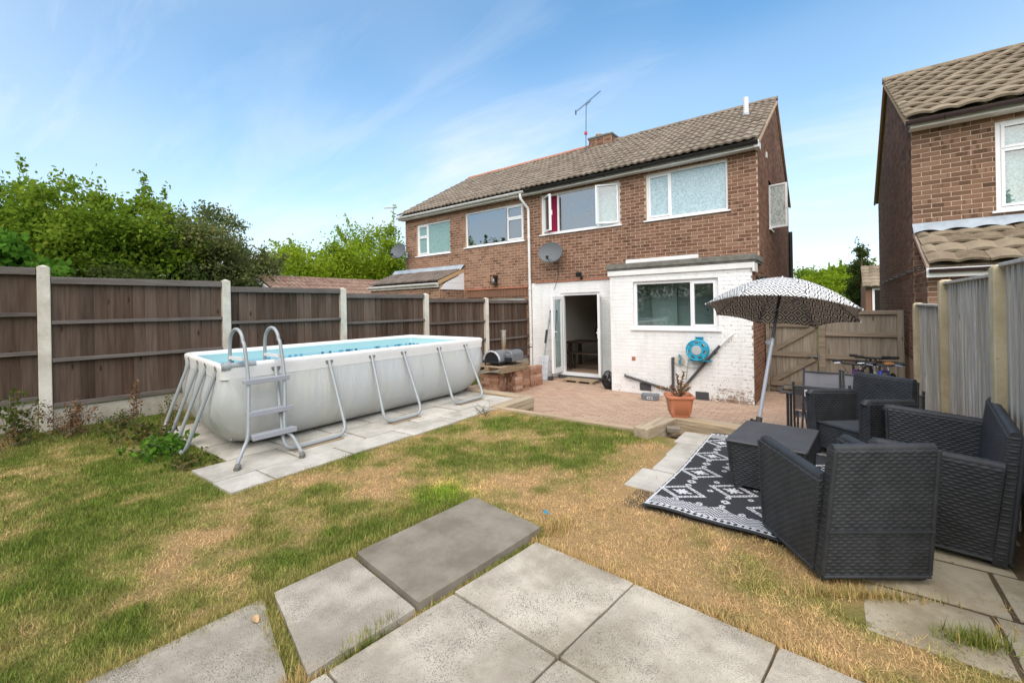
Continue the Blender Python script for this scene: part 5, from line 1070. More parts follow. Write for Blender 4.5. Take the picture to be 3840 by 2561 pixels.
def rattan_chair(label, loc, rz, W, D=.56, H=.70, AH=.56, group=None, name='armchair', cat='armchair', RC_=.06):
    t = thing(name, label, cat, loc, rz, group); w, d = W / 2, D / 2; at = .068
    b = MB(); y0, y1 = -d, -d + .075; rc = RC_
    weave_box(b, [(-w, y0, .03), (w, y0, .03), (w, y1, .03), (-w, y1, .03)], [(-w + .022, y0 - rc, H), (w - .012, y0 - rc, H), (w - .012, y1 - rc - .015, H), (-w + .022, y1 - rc - .015, H)])
    rim_roll(b, [(-w + .022, y0 - rc + .03, H + .002), (w - .012, y0 - rc + .03, H + .002)], .026)
    rim_roll(b, [(-w, y0, .04), (-w + .022, y0 - rc, H)], .012); rim_roll(b, [(w, y0, .04), (w - .012, y0 - rc, H)], .012); rim_roll(b, [(-w, y0 - .004, .03), (w, y0 - .004, .03)], .010)
    b.build('backrest', 'rattan', t, world=False, smooth=60)
    b = MB(); z = H * .40; b.box(-w + .004, w - .004, y0 - rc * .43 - .012, y0 - rc * .43 + .02, z - .006, z + .006); b.build('back_seam', 'rattan', t, world=False)
    for s in (-1, 1):
        b = MB(); xo, xi = s * (w + .004), s * (w - at); f = .016 * s
        B = [(xo, y1 - .01, .03), (xo, d, .03), (xi, d, .03), (xi, y1 - .01, .03)]; yr = y1 - .015 - rc * .78; T = [(xo + f, yr, AH - .035), (xo + f, d + .01, AH), (xi + f, d + .01, AH), (xi + f, yr, AH - .035)]
        if s < 0: B = [B[1], B[0], B[3], B[2]]; T = [T[1], T[0], T[3], T[2]]
        weave_box(b, B, T); xm = (xo + xi) / 2 + f
        rim_roll(b, [(xm, yr, AH - .030), (xm, d + .0, AH + .004), (xm, d + .012, AH - .02)], .031); rim_roll(b, [(xo, y1 - .01, .03), (xo, d, .03)], .010); rim_roll(b, [(xo, d, .03), (xo + f, d + .01, AH)], .011); rim_roll(b, [(xi, d, .03), (xi + f, d + .01, AH)], .011)
        b.build('armrest', 'rattan', t, world=False, smooth=60)
    b = MB(); weave_patch(b, ((w - at, d - .035, .06), (-w + at, d - .035, .06), (-w + at, d - .02, .29), (w - at, d - .02, .29))); rim_roll(b, [(w - at, d - .022, .292), (-w + at, d - .022, .292)], .014); b.build('front_apron', 'rattan', t, world=False, smooth=60)
    b = MB(); b.hexa([(-w + at, y1 - .04, .24), (w - at, y1 - .04, .24), (w - at, d - .03, .25), (-w + at, d - .03, .25)], [(-w + at, y1 - .04, .275), (w - at, y1 - .04, .275), (w - at, d - .03, .298), (-w + at, d - .03, .298)]); b.build('seat', 'rattan_seat', t, world=False, bevel=.008)
    for sx in (-1, 1):
        for sy in (-1, 1):
            b = MB(); x, y = sx * (w - .03), sy * (d - .04); b.hexa([(x - .025, y - .025, 0), (x + .025, y - .025, 0), (x + .025, y + .025, 0), (x - .025, y + .025, 0)], [(x - .035, y - .035, .05), (x + .035, y - .035, .05), (x + .035, y + .035, .05), (x - .035, y + .035, .05)]); b.build('leg', 'rattan', t, world=False)
    return t
SZ = LZ + .012
rattan_chair('dark rattan armchair turned with its back to the camera', (-.015, 3.09, SZ), R(35), .53, .54, .695, RC_=.078, group='dark rattan seats')
rattan_chair('wide dark rattan seat standing against the pale grey fence', (.52, 4.02, SZ), R(83), 1.20, .54, group='dark rattan seats', name='garden_sofa', cat='sofa')
rattan_chair('dark rattan armchair farthest back beside the dining chairs', (.155, 5.00, SZ + .02), R(140), .54, .52, group='dark rattan seats')
t = thing('coffee_table', 'low square dark rattan table standing on the patterned rug', 'table', (-.42, 4.01, SZ + .012), R(-4)); b = MB(); w, d, h = .252, .335, .36
weave_box(b, [(-w + .03, -d + .03, .02), (w - .03, -d + .03, .02), (w - .03, d - .03, .02), (-w + .03, d - .03, .02)], [(-w, -d, h), (w, -d, h), (w, d, h), (-w, d, h)], top=False)
for i in range(4):
    c = [(-w, -d), (w, -d), (w, d), (-w, d)]; rim_roll(b, [(c[i][0] * .90, c[i][1] * .92, .02), (c[i][0], c[i][1], h)], .011)
b.build('base', 'rattan', t, world=False, smooth=60)
b = MB(); weave_patch(b, ((-w - .006, -d - .006, h + .008), (w + .006, -d - .006, h + .008), (w + .006, d + .006, h + .008), (-w - .006, d + .006, h + .008)), .0145, .024, .0022)
for q in (((-w - .006, -d - .006), (w + .006, -d - .006)), ((w + .006, -d - .006), (w + .006, d + .006)), ((w + .006, d + .006), (-w - .006, d + .006)), ((-w - .006, d + .006), (-w - .006, -d - .006))): b.tube([(*q[0], h), (*q[1], h)], .011, 8)
b.build('table_top', 'rattan_top', t, world=False, smooth=60)
for sx in (-1, 1):
    for sy in (-1, 1): b = MB(); x, y = sx * (w - .06), sy * (d - .06); b.box(x - .03, x + .03, y - .03, y + .03, 0, .03); b.build('leg', 'rattan', t, world=False)
# ---------------------------------------------------------------- rug
RX0, RX1_, RYa, RYb = -1.14, .22, 3.03, 5.14
def rug_white(u, v, W, L):
    a, c = .60, .47; fld = np.zeros_like(u, bool); hx, hy = .175, .135
    def cell(ox, oy):
        x = u - .16 - ox; y = v - .36 - oy; return x - np.round(x / a) * a, y - np.round(y / c) * c
    for ox, oy in ((0, 0), (a / 2, c / 2)):
        x, y = cell(ox, oy); d = np.abs(x) / hx + np.abs(y) / hy; rung = np.floor((x - np.sign(x * y) * y * 1.3) / .017) % 2 == 0
        fld |= ((d > .74) & (d < .81)) | ((d > .93) & (d < 1.0)) | ((d >= .81) & (d <= .93) & rung)
        fld |= (d < .42) & ((np.abs(np.abs(x) - np.abs(y)) < .012) | ((np.abs(x) < .012) ^ (np.abs(y) < .010)))
    for ox, oy in ((a / 2, 0), (0, c / 2), (a * .27, c * .25 + .02), (-a * .27, c * .25 + .02), (a * .27, -c * .25 - .02), (-a * .27, -c * .25 - .02), (a / 2, .085), (a / 2, -.085), (0, c / 2 + .085), (0, c / 2 - .085)):
        x, y = cell(ox, oy); r = .036 if oy in (0, c / 2) else .025; d = np.abs(x) / r + np.abs(y) / r; fld |= ((d > .42) & (d < 1.0)) | ((np.maximum(np.abs(x), np.abs(y)) < r * .62) & (d > .42))
    e = np.minimum(v, L - v)
    zig = np.abs((u / .16) % 1 - .5) * 2
    band = (np.floor((e - .075 + zig * .06) / .0135) % 2 == 0)
    fld = np.where(e < .205, band, fld)
    cr = (np.abs(e - .05) < .005) | ((np.abs(e - .05) < .016) & ((u / .042) % 1 < .42)) ; fld = np.where(e < .078, ~cr, fld); fld = np.where(e < .026, False, fld)
    s = np.minimum(u, W - u); fld = np.where((s < .022) & (s > .008) & (e > .03), True, fld)
    return fld
def make_rug():
    W, L = RX1_ - RX0, RYb - RYa; nu, nv = 200, 310; u, v = np.meshgrid(np.linspace(0, W, nu + 1), np.linspace(0, L, nv + 1))
    x = RX0 + u + .02 * np.sin(v * 2) - .03 * (v / L) * 0 + .035 * (v / L); y = RYa + v + .012 * np.sin(u * 5)
    z = SZ + .006 + .004 * np.sin(u * 7 + v * 3) * np.sin(v * 4) + .006 * np.exp(-(v / .1) ** 2) * np.sin(u * 11)
    z = np.maximum(z, SZ + .003) + .004
    me = bpy.data.meshes.new('rug'); vs = np.stack([x, y, z], -1).reshape(-1, 3); idx = np.arange((nu + 1) * (nv + 1)).reshape(nv + 1, nu + 1)
    f = np.stack([idx[:-1, :-1], idx[:-1, 1:], idx[1:, 1:], idx[1:, :-1]], -1).reshape(-1, 4); me.from_pydata(vs.tolist(), [], f.tolist())
    uc = (u[:-1, :-1] + u[1:, 1:]) / 2; vc = (v[:-1, :-1] + v[1:, 1:]) / 2; wh = rug_white(uc, vc, W, L).ravel()
    c = np.where(wh[:, None], np.array([.60, .60, .62]), np.array([.028, .03, .033])); c = c * RNG.uniform(.85, 1.12, (len(c), 1))
    at = me.attributes.new('col', 'FLOAT_COLOR', 'FACE'); at.data.foreach_set('color', np.c_[c, np.ones(len(c))].astype(np.float32).ravel()); me.materials.append(MATS['rug'])
    o = bpy.data.objects.new('rug', me); COL.objects.link(o); s = o.modifiers.new('thick', 'SOLIDIFY'); s.thickness = .007; s.offset = -1
    tag(o, 'black and white diamond patterned outdoor rug under the coffee table', 'rug')
make_rug()
# ---------------------------------------------------------------- parasol
apex = Vector((-.53, 6.28, 2.115)); pb = Vector((-.76, 5.86, .43)); ax = (apex - pb).normalized(); nrm = Vector((.061, .252, 1)).normalized()
pa = thing('parasol', 'black and white patterned parasol with a leaning grey pole', 'parasol', (pb.x - .06, pb.y - .11, 0))
sx_ = Vector((1, 0, 0)); sx_ = (sx_ - nrm * sx_.dot(nrm)).normalized(); sy_ = nrm.cross(sx_); RC, HC = .84, .41
def canopy_pt(r, th):
    h = math.pi / 8; loc = ((th + h) % (2 * h)) - h; k = math.cos(h) / math.cos(loc) if abs(loc) <= h else 1
    kk = 1 - (1 - k) * r ** 1.2 - .035 * r ** 3 * (math.cos(loc / h * math.pi / 2)); rad = RC * r * kk
    z = -HC * r ** 1.9 + .02 * r * math.cos(loc / h * math.pi / 2)
    return apex + sx_ * (rad * math.cos(th)) + sy_ * (rad * math.sin(th)) + nrm * z
b = MB(); uvs = []
for p in range(8):
    t0 = (p + .5) * math.pi / 4 - math.pi / 8 + R(11)
    for j in range(15):
        for i in range(11):
            r = j / 14; th = t0 + math.pi / 4 * i / 10 + math.pi / 8 - R(11) + R(11); 
            thl = (p + i / 10) * math.pi / 4 - math.pi / 8
            b.v.append(tuple(canopy_pt(r, thl))); tang = (i / 10 - .5) * 2 * RC * r * math.tan(math.pi / 8); uvs.append((tang / .155 + .5, RC * r / .155 * 1.02))
    o = p * 165
    for j in range(14):
        for i in range(10): b.f.append((o + j * 11 + i, o + j * 11 + i + 1, o + (j + 1) * 11 + i + 1, o + (j + 1) * 11 + i)); b.mi.append(0); b.rn.append(0.0)
b.uv = uvs; cn = b.build('canopy', 'canopy', pa, smooth=True); md = cn.modifiers.new('thick', 'SOLIDIFY'); md.thickness = .002
for p in range(8):
    th = p * math.pi / 4 + math.pi / 8; k = MB(); k.tube([canopy_pt(r, th) - nrm * .012 for r in (.03, .3, .6, .85, 1.0)], .004, 6); rb = k.build('rib', 'steel', pa)
    k = MB(); k.tube([canopy_pt(.48, th) - nrm * .016, apex - ax * .40], .004, 6); k.build('strut', 'steel', rb); k = MB(); k.lathe([(.006, -.01), (.009, .01)], canopy_pt(1.0, th), caps=True); k.build('rib_tip', 'upvc', rb)
k = MB(); k.tube([pb - ax * .1, pb + ax * 1.0], .021, 12); k.build('lower_pole', 'pole_grey', pa, smooth=40); k = MB(); k.tube([pb + ax * 1.0, apex + ax * .01], .017, 12); k.build('upper_pole', 'frame_dark', pa, smooth=40)
k = MB(); k.lathe([(.0, 0), (.024, 0), (.024, .09), (.018, .1)], pb + ax * .92, ax); k.lathe([(.0, -.02), (.025, -.02), (.025, .02), (.0, .02)], pb + ax * .97 - right * .045, fwd); k.build('clamp', 'pole_grey', pa, smooth=40)
k = MB(); k.lathe([(.012, 0), (.016, .02), (.006, .05), (0, .055)], apex, nrm); k.build('finial', 'upvc', pa, smooth=40)
bs = pb - ax * .43; k = MB(); k.tube([Vector((bs.x, bs.y, .04)), pb + ax * .06], .034, 14); k.build('sleeve', 'sleeve_dark', pa, smooth=40); k = MB(); k.lathe([(.0, .0), (.25, .0), (.25, .04), (.2, .07), (.04, .10), (.0, .10)], (bs.x, bs.y, 0)); k.build('base', 'sleeve_dark', pa, smooth=40)
k = MB(); k.tube([pb + ax * .02 - right * .03, pb + ax * .02 - right * .085], .009, 8); k.lathe([(.022, -.01), (.022, .01)], pb + ax * .02 - right * .085, right, 10, caps=True); k.build('knob', 'black', pa)
# ---------------------------------------------------------------- dining set on the patio
def meshmat(name, col, tr):
    m = bpy.data.materials.new(name); m.use_nodes = True; t = m.node_tree; p = t.nodes['Principled BSDF']; p.inputs['Base Color'].default_value = col + (1,); p.inputs['Roughness'].default_value = .7
    q = NT(t); x = q.n('ShaderNodeBsdfTransparent'); mx = q.n('ShaderNodeMixShader', {0: tr, 1: p.outputs[0], 2: x.outputs[0]}); t.links.new(mx.outputs[0], t.nodes['Material Output'].inputs[0]); MATS[name] = m
meshmat('sling_pale', (.235, .255, .305), .28); meshmat('sling_dark', (.06, .066, .078), .18)
def dining_chair(label, loc, rz, sling, W=.54, H=.86):
    t = thing('folding_chair', label, 'chair', loc, rz, 'folding chairs round the glass table'); w = W / 2
    for s in (-1, 1):
        k = MB(); k.tube([(s * w, .22, .01), (s * w, -.08, .42), (s * w, -.20, H)], .013, 8); k.lathe([(.016, 0), (.014, .02)], (s * w, -.202, H), caps=True); k.build('back_post', 'frame_dark', t, world=False, smooth=40)
        k = MB(); k.tube([(s * (w - .03), -.24, .01), (s * (w - .03), .22, .43)], .012, 8); k.build('leg', 'frame_dark', t, world=False, smooth=40)
        k = MB(); k.tube([(s * (w - .015), -.16, .45), (s * (w - .015), .24, .44)], .012, 8); k.build('seat_rail', 'frame_dark', t, world=False, smooth=40)
    k = MB(); k.grid(lambda u, v: (-w + W * u, -.105 - .095 * v - .02 * math.sin(math.pi * u) * (1 - v * .4), .53 + (H - .56) * v), 10, 8); k.build('back_sling', sling, t, world=False, smooth=True)
    k = MB(); k.grid(lambda u, v: (-w + .02 + (W - .04) * u, -.15 + .38 * v, .45 - .02 * math.sin(math.pi * u)), 10, 6); k.build('seat_sling', sling, t, world=False, smooth=True)
    k = MB(); k.tube([(-w, -.198, H - .03), (w, -.198, H - .03)], .011, 8); k.tube([(-w + .03, -.22, .03), (w - .03, -.22, .03)], .010, 8); k.tube([(-w, .2, .04), (w, .2, .04)], .010, 8); k.build('cross_bar', 'frame_dark', t, world=False)
    return t
dc = dining_chair('dark folding chair nearest the parasol pole with its back to the camera', (-.17, 6.45, 0), R(2), 'sling_dark')
k = MB(); k.box(-.16, -.08, -.232, -.229, .72, .80); k.build('label_tag', 'paper', dc, world=False)
dining_chair('dark folding chair mostly hidden behind the rear rattan armchair', (.46, 6.45, 0), R(-3), 'sling_dark')
dining_chair('pale grey folding chair across the table in front of the gate', (-.19, 7.34, 0), R(178), 'sling_pale', .42, .87)
dining_chair('pale grey folding chair across the table in front of the bicycles', (.30, 7.30, 0), R(183), 'sling_pale', .46, .87)
t = thing('patio_table', 'smoked glass patio table between the folding chairs', 'table', (.05, 6.9, 0)); k = MB(); k.box(-.60, .66, 6.50, 7.08, .690, .698); k.build('glass_top', 'glass_table', t); k = MB()
for (p, q) in (((-.6, 6.5), (.66, 6.5)), ((.66, 6.5), (.66, 7.08)), ((.66, 7.08), (-.6, 7.08)), ((-.6, 7.08), (-.6, 6.5))): k.tube([(*p, .692), (*q, .692)], .013, 8)
k.build('rim', 'frame_dark', t)
for x in (-.52, .58):
    for y in (6.56, 7.02): k = MB(); k.tube([(x, y, 0), (x, y, .69)], .016, 8); k.build('leg', 'frame_dark', t, smooth=40)
# ---------------------------------------------------------------- bicycles
def bicycle(label, loc, rz, m, seat='black', hb=.32, lean=.12):
    t = thing('bicycle', label, 'bicycle', loc, rz, 'bicycles against the back fence'); r = .29; A, B = Vector((0, -.48, r)), Vector((0, .50, r)); L = lambda p: tuple(Vector((p[0] + lean * p[2], p[1], p[2])))
    for c in (A, B):
        k = MB(); k.tube([L((0, c.y + r * math.cos(a), c.z + r * math.sin(a))) for a in np.linspace(0, 2 * math.pi, 29)[:-1]], .022, 8, closed=True); wh = k.build('wheel', 'tyre', t, world=False, smooth=True); k = MB()
        k.tube([L((0, c.y + (r - .03) * math.cos(a), c.z + (r - .03) * math.sin(a))) for a in np.linspace(0, 2 * math.pi, 29)[:-1]], .010, 6, closed=True)
        for a in np.linspace(0, 2 * math.pi, 13)[:-1]: k.tube([L((0, c.y, c.z)), L((0, c.y + (r - .03) * math.cos(a), c.z + (r - .03) * math.sin(a)))], .002, 4)
        k.build('rim', 'steel', wh, world=False)
    bb, st, hd, hl = (0, -.03, .27), (0, -.20, .66), (0, .34, .72), (0, .37, .58)
    k = MB()
    for p, q, rr in ((bb, st, .018), (bb, hl, .022), (st, hd, .018), (hd, hl, .022), ((0, -.48, r), bb, .011), ((0, -.48, r), (0, -.18, .60), .010)): k.tube([L(p), L(q)], rr, 8)
    k.build('frame', m, t, world=False, smooth=40)
    k = MB()
    for s in (-1, 1): k.tube([L((s * .05, .385, .53)), L((s * .05, .50, r))], .013, 8)
    k.tube([L((-.05, .385, .53)), L((.05, .385, .53))], .016, 8); k.build('fork', m, t, world=False)
    k = MB(); k.tube([L(hd), L((0, .335, .80))], .016, 8); k.tube([L((-hb, .26, .85)), L((-.1, .34, .82)), L((.1, .34, .82)), L((hb, .26, .85))], .017, 8); h = k.build('handlebar', 'black', t, world=False, smooth=40)
    for s in (-1, 1): k = MB(); k.tube([L((s * (hb - .11), .28, .845)), L((s * (hb + .01), .257, .852))], .025, 8); k.build('grip', 'tyre', h, world=False); k = MB(); k.tube([L((s * (hb - .12), .31, .83)), L((s * (hb - .02), .34, .82))], .011, 6); k.build('brake_lever', 'steel', h, world=False)
    k = MB(); k.tube([L((.1, .34, .83)), L((.12, .46, .80)), L((.03, .44, .62)), L((.02, .38, .45))], .005, 5); k.tube([L((-.12, .34, .83)), L((-.10, .47, .78)), L((0, .42, .62))], .005, 5); k.build('cable', 'black', t, world=False)
    k = MB(); k.tube([L(st), L((0, -.225, .76))], .013, 8); k.build('seat_post', 'steel', t, world=False); k = MB(); k.grid(lambda u, v: L(((.02 + .065 * (1 - v) ** 1.3) * math.cos(math.pi * u), -.36 + .27 * v, .765 + .035 * math.sin(math.pi * u) * (1 - .3 * v))), 10, 8); k.build('saddle', seat, t, world=False, smooth=True)
    k = MB(); k.lathe([(.085, -.004), (.085, .004)], L((.05, -.03, .27)), (1, 0, 0), 20, caps=True); k.tube([L((.06, -.03, .27)), L((.09, .08, .15))], .010, 6); k.tube([L((-.06, -.03, .27)), L((-.09, -.14, .39))], .010, 6); k.build('crank', 'black', t, world=False)
bicycle('child bicycle with purple frame standing nearest the gate', (.30, 9.25, 0), R(170), 'bike_purple', hb=.27, lean=.05)
bicycle('black bicycle standing second from the gate', (.36, 9.72, 0), R(-14), 'bike_black', hb=.28, lean=.04)
bicycle('white and black bicycle standing second from the grey fence', (.56, 9.60, 0), R(8), 'alu', hb=.29, lean=.03)
bicycle('blue bicycle with orange saddle standing nearest the grey fence', (.66, 9.30, 0), R(166), 'bike_blue', 'bike_orange', hb=.30, lean=.06)
# ---------------------------------------------------------------- patio things
def potted():
    t = thing('potted_plant', 'dead brown plant in a square terracotta pot on the sleeper corner', 'plant', (-1.53, 5.36, .505)); s = .5
    def rr(h, w, z, n=5):
        rad = w * .35; pts = []
        for cx, cy, a0 in ((1, -1, -90), (1, 1, 0), (-1, 1, 90), (-1, -1, 180)):
            for i in range(n + 1): a = R(a0 + 90 * i / n); pts.append((cx * (w - rad) + rad * math.cos(a), cy * (w - rad) + rad * math.sin(a), z))
        return pts
    b = loft(MB(), [rr(0, .095, 0), rr(0, .105, .02), rr(0, .108, .04), rr(0, .116, .045), rr(0, .138, .20), rr(0, .142, .225), rr(0, .158, .228), rr(0, .160, .25), rr(0, .150, .258), rr(0, .140, .25), rr(0, .13, .20)]); b.v = [tuple(Matrix.Rotation(R(28), 3, 'Z') @ Vector(p)) for p in b.v]; b.build('pot', 'terracotta', t, world=False, smooth=50)
    b = MB(); b.lathe([(0, .20), (.135, .20)], n=16); b.build('compost', 'compost', t, world=False)
    for i in range(7):
        a = i * .97 + .4; l = (.16, .24, .3, .22, .26, .2, .34)[i]; lean = (.10, .16, .03, .2, .12, .18, .05)[i]; pts = [Vector((.02 * math.cos(a), .02 * math.sin(a), .19))]
        for s_ in range(1, 7): tt = s_ / 6; pts.append(Vector((math.cos(a) * lean * tt ** 1.4 * 1.3, math.sin(a) * lean * tt ** 1.4 * 1.3, .19 + l * (tt - .35 * tt ** 3 * (lean > .11)))))
        k = MB(); k.tube(pts, [.008 - .0007 * j for j in range(7)], 6); sm = k.build('stem', 'twig', t, world=False); k = MB()
        for j in range(70):
            p = pts[0].lerp(pts[-1], 0); q = random.uniform(.25, 1); ii = min(5, int(q * 6)); p = pts[ii].lerp(pts[ii + 1], q * 6 - ii); d = Vector((random.gauss(0, 1), random.gauss(0, 1), random.gauss(0, .7))).normalized(); e = d.orthogonal().normalized() * .008; L = random.uniform(.025, .055); k.add([p - e, p + e, p + d * L], [(0, 1, 2)], 0, random.random())
        k.build('dry_leaves', 'leaf_dry', sm, world=False)
potted()
t = thing('storage_tray', 'open grey plastic tray on the brick paving by the white wall', 'tray', (-2.92, 8.33, 0), R(12)); b = MB(); w, d, h = .15, .20, .11
for (B, T) in (((-w, w), 0),): pass
o8 = [(-.14, -.10, 0), (.14, -.10, 0), (.14, .10, 0), (-.14, .10, 0)]; o9 = [(-.165, -.12, h), (.165, -.12, h), (.165, .12, h), (-.165, .12, h)]; i9 = [(-.152, -.108, h), (.152, -.108, h), (.152, .108, h), (-.152, .108, h)]; i8 = [(-.128, -.088, .012), (.128, -.088, .012), (.128, .088, .012), (-.128, .088, .012)]
b.add(o8 + o9 + i9 + i8, [(3, 2, 1, 0)] + [(i, (i + 1) % 4, 4 + (i + 1) % 4, 4 + i) for i in range(4)] + [(4 + i, 4 + (i + 1) % 4, 8 + (i + 1) % 4, 8 + i) for i in range(4)] + [(8 + i, 8 + (i + 1) % 4, 12 + (i + 1) % 4, 12 + i) for i in range(4)] + [(12, 13, 14, 15)]); b.build('tray_body', 'tray_grey', t, world=False, bevel=.006)
b = MB(); b.add([(-.05, -.1075, .03), (.06, -.1075, .03), (.06, -.1145, .08), (-.05, -.1145, .08)], [(0, 1, 2, 3)]); b.build('label', 'paper', t, world=False)
b = MB()
for (px, pz, w_, h_) in ((-.035, .045, .03, .02), (.01, .04, .02, .03), (.04, .055, .02, .015)): b.add([(px, -.1165, pz), (px + w_, -.1165, pz), (px + w_, -.1175, pz + h_), (px, -.1175, pz + h_)], [(0, 1, 2, 3)])
b.build('print', 'black', t, world=False)
def bag():
    def P(u, v):
        a = 2 * math.pi * u; z = v; r = (.13 * math.sin(math.pi * min(1, .12 + v * .8)) ** .6) * (1 - .55 * max(0, v - .75) * 4 * .6); n = .018 * math.sin(a * 3 + v * 9) + .009 * math.sin(a * 7 - v * 13 + 1) + .007 * math.sin(v * 21 + a * 2); r = max(.01, r + n * math.sin(math.pi * v) ** .4)
        return (-4.06 + r * math.cos(a) * 1.0, 8.90 + .02 + r * math.sin(a) * .85, .40 * v + .004)
    b = MB(); b.grid(P, 48, 30); b.add([P(i / 24, 0) for i in range(24)], [tuple(range(23, -1, -1))]); tag(b.build('rubbish_bag', 'bag_black', None, smooth=True), 'black rubbish bag slumped in the corner beside the patio doors', 'bag')
bag()
t = thing('hose_reel', 'blue hose reel hanging on the white wall below the window', 'hose reel', (-2.12, 8.7, .78)); c = Vector((-2.12, EY, .97)); b = MB()
for n0 in (.055, .20):
    for rr, w_ in ((.185, .014), (.115, .012)): b.tube([(c.x + rr * math.cos(a), EY - n0, c.z + rr * math.sin(a)) for a in np.linspace(0, 2 * math.pi, 37)[:-1]], w_, 8, closed=True)
    for i in range(7):
        a = 2 * math.pi * i / 7 + .2; da = .26; b.add([(c.x + r_ * math.cos(x_), EY - n0 - y_, c.z + r_ * math.sin(x_)) for y_ in (-.006, .006) for (r_, x_) in ((.11, a - da), (.185, a - da * .8), (.185, a + da * .8), (.11, a + da))], [(0, 1, 2, 3), (7, 6, 5, 4), (0, 4, 5, 1), (2, 6, 7, 3), (1, 5, 6, 2), (3, 7, 4, 0)])
    b.lathe([(.075, -.008), (.115, -.008), (.115, .008), (.075, .008), (.075, -.008)], (c.x, EY - n0, c.z), (0, 1, 0), 28)
b.build('reel_flange', 'blue_plastic', t, smooth=40); b = MB(); b.lathe([(0, -.014), (.085, -.012), (.09, .0), (.05, .006)], (c.x, EY - .206, c.z), (0, 1, 0), 26); b.build('hub', 'grey_plastic', t, smooth=40)
b = MB(); pts = []
for i in range(6 * 24): a = 2 * math.pi * i / 24; pts.append((c.x + .145 * math.cos(a), EY - .07 - .115 * i / 144, c.z + .145 * math.sin(a)))
b.tube(pts, .010, 6); b.tube([(c.x + .13, EY - .1, c.z - .13), (c.x - .02, EY - .06, c.z - .34), (c.x - .2, EY - .05, c.z - .36), (-2.46, EY - .07, .72)], .008, 8); b.tube([(-2.30, EY - .05, .90), (-2.33, EY - .05, .6), (-2.36, EY - .06, .36)], .008, 6); b.build('hose', 'hose', t, smooth=True)
b = MB(); b.bar((c.x - .16, EY - .10, c.z - .205), (c.x + .24, EY - .10, c.z - .20), .17, .014); b.box(c.x - .04, c.x + .08, EY - .04, EY - .008, c.z - .22, c.z + .24); b.tube([(c.x - .03, EY - .1, c.z + .19), (c.x - .03, EY - .12, c.z + .24), (c.x + .05, EY - .12, c.z + .24), (c.x + .05, EY - .1, c.z + .19)], .010, 8); b.build('bracket', 'blue_dark', t)
t = thing('garden_tap', 'outdoor tap with blue hose connector on the white wall', 'tap', (-2.47, 8.75, .7)); b = MB(); b.lathe([(.0, 0), (.09, 0), (.10, .01), (.0, .012)], (-2.49, EY - .01, .73), (0, -1, 0), 20); b.build('back_plate', 'concrete', t); b = MB(); elbow_tube(b, [(-2.46, EY, .79), (-2.46, EY - .09, .79), (-2.46, EY - .10, .74)], .013, rad=.02); b.bar((-2.49, EY - .06, .84), (-2.43, EY - .06, .84), .012, .012); b.tube([(-2.46, EY - .06, .79), (-2.46, EY - .06, .84)], .008, 6); b.build('tap_body', 'brass', t, smooth=40); b = MB(); b.tube([(-2.46, EY - .10, .76), (-2.455, EY - .10, .67)], [.018, .022], 10); b.tube([(-2.48, EY - .07, .86), (-2.44, EY - .08, .76)], .016, 8); b.build('hose_connector', 'blue_dark', t, smooth=40)
# step ladder and grey panel leaning by the door
t = thing('step_ladder', 'thin aluminium ladder leaning on the white wall beside the patio door', 'ladder', (-6.05, 9.5, 0))
for x0, x1 in ((-6.12, -6.03), (-5.80, -5.84)): b = MB(); b.bar((x0, 9.40, .01), (x1, HY - .03, 1.72), .05, .022, (1, 0, 0)); b.build('rail', 'alu', t); b = MB(); b.tube([(x1, HY - .035, 1.69), (x1, HY - .025, 1.74)], .022, 8); b.build('end_cap', 'black', t)
for i in range(6): f = .1 + i * .155; xa, xb = -6.12 + .09 * f, -5.80 - .04 * f; y = 9.40 + (HY - .03 - 9.40) * f; b = MB(); b.bar((xa, y, 1.72 * f), (xb, y, 1.72 * f), .04, .022); b.build('rung', 'alu', t)
for x0, x1 in ((-6.12, -6.03), (-5.80, -5.84)): b = MB(); P = lambda f: (x0 + (x1 - x0) * f, 9.40 + (HY - .43 - 9.0) * f * .92 - .03, 1.72 * f); b.bar(P(.52), P(.72), .056, .03, (1, 0, 0)); b.build('hinge_bar', 'pipe_dark', t)
t = thing('grey_panel', 'pale grey ridged panel standing on edge in front of the ladder', 'panel', (-5.92, 9.16, 0)); b = MB()
for i in range(2): b.hexa([(-6.06 + i * .135, 9.12, .01), (-5.93 + i * .135, 9.12, .01), (-5.93 + i * .135, 9.20, .01), (-6.06 + i * .135, 9.20, .01)], [(-6.06 + i * .135, 9.24, .60), (-5.93 + i * .135, 9.24, .60), (-5.93 + i * .135, 9.31, .60), (-6.06 + i * .135, 9.31, .60)])
b.build('panel_half', 'panel_grey', t, bevel=.008); b = MB()
for z in (.15, .3, .45): b = MB(); b.bar((-6.05, 9.115 + z * .2, z), (-5.80, 9.115 + z * .2, z), .008, .012); b.build('rib', 'panel_grey', t)
b = MB(); b.box(-5.79, -5.70, 9.18, 9.30, 0, .10); b.build('foot', 'frame_dark', t, bevel=.005)
t = thing('door_pallet', 'short plank pallet lying as a step below the patio door', 'pallet', (-4.95, 9.35, 0))
for i in range(3): b = MB(); b.box(-5.40, -4.55, 9.17 + i * .12, 9.285 + i * .12, .055, .075); b.build('plank', 'pallet_wood', t, bevel=.004)
for x in (-5.35, -5.0, -4.65): b = MB(); b.box(x, x + .08, 9.17, 9.52, 0.002, .055); b.build('bearer', 'pallet_wood', t)
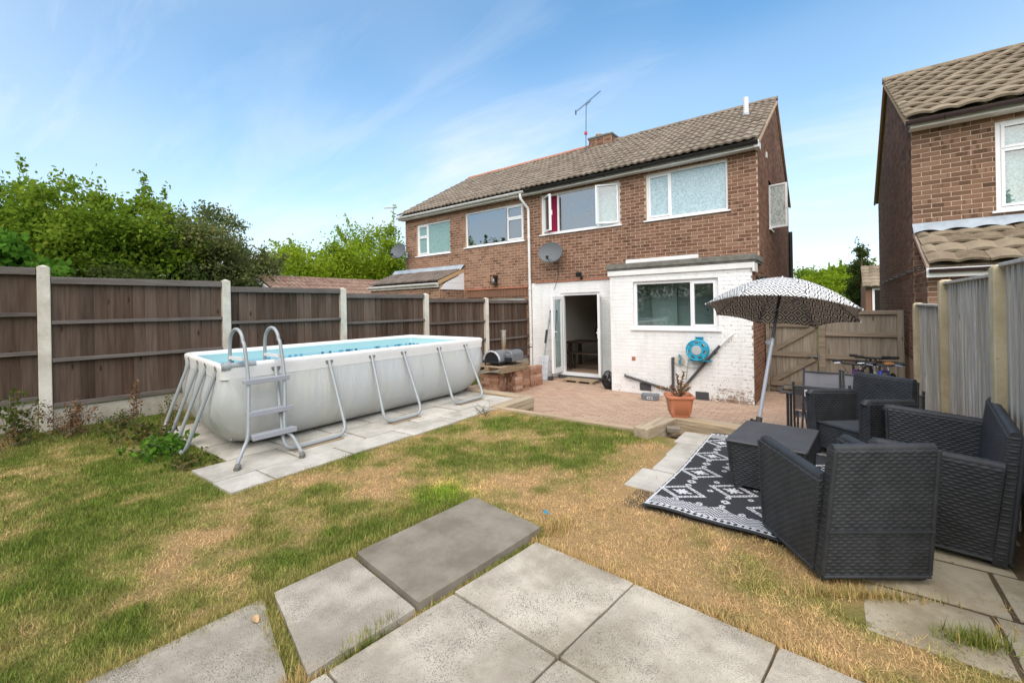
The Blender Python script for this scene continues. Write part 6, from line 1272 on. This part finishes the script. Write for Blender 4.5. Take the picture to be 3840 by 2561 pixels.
# brick stacks, pallet and pizza oven
RB = MB(); RB.box(-.1075, .1075, -.051, .051, -.0325, .0325); mat('reclaimed', rough=.95, spec=.15, fn=m_brick((.30, .165, .11), (.38, .225, .155), (.45, .30, .22), (.50, .37, .29))); RBM = RB.mesh('brick', 'reclaimed')
def stack(label, x, y, nx, ny, nz, rot=0):
    t = thing('brick_stack', label, 'bricks', (x, y, 0), rot, 'reclaimed bricks stacked by the pool')
    for k in range(nz):
        for i in range(nx):
            for j in range(ny):
                if k == nz - 1 and random.random() < .2: continue
                alt = k % 2; px, py = ((i - (nx - 1) / 2) * .22, (j - (ny - 1) / 2) * .108)
                o = bpy.data.objects.new('brick', RBM); COL.objects.link(o); o.parent = t; o.location = (px + random.uniform(-.008, .008), py + random.uniform(-.006, .006), .035 + k * .067); o.rotation_euler = (0, 0, random.uniform(-.05, .05))
stack('low stack of old bricks under the pallet nearest the pool', -6.02, 7.30, 2, 3, 6, R(8))
stack('tall stack of old bricks beside the pallet', -5.68, 7.75, 2, 3, 7, R(80))
stack('short stack of old bricks closest to the downpipe', -5.72, 8.42, 2, 2, 7, R(85))
t = thing('pallet', 'wooden pallet resting on the brick stacks', 'pallet', (-5.95, 7.5, .47))
for i in range(6): b = MB(); b.box(-6.40, -5.52, 7.0 + i * .165, 7.13 + i * .165, .585, .605); b.build('plank', 'pallet_wood', t, bevel=.003)
for x in (-6.38, -6.0, -5.62): b = MB(); b.box(x, x + .10, 7.0, 7.95, .497, .584); b.build('bearer', 'pallet_wood', t, bevel=.003)
for x in (-6.38, -5.62): b = MB(); b.box(x, x + .1, 7.0, 7.95, .478, .496); b.build('plank', 'pallet_wood', t)
t = thing('pizza_oven', 'grey tabletop pizza oven with a tall flue standing on the pallet', 'oven', (-5.95, 7.45, .61)); b = MB(); OX = -5.92
def arch(y, s, dz=0): return [(OX + s * .22 * math.cos(a), y, .70 + dz + s * .21 * math.sin(a)) for a in np.linspace(0, math.pi, 13)]
sec = [arch(7.16, 1.0), arch(7.20, 1.05), arch(7.46, 1.05), arch(7.72, 1.0), arch(7.80, .85)]; n = 13; o = 0
for s_ in sec: b.v += s_
for j in range(4):
    for i in range(12): b.f.append((j * 13 + i, j * 13 + i + 1, (j + 1) * 13 + i + 1, (j + 1) * 13 + i)); b.mi.append(0); b.rn.append(0.0)
b.f.append(tuple(range(52, 65))); b.mi.append(0); b.rn.append(0.0); b.build('oven_body', 'oven_grey', t, smooth=40)
b = MB(); b.prism(arch(7.165, .93), (0, .02, 0)); b.build('oven_mouth', 'oven_black', t); b = MB(); b.tube(arch(7.15, 1.0), .022, 8); b.build('mouth_trim', 'grey_plastic', t, smooth=True); b = MB(); b.box(OX - .24, OX + .24, 7.12, 7.8, .655, .70); b.build('oven_base', 'oven_black', t, bevel=.008)
b = MB(); b.prism([(OX + .25, 7.3, .69), (OX + .44, 7.3, .69), (OX + .44, 7.3, .86), (OX + .38, 7.3, .92), (OX + .25, 7.3, .93)], (0, .42, 0)); hp = b.build('pellet_hopper', 'oven_grey', t, bevel=.02); b = MB(); b.box(OX + .25, OX + .44, 7.285, 7.30, .70, .78); b.build('control_panel', 'oven_black', hp); b = MB(); b.bar((OX + .3, 7.28, .845), (OX + .4, 7.28, .845), .004, .014); b.build('badge', 'alu', hp)
for i in range(4): b = MB(); b.tube([(OX - .075 + i * .05, 7.15, .935 - .006 * abs(i - 1.5)), (OX - .075 + i * .05, 7.155, .937)], .012, 8); b.build('vent', 'oven_black', t)
for x in (-.2, .2):
    for y in (7.18, 7.72): b = MB(); b.tube([(OX + x, y, .605), (OX + x, y, .66)], .014, 8); b.build('leg', 'oven_black', t)
b = MB(); b.tube([(OX - .02, 7.6, .88), (OX - .02, 7.6, 1.32)], .055, 16); b.lathe([(.066, 0), (.066, .03)], (OX - .02, 7.6, 1.305), caps=True); b.build('flue', 'flue', t, smooth=40)
b = MB(); b.obox((-5.62, 7.85, .94), (.18, .05, .01), (-.02, .12, 0), (0, 0, .008)); b.build('peel', 'oven_black', t)
b = MB(); b.box(-6.24, -6.19, 7.02, 7.05, .607, .70); tag(b.build('paper_cup', 'paper', None), 'small white carton beside the pizza oven', 'carton')

# ================================================================ vegetation
def mesh_np(name, V, F, m, rnd=None, col=None):
    """triangles or quads from arrays"""
    me = bpy.data.meshes.new(name); nf, k = F.shape
    me.vertices.add(len(V)); me.vertices.foreach_set('co', np.ascontiguousarray(V, dtype=np.float32).ravel()); me.loops.add(nf * k); me.loops.foreach_set('vertex_index', np.ascontiguousarray(F, dtype=np.int32).ravel())
    me.polygons.add(nf); me.polygons.foreach_set('loop_start', np.arange(0, nf * k, k, dtype=np.int32)); me.update(calc_edges=True)
    if rnd is not None: me.attributes.new('rnd', 'FLOAT', 'FACE').data.foreach_set('value', np.asarray(rnd, np.float32))
    if col is not None: me.attributes.new('col', 'FLOAT_COLOR', 'FACE').data.foreach_set('color', np.c_[col, np.ones(len(col))].astype(np.float32).ravel())
    me.materials.append(MATS[m]); return me
def in_poly(x, y, quad):
    r = np.ones(len(x), bool); n = len(quad)
    for i in range(n):
        (a, b_), (c, d) = quad[i], quad[(i + 1) % n]; r &= ((c - a) * (y - b_) - (d - b_) * (x - a)) > 0
    return r
def grass():
    N = 900000
    # more blades where the turf is near
    d = RNG.uniform(.9, 7.6, N) ** 1.0; th = RNG.uniform(R(-16), R(90), N); dd = 1.0 + 6.9 * RNG.random(N) ** 1.25
    x = -dd * np.sin(th); y = dd * np.cos(th)
    ed = .03 * (fbm(x * 6, y * 6, 5, 2) - .5) * 2
    ok = (y < 4.80) & (y > -2.4) & (x > -7.9) & (x < 1.3)
    fx = (x - FP0.x) * FN.x + (y - FP0.y) * FN.y; ok &= fx > .03
    ok &= ~((x > -4.76 + ed * 2.2 - .15) & (x < -3.92 + ed) & (y > 1.38 + ed))          # pool slabs
    ok &= ~((x > -6.9) & (x < -4.7) & (y > 1.75))                                       # pool
    pe = o0 + e2 * 3.2; ps = [o0, pe, pe + e1 * 4, o0 + e1 * 4]; ok &= ~in_poly(x + ed * .25, y + ed * .25, [(p.x, p.y) for p in ps])
    for qd in ([(-2.266, 1.456), (-1.625, 1.376), (-1.530, 2.325), (-2.181, 2.405)], [(-2.315, 1.02), (-1.678, .86), (-1.620, 1.362), (-2.270, 1.442)], [(-2.40, .02), (-1.775, -.04), (-1.722, .815), (-2.333, .985)]): ok &= ~in_poly(x + ed * .6, y + ed * .6, qd)
    ok &= ~((x > RX0 - .005) & (x < RX1_ + .05) & (y > RYa) & (y < RYb))
    ok &= ~((x > -1.40 + ed * 2) & (y > 3.55 + ed * 3) & (fbm(x * 3, y * 3, 33, 3) < .66)) ; ok &= ~((x > .0 + ed * 2) & (y > 2.50 + ed * 3) & (fbm(x * 5, y * 5, 35, 2) < .78)); ok &= ~((x > -1.66) & (y > 4.55))
    g = green(x, y); bare = fbm(x * 1.7 + 9, y * 1.7, 41, 4); ok &= ~((bare > .62) & (g < .25) & (RNG.random(N) < .25))
    x, y, g = x[ok], y[ok], g[ok]; n = len(x); z = lawn_z(x, y) - .004
    dist = np.sqrt(x * x + y * y); az = RNG.uniform(0, 2 * np.pi, n); clump = fbm(x * 7, y * 7, 51, 2)
    L = (.013 + .020 * RNG.random(n)) * (.6 + .8 * clump) * (1 + .5 * g); lush = RNG.random(n) < .015; L = np.where(lush, L * 1.8, L); hay = (RNG.random(n) < .03) & (g < .45); L = np.where(hay, L * 1.9, L)
    tilt = np.where(g > .5, RNG.uniform(.15, 1.15, n), RNG.uniform(.6, 1.5, n)); w = (.0009 + .0010 * RNG.random(n)) * (1 + dist * .19)
    tilt = np.where(hay, RNG.uniform(1.25, 1.55, n), tilt); z = np.where(hay, z + .012 * RNG.random(n), z)
    dx, dy = np.cos(az) * np.sin(tilt), np.sin(az) * np.sin(tilt); dz = np.cos(tilt); px, py = -np.sin(az) * w, np.cos(az) * w
    bx, by = np.cos(az + 1.57), 0
    base = np.stack([x, y, z], -1); tip = base + np.stack([dx, dy, dz], -1) * L[:, None]
    px = np.where(hay, px * .7, px); py = np.where(hay, py * .7, py); V = np.stack([base + np.stack([px, py, 0 * px], -1), base - np.stack([px, py, 0 * px], -1), tip], 1).reshape(-1, 3); F = np.arange(3 * n).reshape(-1, 3)
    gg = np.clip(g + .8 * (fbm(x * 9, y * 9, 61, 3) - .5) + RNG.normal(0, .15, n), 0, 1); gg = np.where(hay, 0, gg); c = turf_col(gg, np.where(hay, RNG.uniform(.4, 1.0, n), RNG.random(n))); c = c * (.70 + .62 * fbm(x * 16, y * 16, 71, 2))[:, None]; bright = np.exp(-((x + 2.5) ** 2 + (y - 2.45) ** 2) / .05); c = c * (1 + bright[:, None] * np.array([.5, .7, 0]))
    o = bpy.data.objects.new('grass', mesh_np('grass', V, F, 'grass_blade', col=c)); COL.objects.link(o); o['kind'] = 'stuff'; o['label'] = 'short patchy grass, part green and part dried to straw'; o['category'] = 'grass'
    # tufts creeping between the slabs
    tf = []
    for (cx, cy, sx, sy, rot, num, gn, ln) in ((-2.02, .90, .34, .05, -.22, 2200, .55, .055), (-1.70, .76, .06, .20, 0, 1300, .15, .06), (-1.66, 1.12, .02, .20, 0, 420, .75, .09), (-2.33, 1.25, .07, .55, .05, 4200, .6, .05), (-2.37, .45, .07, .7, 0, 4200, .45, .055), (-1.18, 2.19, .5, .045, -.075, 1500, .1, .05), (-.3, 2.13, .7, .045, -.075, 1500, .1, .05), (-1.5, 2.45, .10, .12, 0, 900, .2, .06), (-1.56, 2.30, .06, .05, 0, 260, .6, .06), (.45, 2.62, .12, .05, .4, 420, .8, .09), (-2.30, 2.05, .06, .35, .05, 1500, .7, .05), (.05, 2.70, .3, .03, .5, 700, .3, .07)):
        a = RNG.normal(0, .5, num) * sx; bq = RNG.normal(0, .5, num) * sy; tf.append(np.stack([cx + a * math.cos(rot) - bq * math.sin(rot), cy + a * math.sin(rot) + bq * math.cos(rot), np.full(num, gn), np.full(num, ln)], -1))
    T = np.concatenate(tf); n = len(T); az = RNG.uniform(0, 6.28, n); tl = RNG.uniform(.1, 1.1, n); L = T[:, 3] * RNG.uniform(.4, 1, n); w = RNG.uniform(.0014, .003, n)
    base = np.stack([T[:, 0], T[:, 1], np.full(n, LZ - .005)], -1); tip = base + np.stack([np.cos(az) * np.sin(tl), np.sin(az) * np.sin(tl), np.cos(tl)], -1) * L[:, None]; pv = np.stack([-np.sin(az) * w, np.cos(az) * w, 0 * w], -1)
    o = bpy.data.objects.new('grass_tufts', mesh_np('grass_tufts', np.stack([base + pv, base - pv, tip], 1).reshape(-1, 3), np.arange(3 * n).reshape(-1, 3), 'grass_blade', col=turf_col(np.clip(T[:, 2] + RNG.normal(0, .2, n), 0, 1), RNG.random(n)))); COL.objects.link(o); o['kind'] = 'stuff'; o['label'] = 'tufts of grass growing in the joints of the slabs'; o['category'] = 'grass'
grass()
def leaf_cloud(name, C, sizes, m, parent, aspect=.62, droop=.3, rn=None):
    n = len(C); d = RNG.normal(0, 1, (n, 3)); d[:, 2] -= droop; d /= np.linalg.norm(d, axis=1)[:, None]; u = np.cross(d, RNG.normal(0, 1, (n, 3))); u /= np.linalg.norm(u, axis=1)[:, None]
    L = sizes[:, None]; a = C - d * L * .5; V = np.stack([a, C + u * L * aspect * .5 + d * L * .05, a + d * L, C - u * L * aspect * .5 + d * L * .05], 1).reshape(-1, 3)
    I = np.array(wm(parent).inverted()); V = V @ I[:3, :3].T + I[:3, 3]
    o = bpy.data.objects.new(name, mesh_np(name, V, np.arange(4 * n).reshape(-1, 4), m, rnd=rn if rn is not None else RNG.random(n))); COL.objects.link(o); o.parent = parent; return o
def tree(label, base, top, rx, ry, rz_, cz, nl, leaf, m, nclump=60, seed=1, airy=.35, name='tree', group='trees beyond the fences', shape=1.0, limbs=9):
    """crown ellipsoid (rx,ry,rz_) centred cz above the base; clumps on limbs, open gaps between them"""
    rg = np.random.default_rng(seed); t = thing(name, label, 'tree', base, 0, group); B = np.array(base, float); cen = B + np.array([0, 0, cz])
    k = MB(); hp = [Vector(base), Vector(base) + Vector((.1, .05, cz * .45)), Vector(base) + Vector((-.05, .1, cz * .85)), Vector(base) + Vector((.05, 0, cz + rz_ * .5))]; r0 = .045 * (cz + rz_) / 2.2 + .04
    k.tube(hp, [r0, r0 * .75, r0 * .5, r0 * .15], 8)
    cl = []
    while len(cl) < nclump:
        p = rg.normal(0, 1, 3); p /= np.linalg.norm(p); r = rg.random() ** .45
        q = p * r * np.array([rx, ry, rz_])
        if q[2] < -rz_ * .9: continue
        if shape != 1.0:
            f = (q[2] + rz_) / (2 * rz_); q[:2] *= max(.12, 1 - f) * 1.35
        cl.append(cen + q)
    cl = np.array(cl)
    for i in range(limbs): 
        q = Vector(cl[rg.integers(len(cl))]); s = hp[1].lerp(hp[3], rg.random() * .7); k.tube([s, s.lerp(q, .5) + Vector((0, 0, .15)), q], [r0 * .32, r0 * .2, r0 * .06], 6)
    k.build('trunk', 'bark', t, smooth=True)
    per = nl // nclump; P = []; RN = []
    for c in cl:
        s = rg.uniform(.16, .40) * (rx + ry) / 2 * .55; q = rg.normal(0, 1, (per, 3)) * np.array([s, s, s * .62]); P.append(c + q); out = np.linalg.norm((c - cen) / np.array([rx, ry, rz_])); RN.append(np.clip(.30 + .45 * rg.random() * 1.0 + rg.normal(0, .16, per), 0, 1))
    # wispy shoots that break the outline
    for i in range(int(26 * airy / .35)):
        c = cl[rg.integers(len(cl))]; dirv = (c - cen) / np.array([rx, ry, rz_]); dirv = dirv / (np.linalg.norm(dirv) + 1e-6) + np.array([0, 0, .6]); nn_ = 60; tt = rg.random((nn_, 1)); P.append(c + dirv * tt * rg.uniform(.4, 1.0) * rz_ * .45 + rg.normal(0, .05, (nn_, 3))); RN.append(np.clip(rg.normal(.55, .2, nn_), 0, 1))
    P = np.concatenate(P); RN = np.concatenate(RN); leaf_cloud('crown', P, leaf * rg.uniform(.6, 1.3, len(P)), m, t, rn=RN)
    return t
tree('yellow green tree at the far left above the dark fence', (-16.8, 1.2, .2), 0, 1.9, 1.9, 1.55, 3.5, 22000, .12, 'leaf_a', 100, 1)
tree('bushy green tree second from the left above the dark fence', (-14.6, 2.3, .2), 0, 1.45, 1.3, 1.4, 3.4, 18000, .11, 'leaf_a', 85, 2)
tree('green tree third from the left above the dark fence', (-14.9, 3.5, .2), 0, 1.4, 1.35, 1.3, 3.3, 17000, .11, 'leaf_a', 75, 3)
tree('airy grey green tree with thin twigs above the fence', (-14.8, 4.75, .2), 0, 1.5, 1.35, 1.35, 3.45, 14000, .09, 'leaf_b', 75, 4, airy=.8)
tree('small grey green tree sloping down toward the garage roof', (-14.6, 5.9, .2), 0, 1.3, 1.1, .9, 2.75, 8000, .09, 'leaf_b', 55, 5, airy=.6)
tree('bright laurel bush showing over the fence at the left edge', (-12.2, .55, .2), 0, .75, .8, 1.0, 2.35, 6000, .16, 'leaf_d', 40, 6, airy=0, name='laurel_bush')
tree('dark hedge growth behind the second fence panel', (-13.6, 2.9, .2), 0, 1.6, 2.2, .9, 1.9, 12000, .10, 'leaf_e', 60, 7, airy=0)
tree('dark hedge growth behind the third fence panel', (-13.8, 5.3, .2), 0, 1.3, 1.6, .8, 1.7, 9000, .10, 'leaf_e', 45, 8, airy=0)
tree('bright green bushy tree left of the brick pair', (-17.6, 9.6, .2), 0, 2.3, 2.1, 1.6, 2.95, 30000, .12, 'leaf_c', 90, 9)
tree('tall bright green tree beside the left house corner', (-17.6, 13.0, .2), 0, 2.2, 2.0, 1.9, 3.6, 28000, .12, 'leaf_c', 90, 10)
tree('rounded light green tree far off between the gable walls', (-.2, 47, .0), 0, 2.3, 2, 1.7, 3.1, 16000, .2, 'leaf_c', 60, 11, airy=.1)
tree('darker tree far off next to the brick gable', (-2.6, 50, .0), 0, 2.0, 2, 1.9, 3.0, 12000, .2, 'leaf_a', 50, 12, airy=.1)
tree('tall dark conifer in front of the far tiled house', (1.12, 30.5, .0), 0, 1.0, .9, 2.2, 2.5, 16000, .12, 'leaf_e', 90, 13, airy=.1, name='conifer', shape=.5)
tree('pale leafy tree far off behind the conifer', (1.0, 42, .0), 0, 1.9, 1.5, 1.7, 2.8, 12000, .18, 'leaf_c', 50, 14, airy=.1)
tree('dense green tree low behind the gate at the far end', (-1.2, 38, .0), 0, 1.7, 1.5, .9, 1.7, 9000, .18, 'leaf_a', 40, 15, airy=0)
for i in range(6): tree(('low', 'wide', 'round', 'loose', 'dense', 'spreading')[i] + ' tree on the skyline hidden behind the houses', (-30 + i * 16, 70 + 4 * (i % 2), 0), 0, 5, 5, 2.5, 3, 3000, .45, 'leaf_e', 30, 20 + i, airy=0) if False else None
def weed(label, base, h, n, m, spread, leaf=.03, name='weed', nl=40, stem='twig', seed=0):
    rg = np.random.default_rng(seed + 100); t = thing(name, label, 'weed', base, 0, 'weeds along the fence and pool'); k = MB(); P = []; B = Vector(base)
    for i in range(n):
        a = rg.uniform(0, 6.28); l = h * rg.uniform(.5, 1); s = spread * rg.random(); p0 = B + Vector((rg.normal(0, spread * .3), rg.normal(0, spread * .3), 0)); p2 = p0 + Vector((math.cos(a) * s, math.sin(a) * s, l)); p1 = p0.lerp(p2, .5) + Vector((0, 0, l * .12)); k.tube([p0, p1, p2], [.004, .003, .0015], 5)
        for q in range(nl): tt = rg.uniform(.15, 1.0); P.append(np.array(p0.lerp(p2, tt)) + rg.normal(0, .3 * leaf + .012, 3))
    k.build('stem', stem, t); P = np.array(P); leaf_cloud('foliage', P, leaf * rg.uniform(.5, 1.3, len(P)), m, t)
G = LZ + .0
weed('tall green weed by the first concrete post', (-7.15, .55, G + .06), .62, 9, 'leaf_weed', .22, .05, seed=1)
weed('tangled brown weeds at the foot of the concrete post', (-7.2, .95, G + .06), .42, 22, 'leaf_dry', .30, .03, seed=2)
weed('low dry weeds in front of the gravel board', (-7.05, 1.35, G + .04), .22, 22, 'leaf_weed', .35, .03, seed=3)
weed('tall dead brown dock stalk against the fence boards', (-7.15, 1.55, G + .05), .62, 3, 'leaf_dry', .08, .035, nl=60, seed=4)
weed('bristly weed between dock stalk and pool', (-6.95, 1.85, G + .02), .42, 9, 'leaf_weed', .16, .025, seed=5)
weed('leafy green weeds round the pool end legs', (-6.3, 1.45, G), .26, 26, 'leaf_weed', .34, .055, seed=6, nl=26)
weed('broad leaved weeds under the nearest pool end leg', (-5.55, 1.42, G), .20, 22, 'leaf_d', .30, .06, seed=7, nl=24)
weed('creeping weeds at the pool corner by the ladder', (-5.0, 1.45, G), .08, 18, 'leaf_weed', .30, .04, seed=8, nl=20)
weed('red tinged dry weeds left of the concrete post', (-7.0, .25, G + .05), .30, 16, 'leaf_dry', .3, .035, seed=9)
weed('thin weed stems at the end of the pool slabs', (-3.86, 4.45, G), .13, 12, 'leaf_weed', .22, .015, seed=10, nl=12)
for i, (x, y, z, lab) in enumerate(((-2.02, .52, LZ + .022, 'dry dark leaf on the lower left slab'), (-2.0, .36, LZ + .022, 'curled dark leaf nearest the bottom edge of the lower left slab'), (-2.18, .88, LZ + .02, 'orange dry leaf at the edge of the speckled slab'), (-1.63, 2.52, LZ + .02, 'small teal scrap of plastic in the dry grass'))):
    b = MB(); b.grid(lambda u, v: (x + (u - .5) * .05, y + (v - .5) * .03 * math.sin(math.pi * (.15 + .7 * u)), z + .006 + .014 * abs(v - .5) + .006 * math.sin(u * 5)), 6, 4); o = b.build('dry_leaf' if i < 3 else 'plastic_scrap', ('compost', 'compost', 'chimney_pot', 'blue_dark')[i], None, smooth=True); tag(o, lab, 'leaf' if i < 3 else 'scrap')

# ================================================================ unseen fence, hedge and tree added behind the viewer for the panes to mirror
eb = thing('fence', 'brown board fence added unseen behind the viewer, mirrored in the windows', 'fence', (-3.5, -7, 0)); k = MB()
for z in (.75, 1.3, 1.9): k.box(-9, 3, -7.03, -6.99, z - .03, z + .03)
pn = k.build('fence_panel', 'rail_dark', eb); boards(pn, (-9, -7.05, 0), (1, 0, 0), (0, -1, 0), 12, .35, 2.2, BDK, .15)
def hedge(label, x0, x1, y, h, n, m, seed):
    rg = np.random.default_rng(seed); t = thing('hedge', label, 'hedge', ((x0 + x1) / 2, y, 0)); k = MB()
    for i in range(int((x1 - x0) / .9)): x = x0 + .45 + i * .9; k.tube([(x, y, 0), (x + .1, y, h * .5), (x, y + .1, h * .85)], [.05, .035, .01], 6)
    k.build('stem', 'bark', t); P = np.stack([rg.uniform(x0, x1, n), y + rg.normal(0, .45, n), h * rg.random(n) ** .7], -1); P[:, 2] *= .8 + .45 * fbm(P[:, 0] * .8, P[:, 0] * 0, seed, 3); leaf_cloud('crown', P, .17 * rg.uniform(.6, 1.3, n), m, t)
hedge('tall hedge added unseen behind the viewer to fill the extension window reflection', -16, 6, -8.2, 6.0, 42000, 'leaf_a', 31)  # added hedge, tall and dense to keep sky out of the mirrored view
tree('tall tree beyond the left fence, mirrored in the left house window', (-20.5, -5.5, .2), 0, 2.4, 2.4, 2.0, 4.3, 12000, .2, 'leaf_e', 60, 35, airy=.6)
